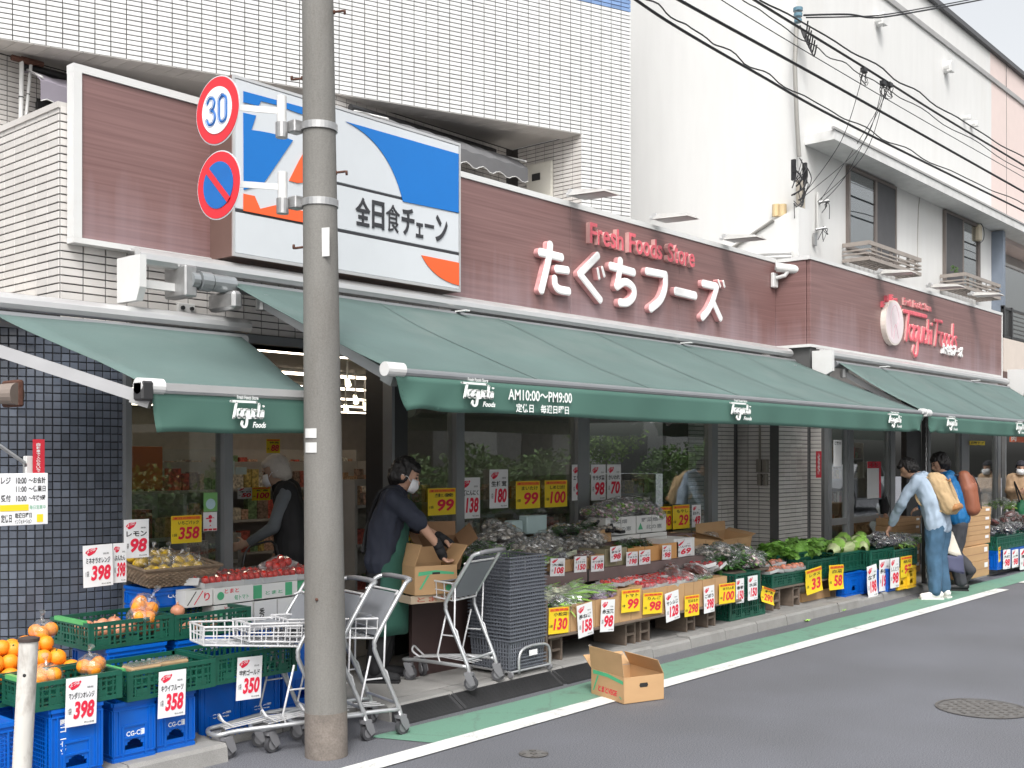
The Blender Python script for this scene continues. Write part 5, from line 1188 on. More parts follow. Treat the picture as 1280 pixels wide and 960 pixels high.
def p_bag(name, cat, group, n, r, m, sc, film=FILM, knot=True, spread=.07, squash=1., n2=12, item='fruit'):
    mb = MB(); 
    for i in range(n):
        a = 6.28*i/n + random.uniform(-.3, .3); k = 0 if i == 0 else spread; mb.ball((math.cos(a)*k*sc[0]*10, math.sin(a)*k*sc[1]*10, random.uniform(-.005, .012)), r*random.uniform(.9, 1.06), n2, 8, sc=(1, 1, squash))
    f = MB(); crumple(f, (0, 0, .008), sc, 14, 9, .07)
    b = [(item, mb, m, True), ('film', f, film, False)]
    if knot:
        k = MB(); k.tube([(0, 0, sc[2]*.9), (.005, .01, sc[2]*1.35), (-.01, 0, sc[2]*1.8)], [.012, .006, .018], 7); b.append(('knot', k, FILM, False))
    return mk(name, cat, b, group)
def leafmesh(n, R_, L, W, flat=.5, droop=.5, jit=.3, base=(0, 0, 0), mb=None, lobes=3, up=0.):
    mb = mb or MB()
    for i in range(n):
        a = random.uniform(0, 6.283); el = random.uniform(-.1, 1.2)*(1-flat) + up; d = Vector((math.cos(a)*math.cos(el), math.sin(a)*math.cos(el), math.sin(el))); s_ = d.cross(Vector((0, 0, 1)))
        s_ = s_.normalized() if s_.length > .01 else Vector((1, 0, 0)); s_ = (s_ + Vector((random.uniform(-jit, jit), random.uniform(-jit, jit), random.uniform(-jit, jit)))).normalized()
        o = Vector(base) + Vector((random.uniform(-R_, R_), random.uniform(-R_, R_), random.uniform(-R_, R_)*.4)); rows = []; l = L*random.uniform(.6, 1.15); w = W*random.uniform(.6, 1.2)
        for j in range(4):
            t_ = j/3; c = o + d*l*t_ + Vector((0, 0, -droop*l*t_*t_)); ww = w*(.25+1.5*t_*(1.25-t_)); rows.append([c - s_*ww + Vector((0, 0, .15*ww*math.sin(j*2+i))), c + Vector((0, 0, -.12*w)), c + s_*ww])
        mb.grid(rows)
    return mb
def p_leafbag(name, label_cat, group, m, sc, n=45, L=.12, W=.02, film=True, m2=None, n2=0):
    mb = leafmesh(n, sc[0]*.55, L, W, .6, .4); b = [('leaves', mb, m, False)]
    if m2: b.append(('stalks', leafmesh(n2, sc[0]*.5, L*1.2, W*.4, .9, .1), m2, False))
    if film: f = MB(); crumple(f, (0, 0, .01), sc, 16, 10, .17); b.append(('film', f, FILM, False))
    return mk(name, label_cat, b, group)
P_or = p_orange()
P_orbag = p_bag('orange_bag', 'bag of fruit', 'clear bags of oranges', 4, .04, M_oran, (.085, .07, .062), spread=.055)
P_onion = mk('onion', 'vegetable', [('bulb', MB().ball((0, 0, 0), .043, 14, 9, sc=(1, 1, .88)).tube([(0, 0, .03), (0, 0, .055)], [.012, .004], 6), mat('peach_skin', (.60, .27, .16), .4, var=.2, vs=8, stretch=(1, 1, .2), isl=.12), True)], 'loose peach coloured onions')
P_lem = p_bag('lemon_bag', 'bag of fruit', 'clear bags of lemons', 3, .031, mat('lemon_peel', (.72, .46, .03), .42, var=.1, bump=.2, bs=150, isl=.1), (.062, .05, .045), spread=.06)
def p_redpack(col, nm, group, k=(3, 2), r=.024):
    tr = MB(); W, D = k[0]*r*1.05+.008, k[1]*r*1.05+.008
    tr.add([(-W, -D, 0), (W, -D, 0), (W, D, 0), (-W, D, 0), (-W-.008, -D-.008, .03), (W+.008, -D-.008, .03), (W+.008, D+.008, .03), (-W-.008, D+.008, .03)], [(0,3,2,1),(0,1,5,4),(1,2,6,5),(2,3,7,6),(3,0,4,7)])
    fr = MB()
    for i in range(k[0]):
        for j in range(k[1]): fr.ball(((i-(k[0]-1)/2)*r*2.05, (j-(k[1]-1)/2)*r*2.05, .03+random.uniform(0, .006)), r*random.uniform(.9, 1.05), 10, 7)
    f = MB(); n = 6; rows = [[(-W-.01+(2*W+.02)*i/n, -D-.01+(2*D+.02)*j/n, .03+.033*math.sin(math.pi*i/n)**.4*math.sin(math.pi*j/n)**.4+random.uniform(-.003, .003)) for i in range(n+1)] for j in range(n+1)]; f.grid(rows)
    return mk(nm, 'fruit pack', [('tray', tr, mat('clear_tray', (.6, .6, .6), .2), False), ('fruit', fr, mat('red_fruit_'+nm, col, .25, var=.15, vs=20, isl=.2), True), ('film_lid', f, FILM2, False)], group)
P_tom = p_redpack((.62, .025, .015), 'tomato_pack', 'film covered red tomato packs'); P_app = p_redpack((.42, .02, .025), 'apple_pack', 'film covered red fruit packs', (3, 2), .03); P_peach = p_redpack((.66, .22, .12), 'peach_pack', 'film covered peach coloured fruit packs', (2, 1), .034)
P_grn = p_leafbag('bagged_greens', 'bagged vegetable', 'clear bags of dark green leaves', M_leaf, (.12, .075, .05), 55, .11, .014)
P_brc = p_leafbag('bagged_herb', 'bagged vegetable', 'clear bags of bright green leaves', M_leafl, (.10, .075, .055), 60, .08, .012)
M_mush = mat('mushroom_grey', (.30, .26, .22), .8, var=.35, vs=24, isl=.45); M_mushp = mat('mushroom_pale', (.58, .53, .47), .7, var=.2, isl=.2)
def p_mush(nm, m, m2, group, sc=(.11, .085, .06)):
    mb = MB(); k = MB()
    for i in range(26):
        c = (random.uniform(-1, 1)*sc[0]*.7, random.uniform(-1, 1)*sc[1]*.7, random.uniform(-.3, 1)*sc[2]*.6); (mb if i % 3 else k).ball(c, random.uniform(.014, .024), 7, 5, sc=(1, 1, .6))
    f = MB(); crumple(f, (0, 0, .012), sc, 16, 10, .2)
    return mk(nm, 'bagged vegetable', [('mushrooms', mb, m, True), ('stems', k, m2, True), ('film', f, FILM, False)], group)
P_mus = p_mush('mushroom_bag', M_mush, M_mushp, 'crumpled clear bags of grey mushrooms'); P_spr = p_mush('sprout_bag', mat('sprout_mauve', (.50, .33, .34), .7, var=.3, vs=30, isl=.4), mat('sprout_green', (.24, .40, .10), .7, isl=.35), 'clear bags of mauve and green sprouts')
P_egg = mk('eggplant_bag', 'bagged vegetable', [('eggplants', MB().ball((-.04, -.01, 0), .03, 12, 8, sc=(1.1, 1.7, 1), rot=rotz(.5)).ball((.03, .01, .003), .03, 12, 8, sc=(1.1, 1.8, 1), rot=rotz(-.3)).ball((0, .03, .02), .028, 12, 8, sc=(1.0, 1.6, 1), rot=rotz(1.2)), mat('aubergine_skin', (.014, .008, .022), .18), True), ('film', crumple(MB(), (0, 0, .01), (.095, .075, .05), 14, 9, .18), FILM, False)], 'clear bags of dark eggplants')
def p_lettuce():
    mb = MB(); mb.ball((0, 0, 0), .06, 12, 8, sc=(1, 1, .8), jit=.06); leafmesh(46, .05, .115, .045, .35, .75, .5, (0, 0, .0), mb)
    return mk('lettuce', 'vegetable', [('head', mb, mat('lettuce_green', (.17, .36, .06), .5, var=.3, vs=12, isl=.35, bump=.3, bs=60), False)], 'frilly green lettuces')
P_let = p_lettuce()
def p_napa():
    mb = MB(); rows = []; n = 16
    for i in range(9):
        t_ = i/8; x = -.16+.32*t_; r = .068*math.sin(math.pi*(.12+.80*t_))**.55; rows.append([(x, r*(1+.08*math.sin(3*a+t_*4))*math.cos(a), r*.85*math.sin(a)) for a in [2*math.pi*j/n for j in range(n+1)]])
    mb.grid(rows); lf = MB()
    for k in range(9):
        a = k*.7; r = .066; q = []
        for i in range(5):
            t_ = i/4; x = -.19+.20*t_; rr = r*(1.15-.2*t_)+.018*math.sin(k+i*2.1); q.append([(x, rr*math.cos(a+w_), rr*.9*math.sin(a+w_)) for w_ in (-.42, 0, .42)])
        lf.grid(q)
    return mk('napa_cabbage', 'vegetable', [('ribs', mb, mat('napa_white_green', (.50, .58, .30), .45, var=.25, vs=3, stretch=(.5, 6, 6)), True), ('outer_leaves', lf, M_leafl, True)], 'pale green napa cabbages')
P_nap = p_napa()
def p_leek():
    g, w_ = MB(), MB()
    for i in range(14):
        y, z = random.uniform(-.03, .03), random.uniform(0, .03); w_.tube([(.02, y, z), (.20, y*.8, z)], [.006, .008], 5); g.tube([(.02, y, z), (-.12, y*1.5, z+random.uniform(-.01, .03)), (-.24, y*2+random.uniform(-.03, .03), z+random.uniform(-.03, .02))], [.006, .007, .003], 5)
    f = MB(); crumple(f, (-.02, 0, .015), (.22, .06, .038), 14, 8, .12)
    return mk('leek_bundle', 'bagged vegetable', [('green_tops', g, M_leafl, True), ('white_stalks', w_, mat('stalk_white', (.6, .62, .45), .5), True), ('film', f, FILM, False)], 'bagged bundles of green stalks')
P_leek = p_leek()
P_pur = p_mush('purple_bag', mat('violet_skin', (.30, .17, .33), .5, var=.2, isl=.3), mat('violet_pale', (.42, .34, .45), .5, isl=.3), 'clear bags of pale violet vegetables')
P_swt = mk('root_bag', 'bagged vegetable', [('roots', MB().ball((-.035, 0, 0), .026, 10, 8, sc=(1, 3.4, 1)).ball((.02, .005, .004), .027, 10, 8, sc=(1, 3.2, 1)).ball((-.005, 0, .03), .025, 10, 8, sc=(1, 3.2, 1)), mat('dark_red_root', (.16, .035, .03), .55, var=.25, vs=12, isl=.3), True), ('film', crumple(MB(), (0, 0, .012), (.07, .115, .05), 14, 9, .14), FILM, False)], 'clear bags of dark red roots')
P_blk = mk('black_tray_pack', 'vegetable pack', [('tray', MB().cbox(-.035, .035, -.09, .09, 0, .03, .008), mat('black_tray', (.012, .012, .013), .3), False), ('mushrooms', MB().ball((0, -.05, .03), .02, 8, 6, sc=(1, 1.2, .7)).ball((.008, .0, .03), .02, 8, 6, sc=(1, 1.4, .7)).ball((-.006, .05, .03), .02, 8, 6, sc=(1, 1.2, .7)), mat('cream_mushroom', (.58, .52, .45), .6), True), ('film', MB().ball((0, 0, .02), .04, 10, 7, sc=(.95, 2.3, .8), jit=.08), FILM2, False)], 'black trays of pale mushrooms')
NP = [0]
LBL = {}
def heap(P, x0, x1, y0, y1, z0, n, lab, top=.06, rz=6.28, rx=.5, sc=(.85, 1.12), prof=True):
    for i in range(n):
        x = random.uniform(x0, x1); y = random.uniform(y0, y1); k = 1
        if prof: k = max(0, 1-((x-(x0+x1)/2)/((x1-x0)/2+1e-6))**2*.8) * max(0, 1-((y-(y0+y1)/2)/((y1-y0)/2+1e-6))**2*.6)
        z = z0 + top*k*random.uniform(.35, 1); q = random.uniform(*sc)
        clone(P, (x, y, z), random.uniform(-rz/2, rz/2), lab, None, random.uniform(-rx, rx), random.uniform(-rx, rx), (q, q, q))
def row(P, x0, x1, y, z, n, lab, rz=0., jz=.005, ry=.15, rx=0., sc=1.):
    for i in range(n):
        x = x0+(x1-x0)*(i+.5)/n; clone(P, (x, y+random.uniform(-.01, .01), z+random.uniform(0, jz)), rz+random.uniform(-.2, .2), lab, None, rx+random.uniform(-ry, ry), random.uniform(-ry, ry), (sc, sc, sc))

# ------------------------------------------------------------------ left corner: crates of fruit
blue_crate(2.05, 2.42, 5.28, 5.68, .1, .43, 'blue lattice crate at the far left edge behind the white stake', mesh=True, text='')
blue_crate(2.59, 2.86, 5.27, 5.66, .1, .455, 'blue lattice crate with vertical white lettering right of the white stake', text='', mesh=False, ml=True, vert=True)
# lattice on its left flank
lt = thing('crate_lattice_panel', '', '', (0, 0, 0)); bpy.data.objects.remove(lt)
blue_crate(2.965, 3.205, 5.35, 5.73, .1, .41, 'blue crate with arched holes under the left end of the kiwi crate'); blue_crate(3.225, 3.46, 5.37, 5.73, .1, .405, 'blue crate with an arched hole under the 358 kiwi price card')
blue_crate(3.62, 3.89, 5.56, 5.78, .0, .405, 'blue crate behind the front wheels of the nested trolleys'); blue_crate(3.91, 4.18, 5.56, 5.78, .0, .405, 'blue crate under the 350 card behind the trolleys'); blue_crate(4.28, 4.62, 5.66, 6.0, .1, .62, 'tall blue crate seen between the pole and the trolley frames', text='')
blue_crate(3.12, 3.52, 5.80, 6.18, .1, .40, 'blue crate on the ground in the second row of the fruit corner', text=''); blue_crate(3.16, 3.52, 5.76, 6.15, .41, .62, 'blue CG-C crate under the crate of orange onions', low=True); blue_crate(3.60, 4.0, 5.80, 6.15, .1, .40, 'blue ground crate in the second row nearer the entrance', text=''); blue_crate(3.60, 3.96, 5.77, 6.12, .41, .61, 'blue CG-C crate under the nearly empty green crate', low=True)
blue_crate(2.35, 2.9, 5.72, 6.1, .1, .425, 'blue crate hidden under the crate heaped with oranges', text='')
blue_crate(3.62, 3.98, 6.14, 6.46, .1, .73, 'tall blue crate column against the window below the lemon basket', text=''); blue_crate(3.65, 3.99, 6.12, 6.44, .742, .885, 'top blue CG-C crate carrying the wicker basket of lemons', low=True)
green_crate(2.34, 2.93, 5.62, 6.06, .43, .60, 'green crate heaped with loose oranges behind the white stake', clip=False)
green_crate(2.50, 2.96, 5.26, 5.585, .458, .60, 'green crate with two bagged oranges above the lettered blue crate')
green_crate(3.03, 3.56, 5.32, 5.72, .412, .57, 'green crate with a 358 kiwi price card hung on its front'); green_crate(3.57, 4.14, 5.34, 5.74, .412, .575, 'green crate with the 350 price card behind the trolley basket', clip=False)
green_crate(3.05, 3.57, 5.76, 6.20, .625, .775, 'green crate of orange onions with a bright green clip'); green_crate(3.58, 4.11, 5.76, 6.12, .62, .765, 'nearly empty green crate holding one red onion', clip=False)
OL = 'round loose orange in the heap behind the white stake'
P_or2 = P_or
for j in range(3):
    for i in range(7-j):
        for q in range(4-j): clone(P_or, (2.40+i*.083+j*.04+random.uniform(-.014, .014), 5.68+q*.088+j*.04+random.uniform(-.014, .014), .56+j*.069+random.uniform(-.008, .008)), random.uniform(0, 6), OL, None, random.uniform(-.9, .9), random.uniform(-.9, .9), [random.uniform(.98, 1.22)]*3)
clone(P_orbag, (2.62, 5.37, .60), .3, 'clear bag of oranges with a crumpled knot in the front crate'); clone(P_orbag, (2.86, 5.38, .615), 1.3, 'clear bag with one bright orange leaning on the 398 card'); clone(P_orbag, (2.83, 5.84, .75), .9, 'clear bag of oranges topping the heap beside the green clip')
for i in range(16): clone(P_onion, (3.13+(i % 6)*.078+random.uniform(-.01, .01), 5.86+(i//6)*.10, .70+random.uniform(-.01, .02)), i, 'loose peach coloured onion in the clipped green crate', None, random.uniform(-1, 1), random.uniform(-1, 1))
clone(P_orbag, (3.44, 5.86, .815), .4, 'clear bag of orange onions standing tallest in the clipped crate', None, .5, .4, (1.15, 1.0, 1.25)); clone(P_orbag, (3.40, 5.82, .77), 2.2, 'lower bag of orange onions beside the tall bag')
o = clone(P_onion, (3.70, 5.92, .765), .2, 'single red onion lying in the nearly empty green crate'); 
heap(P_onion, 3.62, 4.05, 5.82, 6.05, .66, 7, 'dark onion low inside the nearly empty green crate', .01)
# kiwi packs (pale lid) in the kiwi crate
for k, (x, y) in enumerate([(3.18, 5.44), (3.36, 5.46)]):
    t = thing('kiwi_pack', ['shallow tan fruit pack at the left in the kiwi crate', 'shallow tan fruit pack at the middle of the kiwi crate'][k], 'fruit pack', (x, y, .5)); MB().cbox(x-.09, x+.09, y-.06, y+.06, .53, .575, .01).build('tray', mat('kiwi_brown', (.32, .22, .12), .7, var=.2, vs=20), t); MB().cbox(x-.085, x+.085, y-.055, y+.055, .576, .584, .003).build('film', FILM2, t)
# wicker basket of lemons
bk = thing('wicker_basket', 'shallow brown wicker basket of bagged lemons on the top blue crate', 'basket', (3.82, 6.28, .89)); M_wic = mat('wicker', (.26, .19, .13), .75, var=.25, vs=20, isl=.35)
bx0, bx1, by0, by1 = 3.57, 4.08, 6.05, 6.50
def bz(y): return .885 + (y-by0)*.12
corn = [(bx0, by0), (bx1, by0), (bx1, by1), (bx0, by1)]; mb = MB()
for lv in range(9):
    k = lv*.012; s = .045*(1-lv/8.); pts = []
    for a, b in zip(corn, corn[1:]+corn[:1]):
        n = 22
        for i in range(n):
            x = a[0]+(b[0]-a[0])*i/n; y = a[1]+(b[1]-a[1])*i/n; cx, cy = (bx0+bx1)/2, (by0+by1)/2
            wv = .004*(1 if (i+lv) % 2 else -1); x2 = cx+(x-cx)*(1-s/.25)+wv*(1 if abs(x-cx) > .2 else 0); y2 = cy+(y-cy)*(1-s/.22)+wv*(1 if abs(y-cy) > .17 else 0); pts.append((x2, y2, bz(y2)+.010+k+random.uniform(-.001, .001)))
    mb.tube(pts, .0065, 5, closed=True)
stuff(mb.build('woven_side', M_wic, bk)); mb = MB(); mb.tube([(x, y, bz(y)+.122) for x, y in [(bx0-.012, by0-.012), (bx1+.012, by0-.012), (bx1+.012, by1+.012), (bx0-.012, by1+.012)]], .012, 6, closed=True); mb.build('rim', M_wic, bk)
MB().add([(bx0+.06, by0+.05, bz(by0)+.008), (bx1-.06, by0+.05, bz(by0)+.008), (bx1-.06, by1-.05, bz(by1)+.008), (bx0+.06, by1-.05, bz(by1)+.008)], [(0, 1, 2, 3)]).build('base', M_wic, bk)
for i in range(14): x = 3.66+(i % 5)*.083; y = 6.14+(i//5)*.12; clone(P_lem, (x+random.uniform(-.01, .01), y, bz(y)+.095+.02*(i//5)), random.uniform(0, 6), 'clear bag of yellow lemons in the wicker basket', None, random.uniform(-.4, .4), random.uniform(-.4, .4))
# white tomato cartons by the entrance
def wcart(x0, x1, y0, y1, z0, z1, lab, deco):
    t = carton(x0, x1, y0, y1, z0, z1, lab, m=M_wbox, name='white_carton', grp='white printed produce cartons', hand=False); hx, hy, H = (x1-x0)/2, (y1-y0)/2, z1-z0
    for nm, s, a, b, c_, d, m in deco: text_mb(s, -hx+2*hx*a, -hx+2*hx*b, H*c_, H*d, -hy-.001, off=.02).build(nm, m, t)
    return t
M_pgr = mat('print_green', (.08, .40, .20), .6)
D1 = [('red_print', 'とまと', .25, .62, .62, .90, M_redn), ('green_print', '旬トマト', .50, .88, .15, .48, M_pgr), ('leaf_print', '●', .06, .24, .25, .75, M_pgr)]
D2 = [('green_print', '■', .0, .2, .05, .95, M_pgr), ('green_print', '■', .72, .88, .05, .95, M_pgr), ('small_print', 'とまと', .28, .66, .25, .5, M_pgr)]
wcart(4.0, 4.29, 5.98, 6.38, .765, .868, 'white tomato carton with red and green print, on the upper layer', D1); wcart(4.0, 4.29, 5.985, 6.38, .655, .757, 'white tomato carton with red print directly below the upper one', D1); wcart(4.30, 4.66, 6.0, 6.38, .765, .862, 'white carton with green end blocks left of the pole', D2); wcart(4.30, 4.66, 5.98, 6.38, .60, .757, 'plain taller white carton under the green-ended carton', [('small_print', '秀', .1, .22, .3, .7, M_ink)])
wcart(3.80, 3.99, 5.99, 6.10, .765, .868, 'white carton with a red and black slanted mark beside the basket crate', [('black_mark', '／', .05, .4, .1, .95, M_ink), ('red_mark', '／', .3, .65, .1, .95, M_redn), ('red_mark', 'り', .68, .9, .3, .8, M_redn)])
wcart(4.67, 5.03, 6.02, 6.38, .765, .862, 'white carton with green end blocks behind the pole', D2)
blue_crate(4.02, 4.64, 6.0, 6.38, .1, .59, 'blue crates stack base under the white tomato cartons', text=''); 
for i in range(7): clone(P_tom, (4.02+i*.145, 6.06+random.uniform(0, .02), .872), random.uniform(-.1, .1), 'film covered pack of red tomatoes on the white cartons by the entrance', None, .1, 0, (1, 1.2, 1.3))
for i in range(6): clone(P_tom, (4.06+i*.145, 6.22, .875), random.uniform(-.1, .1), 'film covered pack of red tomatoes on the white cartons by the entrance', None, .25, 0, (1, 1.2, 1.3))
clone(P_tom, (4.62, 6.16, .935), .3, 'tilted red tomato pack lying on top of the other packs', None, .3, -.2, (1.3, 1.2, 1.2)); clone(P_tom, (3.92, 6.14, .875), .8, 'red fruit pack wedged against the wicker basket', None, 0, .2, (1., 1.2, 1.5))

# ------------------------------------------------------------------ stepped display in front of the windows
YA, YB, YD = 5.36, 5.78, 6.17
xa = gx(686, YA); xz = gx(908, YA)
st = thing('display_platform', 'mauve-brown stepped display platform under the windows', 'display stand', (8, 6.1, .1))
MB().box(gx(515, 5.8), 6.5, 5.80, 5.83, .1, .66).build('front_panel', mat('maroon_panel', (.055, .032, .03), .6, var=.15), st)
MB().box(6.5, 9.3, 5.98, 6.0, .1, .64).build('front_panel', mat('maroon_panel', (.055, .032, .03)), st)
MB().box(6.55, 9.9, YB-.03, YB-.005, .625, .722).build('edge_board', M_board, st); MB().box(6.2, 9.9, YB-.004, 6.55, .70, .722).build('shelf', M_board, st); MB().box(6.2, 9.9, YD, 6.55, .724, .90).build('upper_step', M_board, st); MB().box(5.0, 6.19, 5.84, 6.55, .62, .66).build('shelf', M_board, st)
MB().box(7.55, 7.57, YB-.035, YB-.031, .62, .725).build('joint', M_ink, st)
def stool(x, y0, lab, h=.20, w=.13):
    t = thing('wooden_trestle', lab, 'trestle', (x, y0, .1), 'weathered wooden trestles under the display planks')
    for q in (0, 1):
        xx = x + q*w; MB().cbox(xx, xx+.022, y0, y0+.34, .1, .1+h, .003).build('end_board', M_wood, t)
    for z in (.1+h*.38, .1+h-.035): MB().cbox(x+.0225, x+w-.0005, y0+.004, y0+.03, z, z+.022, .003).build('cross_rail', M_wood, t)
    MB().cbox(x+.0225, x+w-.0005, y0+.30, y0+.33, .1+h*.5, .1+h*.5+.022, .003).build('cross_rail', M_wood, t)
LT = ['wooden trestle just left of the second lower box', 'wooden trestle under the orange 98 card', 'wooden trestle right of the white 128 card', 'wooden trestle under the 398 card', 'wooden trestle right of the ground crate', 'wooden trestle farthest right under the lettuce plank']
pk = thing('display_plank', 'low wooden plank carrying the front row of cardboard boxes', 'plank', (8, 5.5, .3)); MB().cbox(xa-.02, gx(925, YA), YA-.02, YA+.42, .302, .322, .003).build('board', M_wood, pk)
for u, l in zip((688, 782, 800, 858, 884), LT): stool(gx(u, 5.42), 5.42, l)
MB().cbox(xa-.045, xa-.022, YA-.01, YA+.40, .1, .60, .003).build('end_board', M_wood, pk)
ed = [686, 713, 744, 774, 803, 834, 856, 878, 909]; tops = [.535, .535, .54, .60, .56, .56, .56, .565]
LB = ['carton of frizzy greens behind the yellow 130 card', 'carton of leek bundles behind the white 158 card', 'carton of violet vegetables behind the lower white 98 card', 'deeper carton behind the yellow 99 card on the front row', 'carton of red apples behind the yellow 98 card', 'carton of red apples behind the white 128 card', 'carton behind the yellow 298 card', 'carton of bagged red roots behind the 398 card']
for i in range(8):
    x0, x1 = gx(ed[i], YA), gx(ed[i+1], YA); carton(x0+.004, x1-.004, YA, YA+.36, .323, tops[i], LB[i], hand=i in (1, 2), grp='cardboard boxes along the front row')
def gg(u): return gx(u, YA+.12)
heap(P_grn, gg(690), gg(712), 5.42, 5.66, .50, 5, 'clear bag of frizzy dark greens in the front left carton', .05); heap(P_brc, gg(688), gg(722), 5.40, 5.5, .51, 6, 'bright green leafy bag along the front left cartons', .03)
row(P_leek, gg(700), gg(745), 5.50, .56, 4, 'bagged green stalks lying across the front left cartons', rz=2.9, jz=.04); row(P_leek, gg(696), gg(735), 5.62, .57, 4, 'bagged green stalks lying across the front left cartons', rz=3.3, jz=.05)
heap(P_pur, gg(742), gg(768), 5.42, 5.62, .52, 6, 'clear bag of violet vegetables in the third front carton', .05)
row(P_tom, gg(764), gg(800), 5.55, .60, 5, 'flat red pack behind the yellow 99 card', rz=0, sc=.9); row(P_app, gg(796), gg(856), 5.45, .555, 7, 'film covered pack of round red apples in the front cartons', rz=0, rx=.1, sc=.95); row(P_app, gg(796), gg(850), 5.62, .575, 6, 'film covered pack of round red apples in the back of the cartons', rz=0, sc=.95)
heap(P_swt, gg(846), gg(885), 5.45, 5.75, .56, 12, 'clear bag of dark red roots right of the red apples', .13, rz=1.2, rx=.3); heap(P_app, gg(880), gg(905), 5.45, 5.66, .56, 6, 'film covered pack of dark red fruit beside the bagged roots', .08); heap(P_brc, gg(862), gg(880), 5.40, 5.46, .55, 3, 'small bag of pale green leaves in front of the roots', .01, sc=(.6, .7))
# upper shelf
ub = [(700, 714, 5.80, .12, .10), (714, 736, 5.80, .12, .10), (738, 755, 5.80, .12, .115), (756, 784, 5.80, .3, .155), (785, 806, 5.80, .3, .14), (806, 824, 5.80, .3, .14), (824, 848, 5.80, .22, .15)]
LU = ['low tan carton behind the 10 card at the left of the upper shelf', 'low tan carton behind the 150 card on the upper shelf', 'low carton behind the 198 card on the upper shelf', 'olive-fronted deeper carton behind the 98 card on the upper shelf', 'orange-brown carton behind the 198 card at the middle of the upper shelf', 'orange-brown carton behind the small 98 card on the upper shelf', 'orange-brown carton with a dark hand hole, right on the upper shelf']
M_oc = mat('orange_cardboard', (.58, .30, .11), .8, var=.06); M_ol = mat('olive_carton', (.30, .27, .17), .8, var=.06)
for k, (u0, u1, y, d, h) in enumerate(ub): carton(gx(u0, y)+.003, gx(u1, y)-.003, y, y+d+.1, .723, .723+h, LU[k], m=(M_ol if k == 3 else M_oc if k > 3 else M_card), hand=False, grp='boxes on the upper display shelf')
carton(gx(842, 5.82), gx(868, 5.82), 5.82, 6.14, .723, .90, 'white foam box at the right end of the upper shelf', m=M_wbox, hand=False, name='foam_box', grp='white boxes on the upper display shelf')
def gb(u): return gx(u, 5.9)
heap(P_leek, gb(690), gb(712), 5.9, 6.0, .80, 3, 'bagged pale green stalks at the left end of the upper shelf', .02, rz=.4); heap(P_swt, gb(716), gb(748), 5.86, 6.0, .80, 8, 'clear bag of dark red roots on the upper shelf', .03, sc=(.6, .75)); heap(P_grn, gb(786), gb(812), 5.9, 6.05, .86, 5, 'dark green wrapped bundle on the upper shelf', .04, sc=(.7, .9)); heap(P_egg, gb(700), gb(712), 5.9, 5.98, .82, 2, 'black wrapped bundle at the left of the upper shelf', .02)
# back tier
wl = [(757, 795, 6.2, 6.42, .945, 1.115, 'white carton with grey print, left on the back tier'), (796, 833, 6.2, 6.42, .945, 1.115, 'white carton with green triangle print, right on the back tier'), (765, 800, 6.12, 6.4, .905, .943, 'low white carton under the left printed one'), (801, 834, 6.12, 6.4, .905, .943, 'low white carton under the right printed one')]
for u0, u1, y0, y1, z0, z1, lab in wl: wcart(gx(u0, y0), gx(u1, y0)-.006, y0, y1, z0, z1, lab, [('grey_print', '野菜畑', .15, .7, .62, .86, M_frame), ('green_print', '▲', .04, .2, .2, .6, M_pgr), ('grey_print', '北の恵', .3, .85, .2, .45, M_frame)] if z1 > 1 else [])
carton(gx(736, 6.1), gx(764, 6.1), 6.1, 6.4, .903, 1.02, 'tan cardboard box behind the olive carton', hand=False, grp='boxes on the upper display shelf')
wcart(gx(632, 5.98), gx(674, 5.98), 5.98, 6.16, .723, .84, 'long white carton in front of the mushroom bags', [('small_print', '産直', .3, .7, .4, .6, M_frame)]); carton(gx(675, 5.98), gx(705, 5.98), 5.98, 6.16, .723, .84, 'orange-brown carton right of the long white one', m=M_oc, hand=False, grp='boxes on the upper display shelf')
for k, (u0, u1, v0, v1) in enumerate([(641, 654, 651, 661), (659, 684, 645, 659)]):
    a = at(u0, v0, 6.35); b = at(u1, v1, 6.35); t = thing('pale_blue_tray', ['smaller pale blue foam tray among the mushroom bags', 'larger pale blue foam tray among the mushroom bags'][k], 'tray', (a.x, 6.35, b.z)); MB().cbox(a.x, b.x, 6.35, 6.45, b.z-.05, a.z, .008).build('tray', mat('pale_blue_foam', (.45, .58, .58), .6), t)
def gd(u): return gx(u, 6.2)
heap(P_mus, gd(618), gd(720), 6.05, 6.30, .86, 34, 'crumpled clear bag of grey mushrooms on the back heap', .12); heap(P_mus, gd(600), gd(650), 6.15, 6.42, .96, 10, 'crumpled clear bag of grey mushrooms on the back heap', .14)
heap(P_grn, gx(585, 6.0), gx(632, 6.0), 5.92, 6.22, .86, 16, 'clear bag of dark greens in the crate beside the clerk', .1); heap(P_brc, gx(598, 5.95), gx(628, 5.95), 5.92, 6.1, .90, 6, 'bright green bagged leaves in the crate beside the clerk', .05)
heap(P_blk, gd(722), gd(768), 6.1, 6.35, .93, 20, 'black tray of pale mushrooms stacked under the three white cards', .16, rz=1.2, rx=.5); heap(P_mus, gd(716), gd(735), 6.0, 6.2, .88, 8, 'crumpled clear bag of grey mushrooms on the back heap', .10); heap(P_grn, gd(705), gd(738), 6.2, 6.35, 1.0, 6, 'bagged dark leaves above the mushroom bags', .06)
heap(P_spr, gd(755), gd(826), 6.24, 6.42, 1.12, 26, 'clear bag of mauve and green sprouts on the white cartons', .16); heap(P_brc, gd(790), gd(822), 6.26, 6.40, 1.15, 6, 'bagged pale green leaves among the sprouts', .1)
green_crate(gx(575, 5.78), gx(634, 5.78), 5.78, 6.16, .665, .86, 'green crate of bagged greens between the clerk and the white carton', clip=False)
heap(P_mus, gx(868, 6.2), gx(900, 6.2), 6.1, 6.4, .78, 7, 'crumpled clear bag near the tiled pillar', .06)
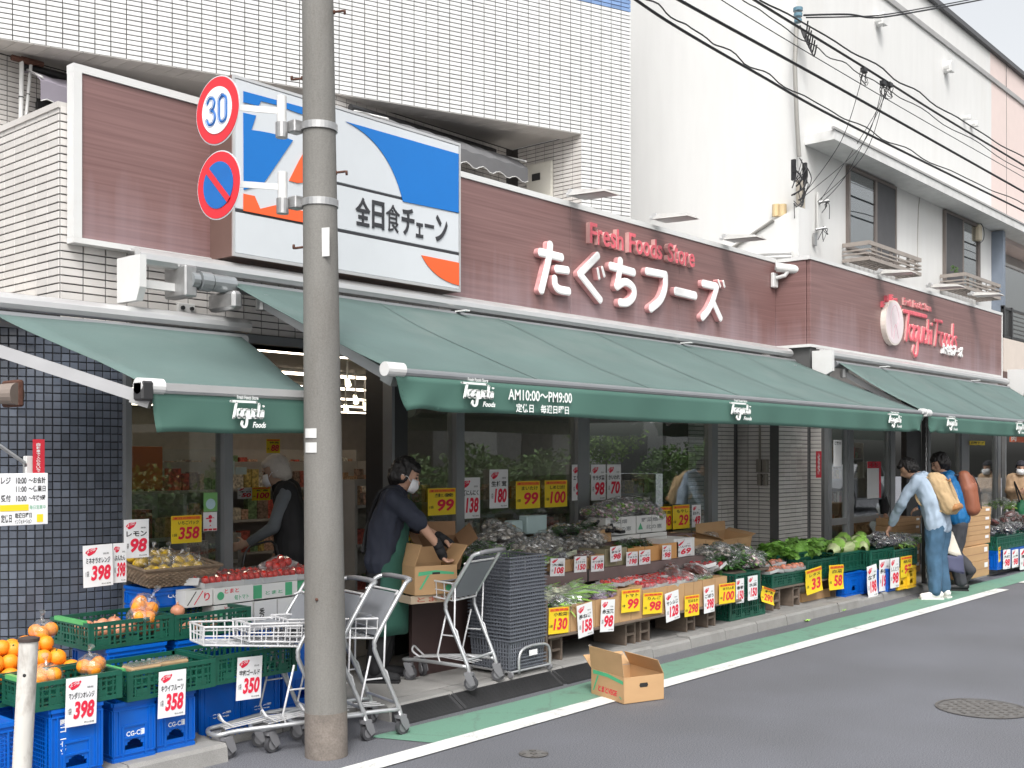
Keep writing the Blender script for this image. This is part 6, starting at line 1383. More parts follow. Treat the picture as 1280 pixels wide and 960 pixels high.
for k, (u0, u1, v0, v1) in enumerate([(853, 864, 664, 690), (866, 876, 662, 690), (877, 888, 657, 685)]):
    a = at(u0, v0, 6.42); b = at(u1, v1, 6.42); carton(a.x, b.x, 6.42, 6.54, b.z, a.z, ['olive box under the yellow 29 card', 'grey-green box right of the olive one', 'yellow-green box at the end of the back tier'][k], m=[M_ol, mat('grey_green_box', (.20, .22, .17), .8), mat('yellow_green_box', (.35, .38, .12), .7)][k], hand=False, grp='small boxes at the end of the back tier')
# big tipped open box and greens right of the shelf
t = carton(gx(893, 6.0), gx(937, 6.0), 5.98, 6.30, .62, .86, 'open dark-lipped cardboard box behind the bagged greens', flaps=.10, grp='cardboard boxes near the tiled pillar'); t.rotation_euler = (R(10), 0, R(6))
t = carton(gx(868, 6.0), gx(892, 6.0), 5.95, 6.25, .66, .83, 'crumpled open cardboard box left of the dark-lipped one', flaps=.09, grp='cardboard boxes near the tiled pillar'); t.rotation_euler = (R(-8), R(6), R(-14))
sb2 = thing('side_table', 'low wooden table carrying the greens right of the stepped display', 'table', (9.9, 5.8, .1)); MB().cbox(9.1, 10.4, 5.55, 6.3, .52, .55, .004).build('top', M_wood, sb2)
for x in (9.2, 10.3):
    for y in (5.62, 6.2): MB().cbox(x-.02, x+.02, y-.02, y+.02, .1, .519, .003).build('leg', M_wood, sb2)
heap(P_grn, gx(872, 5.8), gx(935, 5.8), 5.55, 6.0, .58, 46, 'clear bag of dark greens in the big heap before the tiled pillar', .22); heap(P_mus, gx(880, 5.75), gx(912, 5.75), 5.6, 5.9, .66, 10, 'silvery clear bag on the greens heap before the pillar', .14); heap(P_spr, gx(915, 5.7), gx(942, 5.7), 5.5, 5.8, .58, 10, 'pale grey-green bag at the right of the greens heap', .14)
# green crates of the right part
green_crate(gx(919, 5.40), gx(950, 5.40), 5.40, 5.76, .33, .56, 'narrow green crate behind two white price cards', clip=False); green_crate(gx(912, 5.45), gx(956, 5.45), 5.45, 5.86, .103, .32, 'green crate standing on the pavement under the narrow one', clip=False)
pk2 = thing('display_plank', 'low wooden plank carrying the lettuce and cabbage crates', 'plank', (11, 5.6, .3)); MB().cbox(gx(957, 5.5), gx(1048, 5.5), 5.48, 5.90, .312, .332, .003).build('board', M_wood, pk2)
stool(gx(966, 5.5), 5.5, LT[4], .21, .14); stool(gx(991, 5.5), 5.5, LT[5], .21, .14); stool(gx(1044, 5.5), 5.5, 'wooden trestle next to the blue crates', .21, .14)
green_crate(gx(965, 5.5), gx(1008, 5.5), 5.5, 5.72, .335, .47, 'shallow green crate of peach coloured packs', clip=False); green_crate(gx(972, 5.74), gx(1022, 5.74), 5.74, 6.1, .40, .62, 'green crate piled with lettuce', clip=False); green_crate(gx(1009, 5.5), gx(1048, 5.5), 5.5, 5.73, .335, .56, 'green crate behind the yellow 33 card', clip=False)
row(P_peach, gx(955, 5.6), gx(1000, 5.6), 5.58, .47, 5, 'film covered pack of peach coloured fruit', sc=1.1); row(P_peach, gx(948, 5.7), gx(975, 5.7), 5.70, .52, 3, 'raised pack of peach coloured fruit near the narrow crate', sc=1.1)
heap(P_let, gx(940, 5.95), gx(1032, 5.95), 5.70, 6.1, .60, 34, 'frilly green lettuce in the broad heap before the white tiles', .12, rx=.4, sc=(.9, 1.25))
green_crate(gx(940, 5.9), gx(972, 5.9), 5.9, 6.2, .40, .60, 'green crate at the left under the lettuces', clip=False)
green_crate(gx(1020, 5.75), gx(1085, 5.45), 5.45, 5.9, .38, .60, 'green crate of napa cabbages beside the yellow 58 card', clip=False)
for k, (u, y, rz) in enumerate([(1042, 5.6, .1), (1062, 5.56, -.25), (1078, 5.5, .3), (1050, 5.75, 0.), (1070, 5.72, -.1)]): clone(P_nap, (gx(u, y), y, .63+.035*(k > 2)), rz + 3.3, ['napa cabbage at the left front of its crate', 'napa cabbage lying across the middle of its crate', 'pale napa cabbage with its white base to the right', 'napa cabbage at the back left of its crate', 'napa cabbage at the back right of its crate'][k], None, k, .1, (1.15, 1.15, 1.15))
t = carton(gx(1004, 5.55), gx(1048, 5.55), 5.56, 5.76, .103, .20, 'flat tan carton on the ground below the lettuce plank', hand=False, grp='cartons on the pavement'); t = carton(gx(995, 5.62), gx(1006, 5.62), 5.62, 5.8, .103, .26, 'small white carton on the ground beside the flat tan one', m=M_wbox, hand=False, name='white_carton', grp='cartons on the pavement')
for k, (u0, u1, y) in enumerate([(1056, 1078, 5.42), (1079, 1092, 5.38), (1092, 1110, 5.30), (1110, 1122, 5.25)]): blue_crate(gx(u0, y), gx(u1, y)-.01, y, y+.3, .1, .37, ['blue crate on the ground left of the eggplant crates', 'second blue crate under the napa cabbages', 'blue crate under the leftmost white 198 card on the right', 'narrow blue crate beside the yellow crates'][k], text='')
for k, (u0, u1, y) in enumerate([(1122, 1133, 5.22), (1134, 1145, 5.2)]): blue_crate(gx(u0, y), gx(u1, y)-.01, y, y+.3, .1, .36, ['left of the two yellow crates under the eggplants', 'right of the two yellow crates under the eggplants'][k], text='', m=mat('yellow_crate_plastic', (.78, .50, .02), .4), grp='yellow plastic crates', name='yellow_crate')
green_crate(gx(1088, 5.32), gx(1117, 5.32), 5.32, 5.74, .38, .60, 'green crate of bagged eggplants with white cards', clip=False); green_crate(gx(1117, 5.24), gx(1146, 5.24), 5.24, 5.66, .37, .58, 'green crate of bagged eggplants with a yellow card', clip=False)
heap(P_egg, gx(1076, 5.6), gx(1135, 5.4), 5.35, 5.72, .62, 40, 'clear bag of shiny dark eggplants', .10); heap(P_brc, gx(1122, 5.4), gx(1148, 5.4), 5.3, 5.6, .62, 8, 'clear bag of green vegetables beside the eggplants', .06); heap(P_grn, gx(1125, 5.5), gx(1150, 5.5), 5.4, 5.7, .62, 6, 'dark leafy bag beside the eggplants', .06)
# stacks of cardboard by the right window
sx0 = gx(1196, 5.05)
def stack(u0, u1, y, d, levels, z0, labs, hs):
    z = z0
    for k, h in enumerate(hs):
        x0, x1 = gx(u0, y), gx(u1, y); j = random.uniform(-.012, .012); t = thing('cardboard_box', labs[k], 'box', ((x0+x1)/2+j, y+d/2, z), 'closed cardboard boxes stacked by the right window', rz=random.uniform(-.03, .03), world=False)
        hx, hy = (x1-x0)/2, d/2; MB().cbox(-hx, hx, -hy, hy, 0, h, .005).build('body', M_card, t); MB().box(-hx, hx, -.025, .025, h, h+.0015).build('tape', mat('brown_tape', (.36, .22, .10), .4), t)
        MB().box(-hx*.92, hx*.92, -hy-.0015, -hy-.0005, h*.45, h*.5).build('fold_line', M_cardd, t); MB().box(hx*.62, hx*.88, -hy-.0016, -hy-.0004, h*.55, h*.85).build('sticker', M_paper, t)
        if k % 2 == 0: MB().box(hx+.0004, hx+.0015, -hy*.6, -hy*.2, h*.2, h*.8).build('label', M_paper, t)
        z += h+.003
    return z
cuts = ['lowest', 'second', 'third', 'fourth', 'fifth', 'sixth', 'top']
stack(1205, 1236, 4.98, .30, 0, .1, ['%s closed carton of the front stack beside the yellow card' % c for c in cuts[:2]] , [.21, .20])
stack(1203, 1238, 5.02, .30, 0, .52, ['small closed carton, %s on the front stack above the two big ones' % c for c in ('first', 'second', 'third')] + ['uppermost closed carton of the front stack'], [.13, .12, .12, .11])
MB_ = [stack(1190, 1204, 5.25, .32, 0, .1, ['%s carton of the stack half hidden behind the two men' % c for c in cuts[:5]], [.2, .2, .2, .18, .14])]
stack(1122, 1150, 5.85, .3, 0, .42, ['%s flat tan carton behind the eggplants by the doorway' % c for c in cuts[:4]], [.11, .11, .11, .10]); MB().box(gx(1122, 5.85), gx(1150, 5.85), 5.85, 6.15, .1, .415).build('x', M_wood) if False else None
stack(1122, 1150, 5.86, .29, 0, .1, ['base crate-sized carton under the flat cartons by the doorway', 'second base carton under the flat cartons by the doorway'], [.155, .155])
# far right produce
for k, (u0, u1, y) in enumerate([(1246, 1262, 5.1), (1262, 1292, 5.1)]): blue_crate(gx(u0, y), gx(u1, y)-.01, y, y+.3, .1, .36, ['blue crate right of the cardboard stack', 'blue crate at the right edge under the last price card'][k], text='')
green_crate(gx(1246, 5.1), gx(1292, 5.1), 5.1, 5.5, .37, .56, 'green crate at the right edge under the dark bags', clip=False); heap(P_egg, gx(1248, 5.25), gx(1290, 5.25), 5.15, 5.45, .58, 20, 'dark glossy bag at the right edge', .08); heap(P_swt, gx(1252, 5.4), gx(1285, 5.4), 5.3, 5.6, .66, 14, 'brown bagged roots heaped at the right edge', .14); heap(P_brc, gx(1260, 5.6), gx(1290, 5.6), 5.6, 5.9, .9, 8, 'green bags behind the right edge heap', .1)
# ------------------------------------------------------------------ cards, left to right
card('w', 104, 679, 141, 735, 5.95, 'ミネオラオレンジ', '398', 'white card reading 398, standing leftmost before the mosaic wall', tilt=-.02); card('w', 141.5, 677, 158, 730, 5.98, 'ぶんたん', '398', 'white card half hidden by its neighbours, right of the leftmost 398')
card('w', 155, 647.5, 186, 699, 6.03, 'レモン', '98', 'white lemon card reading 98 above the wicker basket'); card('y', 214, 643, 252, 680, 6.56, 'いちごパック', '358', 'yellow card reading 358 on the left window', head='本日の特価品')
card('w', 82, 844, 121, 909, 5.235, 'マンダリンオレンジ', '398', 'white mandarin card reading 398 on the front crate by the stake', tilt=.03); card('w', 198, 836, 232, 898, 5.29, 'キウイフルーツ', '358', 'white kiwi card reading 358 on the front crate', tilt=.03); card('w', 296, 819, 327, 876, 5.32, '宇和ゴールド', '350', 'white card reading 350 behind the trolley basket', tilt=.05)
card('y', 535, 609, 570, 645, 6.56, '生姜', '99', 'yellow ginger card reading 99 beside the clerk', head='本日の特価品'); card('w', 576, 595, 600, 650, 6.56, '新にんにく', '138', 'white window card reading 138'); card('w', 612, 585, 635, 637, 6.56, '生椎茸', '180', 'white shiitake window card reading 180')
card('y', 645, 600, 675, 637, 6.56, 'まいたけ', '99', 'yellow window card reading 99 right of the 180 card', head='本日の特価品'); card('y', 681, 599, 709, 635, 6.56, 'しめじ2個', '100', 'yellow window card reading 100', head='本日の特価品')
card('w', 715, 579, 733, 627, 6.56, 'エリンギ', '91', 'white window card reading 91, left of three'); card('w', 739, 579, 757, 627, 6.56, 'サラダ菜', '98', 'white window card reading 98, middle of three'); card('w', 759, 579, 776, 625, 6.56, 'かいわれ', '70', 'white window card partly behind sprouts, right of three')
card('y', 825, 632, 840, 663, 6.50, '豆苗', '98', 'narrow yellow card half behind the yellow 29 card', head='特価'); card('y', 841, 630, 862, 662, 6.47, 'もやし', '29', 'yellow bean sprout card reading 29', head='本日の特価'); card('w', 865, 630, 876, 660, 6.47, '豆もやし', '49', 'narrow white window card reading 49')
up = [(688, 706, 697, 721, '大葉', '108', 'small white card reading 108 above the basket stack', .06), (718, 733, 694.5, 716, 'ミニトマト', '150', 'small white card reading 150 on the upper shelf', .03), (739, 755, 694, 715, 'さつま芋', '198', 'small white card reading 198 left of the olive carton', .03), (763, 777, 682, 702.5, '長なす', '98', 'small white card reading 98 on the olive carton', -.03), (783, 797, 689, 708, 'きゅうり', '198', 'small white card reading 198 right of the olive carton', .03), (799, 813, 687, 706, 'ピーマン', '98', 'small white card reading 98, middle of the upper shelf', .0), (828, 839, 681, 700, 'おくら', '98', 'small white card on the last orange-brown carton', .04), (846, 865, 675, 696, 'いんげん', '69', 'small white card reading 69 on the foam box', -.03)]
for u0, u1, v0, v1, nm, pr_, lab, ti in up: card('w', u0, v0, u1, v1, 5.745 if u0 != 846 else 5.80, nm, pr_, lab, tilt=ti)
card('y', 686, 758, 711, 793, 5.335, '小松菜', '130', 'yellow card reading 130, leftmost on the front row', tilt=.05); card('w', 722, 753, 741, 797, 5.325, '長ねぎ', '158', 'long white card reading 158 on the front row', tilt=-.09); card('w', 751, 748, 768, 791, 5.325, '赤玉葱', '98', 'long white card reading 98 on the front row', tilt=.07); card('y', 777, 736, 800, 766, 5.335, 'トマト', '99', 'yellow card reading 99 on the front row', tilt=.03)
card('y', 804, 740, 828, 768, 5.335, 'りんご', '98', 'yellow card reading 98 on the front row', tilt=.05); card('w', 832, 738, 849, 777, 5.325, 'サンふじ', '128', 'long white card reading 128 on the front row', tilt=-.10); card('y', 856, 743, 874, 771, 5.335, '紅はるか', '298', 'yellow card reading 298 on the front row', tilt=.02); card('w', 880, 731, 893, 767, 5.325, 'ごぼう', '398', 'long white card reading 398 on the front row', tilt=-.03)
card('y', 899, 728, 919, 755, 5.335, 'ほうれん草', '100', 'yellow card reading 100 at the right of the front row', tilt=.02); card('w', 920, 722, 930, 755, 5.38, '春菊', '150', 'narrow white card on the left of the narrow green crate'); card('w', 935, 718.5, 947, 751, 5.37, '水菜', '150', 'narrow white card on the right of the narrow green crate')
card('y', 951, 734, 967, 755, 5.43, '桃', '290', 'curled yellow card below the peach coloured packs', tilt=.25, curl=.09); card('y', 1007, 709, 1027, 742, 5.46, 'レタス', '33', 'yellow card reading 33 under the lettuces', tilt=-.07, curl=.05); card('y', 1036, 705, 1054, 738, 5.42, '白菜', '58', 'yellow card reading 58 under the napa cabbages', tilt=.04, curl=.05)
card('w', 1084, 705, 1096, 748, 5.28, 'なす', '198', 'long white card left of two before the eggplants', tilt=-.08, curl=.05); card('w', 1099, 698, 1112, 740, 5.28, '長なす', '198', 'long white card right of two before the eggplants', tilt=.03); card('w', 1113, 696, 1124, 736, 5.2, 'ししとう', '98', 'narrow white card beside the last yellow eggplant card'); card('y', 1126, 694, 1140, 722, 5.2, '胡瓜', '97', 'yellow card above the yellow crates')
card('y', 1246, 683, 1253, 703, 4.94, '特売', '99', 'small yellow card taped to the front carton stack', rz=.2); card('w', 1254, 686, 1263, 712, 5.07, '大根', '98', 'narrow white card right of the front carton stack', tilt=.03); card('w', 1265, 686, 1273, 710, 5.07, '人参', '98', 'narrow white card second from the right edge'); card('w', 1275, 684, 1290, 712, 5.07, '里芋', '198', 'white card cut by the right edge')

# ------------------------------------------------------------------ inside the shop
def ramp_mat(name, cols, rough=.45):
    m = bpy.data.materials.new(name); m.use_nodes = True; nt = m.node_tree; N = nt.nodes; L = nt.links; b = N['Principled BSDF']
    ge = N.new('ShaderNodeNewGeometry'); cr = N.new('ShaderNodeValToRGB'); cr.color_ramp.interpolation = 'CONSTANT'
    el = cr.color_ramp.elements
    while len(el) < len(cols): el.new(.5)
    for i, c in enumerate(cols): el[i].position = i/len(cols); el[i].color = (*c, 1)
    L.new(ge.outputs['Random Per Island'], cr.inputs[0])
    tc = N.new('ShaderNodeTexCoord'); nz = N.new('ShaderNodeTexNoise'); nz.inputs['Scale'].default_value = 38; nz.inputs['Detail'].default_value = 3; L.new(tc.outputs['Object'], nz.inputs['Vector'])
    mr = N.new('ShaderNodeMapRange'); mr.inputs[1].default_value = .35; mr.inputs[2].default_value = .65; mr.inputs[3].default_value = .5; mr.inputs[4].default_value = 1.35; L.new(nz.outputs['Fac'], mr.inputs[0])
    hv = N.new('ShaderNodeHueSaturation'); L.new(cr.outputs[0], hv.inputs['Color']); L.new(mr.outputs[0], hv.inputs['Value']); L.new(hv.outputs[0], b.inputs['Base Color']); b.inputs['Roughness'].default_value = rough
    return m
M_goods = ramp_mat('packaged_goods', [(.50, .37, .27), (.55, .10, .07), (.62, .56, .46), (.40, .25, .15), (.68, .64, .56), (.38, .09, .07), (.55, .42, .14), (.26, .18, .14), (.58, .36, .26), (.18, .28, .14)])
M_shelf = mat('shop_shelf', (.42, .40, .38), .5)
def shelf(lab, p0, p1, zs, depth, hgt=.22, dens=.09, back=True):
    # shelf unit whose front runs p0 -> p1 and whose depth goes to the left of that direction
    p0 = Vector((*p0, 0)); p1 = Vector((*p1, 0)); d = (p1-p0).normalized(); n = Vector((-d.y, d.x, 0)); L = (p1-p0).length; M_ = rotz(math.atan2(d.y, d.x))
    t = thing('store_shelf', lab, 'shelf', ((p0+p1)/2)[:], 'shelving inside the shop'); top = zs[-1]+hgt+.06
    if back: MB().obox((p0+p1)/2+n*depth+Vector((0, 0, top/2)), (L, .02, top), M_).build('back_panel', M_shelf, t)
    for z in zs: MB().obox((p0+p1)/2+n*depth/2+Vector((0, 0, z)), (L, depth, .025), M_).build('shelf_board', M_shelf, t)
    for s in (0, L): MB().obox(p0+d*s+n*depth/2+Vector((0, 0, top/2)), (.03, depth, top), M_).build('side_panel', M_shelf, t)
    g = MB()
    for z in zs:
        s = .03
        while s < L-.06:
            w_ = random.uniform(.5, 1.5)*dens; h = random.uniform(.45, 1.)*hgt
            if s+w_ > L-.02: break
            for q in range(random.choice((1, 1, 2))): g.obox(p0+d*(s+w_/2)+n*(.06+q*.1+random.uniform(0, .02))+Vector((0, 0, z+.0135+h/2)), (w_*.93, .08, h), M_ @ rotz(random.uniform(-.12, .12)))
            s += w_
    stuff(g.build('packaged_goods', M_goods, t)); return t
shelf('tall shop shelf of dark packaged goods seen through the entrance', (4.9, 9.3), (8.4, 9.3), (.35, .72, 1.05, 1.36), .4, dens=.1)
shelf('second row of tall shop shelving deeper inside', (4.5, 11.0), (9.5, 11.0), (.35, .75, 1.15, 1.5), .4, dens=.12)
shelf('cooled display counter shelf behind the old shopper', (4.55, 8.0), (5.6, 8.0), (.35, .80), .5, .18, dens=.12, back=False)
shelf('low shelf of cartons just inside the left window', (3.8, 7.1), (4.5, 7.1), (.4, .75, 1.1), .35, .26, dens=.16)
shelf('long low shelf of pale packs behind the middle windows', (6.3, 7.3), (10.9, 7.3), (.5, .92, 1.26), .35, .17, dens=.07)
shelf('tall shelf of packs behind the right windows', (13.3, 8.2), (18.8, 8.2), (.5, .9, 1.3, 1.65), .4, dens=.11)
tag(MB().cbox(4.62, 5.12, 8.42, 8.45, 1.42, 1.78, .004).build('orange_board', mat('orange_board', (.50, .14, .03), .5)), 'orange notice board with pale blue papers behind the old shopper', 'notice board')
for k, (u0, u1, v0, v1) in enumerate([(285, 293, 576, 593), (294, 308, 584, 593)]):
    a = at(u0, v0, 8.4); b = at(u1, v1, 8.4); tag(MB().box(a.x, b.x, 8.395, 8.40, b.z, a.z).build('paper_notice', mat('pale_blue_paper', (.45, .58, .62), .6)), ['left pale blue paper on the orange notice board', 'right pale blue paper on the orange notice board'][k], 'notice')
card('y', 315, 608, 338, 626, 7.9, '鮮魚', '100', 'yellow card reading 100 in front of the old shopper inside'); card('w', 297, 609, 315, 624, 7.9, '本日', '50', 'white card left of the yellow 100 card inside')
card('y', 333, 548, 350, 567, 7.6, '特売', '88', 'small yellow card hanging above the old shopper'); card('y', 497, 658, 523, 737, 6.2, 'CGC特選', '98', 'large dim yellow card low behind the clerk', head='お買得')
# stickers and papers on the windows
def sheet(u0, v0, u1, v1, Y, m, nm, lab, cat='sticker', txt=None, tm=None):
    a = at(u0, v0, Y); b = at(u1, v1, Y); t = thing(nm, lab, cat, ((a.x+b.x)/2, Y, b.z)); MB().box(a.x, b.x, Y-.002, Y+.001, b.z, a.z).build('sheet', m, t)
    if txt:
        for s, fx0, fx1, fz0, fz1, m_ in txt: text_mb(s, a.x+(b.x-a.x)*fx0, a.x+(b.x-a.x)*fx1, b.z+(a.z-b.z)*fz0, b.z+(a.z-b.z)*fz1, Y-.003, off=.015).build('print', m_, t)
    return t
M_lg = mat('sticker_green', (.18, .42, .14), .5); M_lb = mat('sticker_sky', (.42, .60, .66), .5)
sheet(254.5, 616, 271.5, 639, 6.585, M_lg, 'window_sticker', 'green sticker with a pale round emblem on the left window', txt=[('●', .15, .85, .12, .68, M_lb)]); sheet(254, 640.5, 271, 663, 6.585, M_paper, 'window_sticker', 'white sticker with a red flower emblem under the green sticker', txt=[('✿', .15, .85, .25, .85, M_redn), ('■■■', .03, .97, .02, .12, M_red)])
sheet(41, 549, 55.5, 592, 5.9, M_red, 'red_notice', 'narrow red vertical notice on the mosaic wall', 'sign') ; ro = at(48, 553, 5.895)
tr = thing('red_notice_lettering', '', '', (0, 0, 0)); bpy.data.objects.remove(tr)
mbx = MB()
for k, ch in enumerate('自転車で入らないで'):
    c_ = at(48, 555.5+k*4.1, 5.896); h = .0085; text_mb(ch, c_.x-.011, c_.x+.011, c_.z-h, c_.z+h*.9, 5.896, off=.02, mb=mbx)
mbx.build('vertical_print', M_print, [o for o in bpy.data.objects if o.name.startswith('red_notice') and o.type == 'EMPTY'][-1])
sheet(1020, 564, 1026.5, 597, 6.15, M_red, 'red_notice', 'narrow red vertical notice on the tiled pillar by the doors', 'sign', txt=[('自動車', .3, .7, .1, .95, M_print)])
sheet(1084, 577, 1101, 622, 6.13, M_paper, 'door_poster', 'white poster with a red border on the glazed door', 'poster', txt=[('■', .0, 1, .82, 1., M_redn), ('■', .85, 1., .0, .84, M_redn), ('とまと', .1, .8, .86, .97, M_paper)]); sheet(1042, 550, 1052, 583, 6.13, M_paper, 'window_notice', 'white paper sheet on the narrow window beside the doors', 'notice', txt=[('ご案内', .1, .9, .82, .95, M_ink)])
sheet(1212, 551, 1231, 556.5, 6.13, M_yel, 'yellow_strip_notice', 'small yellow strip notice high on the right window', 'notice', txt=[('自動ドア', .08, .92, .2, .85, M_ink)]); sheet(1262, 542, 1282, 553, 6.13, mat('orange_red_panel', (.6, .12, .05), .5), 'small_signboard', 'orange-red panel with lettering at the top right corner of the shop front', 'sign', txt=[('肉', .1, .4, .1, .9, M_print)])
sheet(1208, 610, 1222, 640, 6.14, M_card, 'window_poster', 'tan poster low on the right window', 'poster'); sheet(1196, 608, 1208, 634, 6.14, M_paper, 'window_poster', 'white notice low on the right window', 'poster', txt=[('営業中', .1, .9, .6, .8, M_ink)])
# round plaque on window head
q = at(512, 511, 6.58); tag(MB().tube([q, q+Vector((0, -.004, 0))], .07, 24).build('round_plaque', mat('olive_disc', (.16, .17, .12), .5)), 'round olive plaque at the top of the first window right of the entrance', 'plaque')
# hanging sign with opening times at the left
hs_ = thing('hanging_timetable', 'white hanging board with Japanese opening times at the left edge', 'sign', at(30, 655, 5.0)); a = at(0, 592, 5.0); b = at(60, 655, 5.0); mx = (a.x+b.x)/2
a = Vector((a.x-.02, 5.0, a.z)); MB().cbox(a.x, b.x, 5.0, 5.012, b.z, a.z, .002).build('board', M_paper, hs_)
Wd, Hd = b.x-a.x, a.z-b.z
MB().box(a.x, a.x+Wd*.07, 4.9985, 4.9998, b.z+.003, a.z-.003).build('blue_edge', M_lb, hs_); MB().box(a.x+Wd*.08, a.x+Wd*.62, 4.9985, 4.9998, b.z+Hd*.28, b.z+Hd*.40).build('yellow_bar', M_yel, hs_)
for s, x0, x1, z0, z1 in (('レジ', .10, .28, .80, .93), ('10:00', .38, .58, .80, .92), ('～お会計', .62, .95, .80, .93), ('11:00', .38, .58, .64, .75), ('～休業日', .62, .95, .64, .76), ('受付', .10, .28, .46, .59), ('10:00', .38, .58, .46, .57), ('～午後9時', .62, .95, .46, .58), ('定休日', .10, .30, .06, .22), ('毎週日曜日', .36, .68, .14, .24), ('インフォメーション', .36, .68, .03, .12)):
    text_mb(s, a.x+Wd*x0, a.x+Wd*x1, b.z+Hd*z0, b.z+Hd*z1, 4.999, off=.02).build('print', M_ink, hs_)
text_mb('毎日営業中', a.x+Wd*.64, a.x+Wd*.95, b.z+Hd*.30, b.z+Hd*.38, 4.999, off=.0).build('print', M_pgr, hs_); MB().box(a.x+Wd*.78, a.x+Wd*.9, 4.9985, 4.9998, b.z+Hd*.05, b.z+Hd*.2).build('yellow_block', M_yel, hs_)
w1 = at(25, 585, 5.9); MB().tube([(mx, 5.006, a.z), (mx, 5.006, a.z+.05)], .004, 5).build('hanger', M_steel, hs_); arm_a = at(-8, 552, 5.0); MB().tube([(arm_a.x, 5.0, arm_a.z), (mx+.0, 5.006, a.z+.05), at(32, 582, 5.8)], .009, 6).build('stay', M_steel, hs_)
MB().cbox(*[q for pr in zip(at(33, 600, 5.93)[:], at(37, 570, 5.97)[:]) for q in pr], .003).build('wall_bracket', M_white, hs_)
ob = at(15, 492, 6.1); t = thing('wall_speaker', 'beige round-fronted speaker on the mosaic wall at the left edge', 'speaker', ob); MB().tube([ob + Vector((-.1, .25, 0)), ob + Vector((.03, 0, 0))], [.045, .062], 18).build('horn', mat('beige_plastic', (.22, .18, .155), .6), t); MB().cbox(ob.x+.03, ob.x+.07, ob.y, ob.y+.2, ob.z-.07, ob.z+.08, .01).build('bracket', M_rust, t)

# ------------------------------------------------------------------ across the street (mirrored in the shop glass)
ops = thing('house_across_street', 'cream house across the street mirrored in the windows', 'house', (14, -9, 0)); MB().box(4, 17, -12, -8, 0, 5.2).build('wall', mat('cream_render', (.46, .44, .40), .8, var=.05), ops)
for i in range(5):
    for z in (.9, 3.3): MB().box(5+i*2.4, 6.3+i*2.4, -8.0, -7.97, z, z+1.3).build('window', M_dframe, ops)
ops2 = thing('grey_house_across_street', 'grey block across the street mirrored in the windows', 'house', (24, -9, 0)); MB().box(19, 40, -13, -8.5, 0, 6.2).build('wall', mat('grey_render', (.30, .30, .30), .8, var=.05), ops2)
for i in range(7):
    for z in (.9, 3.6): MB().box(20+i*2.6, 21.5+i*2.6, -8.5, -8.47, z, z+1.5).build('window', M_white if i % 2 else M_dframe, ops2)
def bush(x, y, r, h, lab, m, trunk=False):
    t = thing('shrub' if not trunk else 'street_tree', lab, 'shrub' if not trunk else 'tree', (x, y, 0), 'greenery across the street'); mb = MB(); n = int(2200*r*r)+400
    for i in range(n):
        d = Vector((random.gauss(0, 1), random.gauss(0, 1), random.gauss(0, 1))).normalized(); q = random.uniform(.55, 1.05)*(1+.18*math.sin(d.x*5+x)*math.cos(d.z*4)); c = Vector((x, y, h)) + Vector((d.x*r*q, d.y*r*q, d.z*r*.85*q)); c.z = max(c.z, .1)
        s_ = random.uniform(.04, .08); e = Vector((random.uniform(-1, 1), random.uniform(-1, 1), random.uniform(-1, 1))).normalized(); f = e.orthogonal().normalized(); mb.add([c-e*s_, c+f*s_*.5, c+e*s_, c-f*s_*.5], [(0, 1, 2, 3)])
    stuff(mb.build('crown', m, t)); MB().tube([(x, y, 0), (x+.05, y, h*.5), (x, y, h)], [.06, .05, .02], 7).build('trunk', M_wood, t)
    if not trunk: return
M_bl = mat('bush_leaf', (.07, .15, .025), .55, isl=.5); M_bl2 = mat('tree_leaf', (.14, .26, .03), .55, isl=.4)
for k, (x, y, r, h, tr_) in enumerate([(10.5, -4.5, .8, .8, 0), (12.6, -4.6, .9, .9, 0), (14.8, -4.4, 1.0, 1., 0), (17.0, -4.7, .9, .9, 0), (19.0, -4.5, 1., 1.05, 0), (21.4, -4.6, 1., 1., 0), (24.4, -4.8, 1.0, 2.3, 1), (27.5, -4.6, 1.1, 1.1, 0), (30.5, -4.6, 1.2, 1.2, 0)]):
    bush(x, y, r, h, ['first', 'second', 'third', 'fourth', 'fifth', 'sixth', 'bright green small tree, the seventh', 'eighth', 'ninth'][k] + ' plant from the left in the greenery across the street', M_bl2 if tr_ else M_bl, tr_)

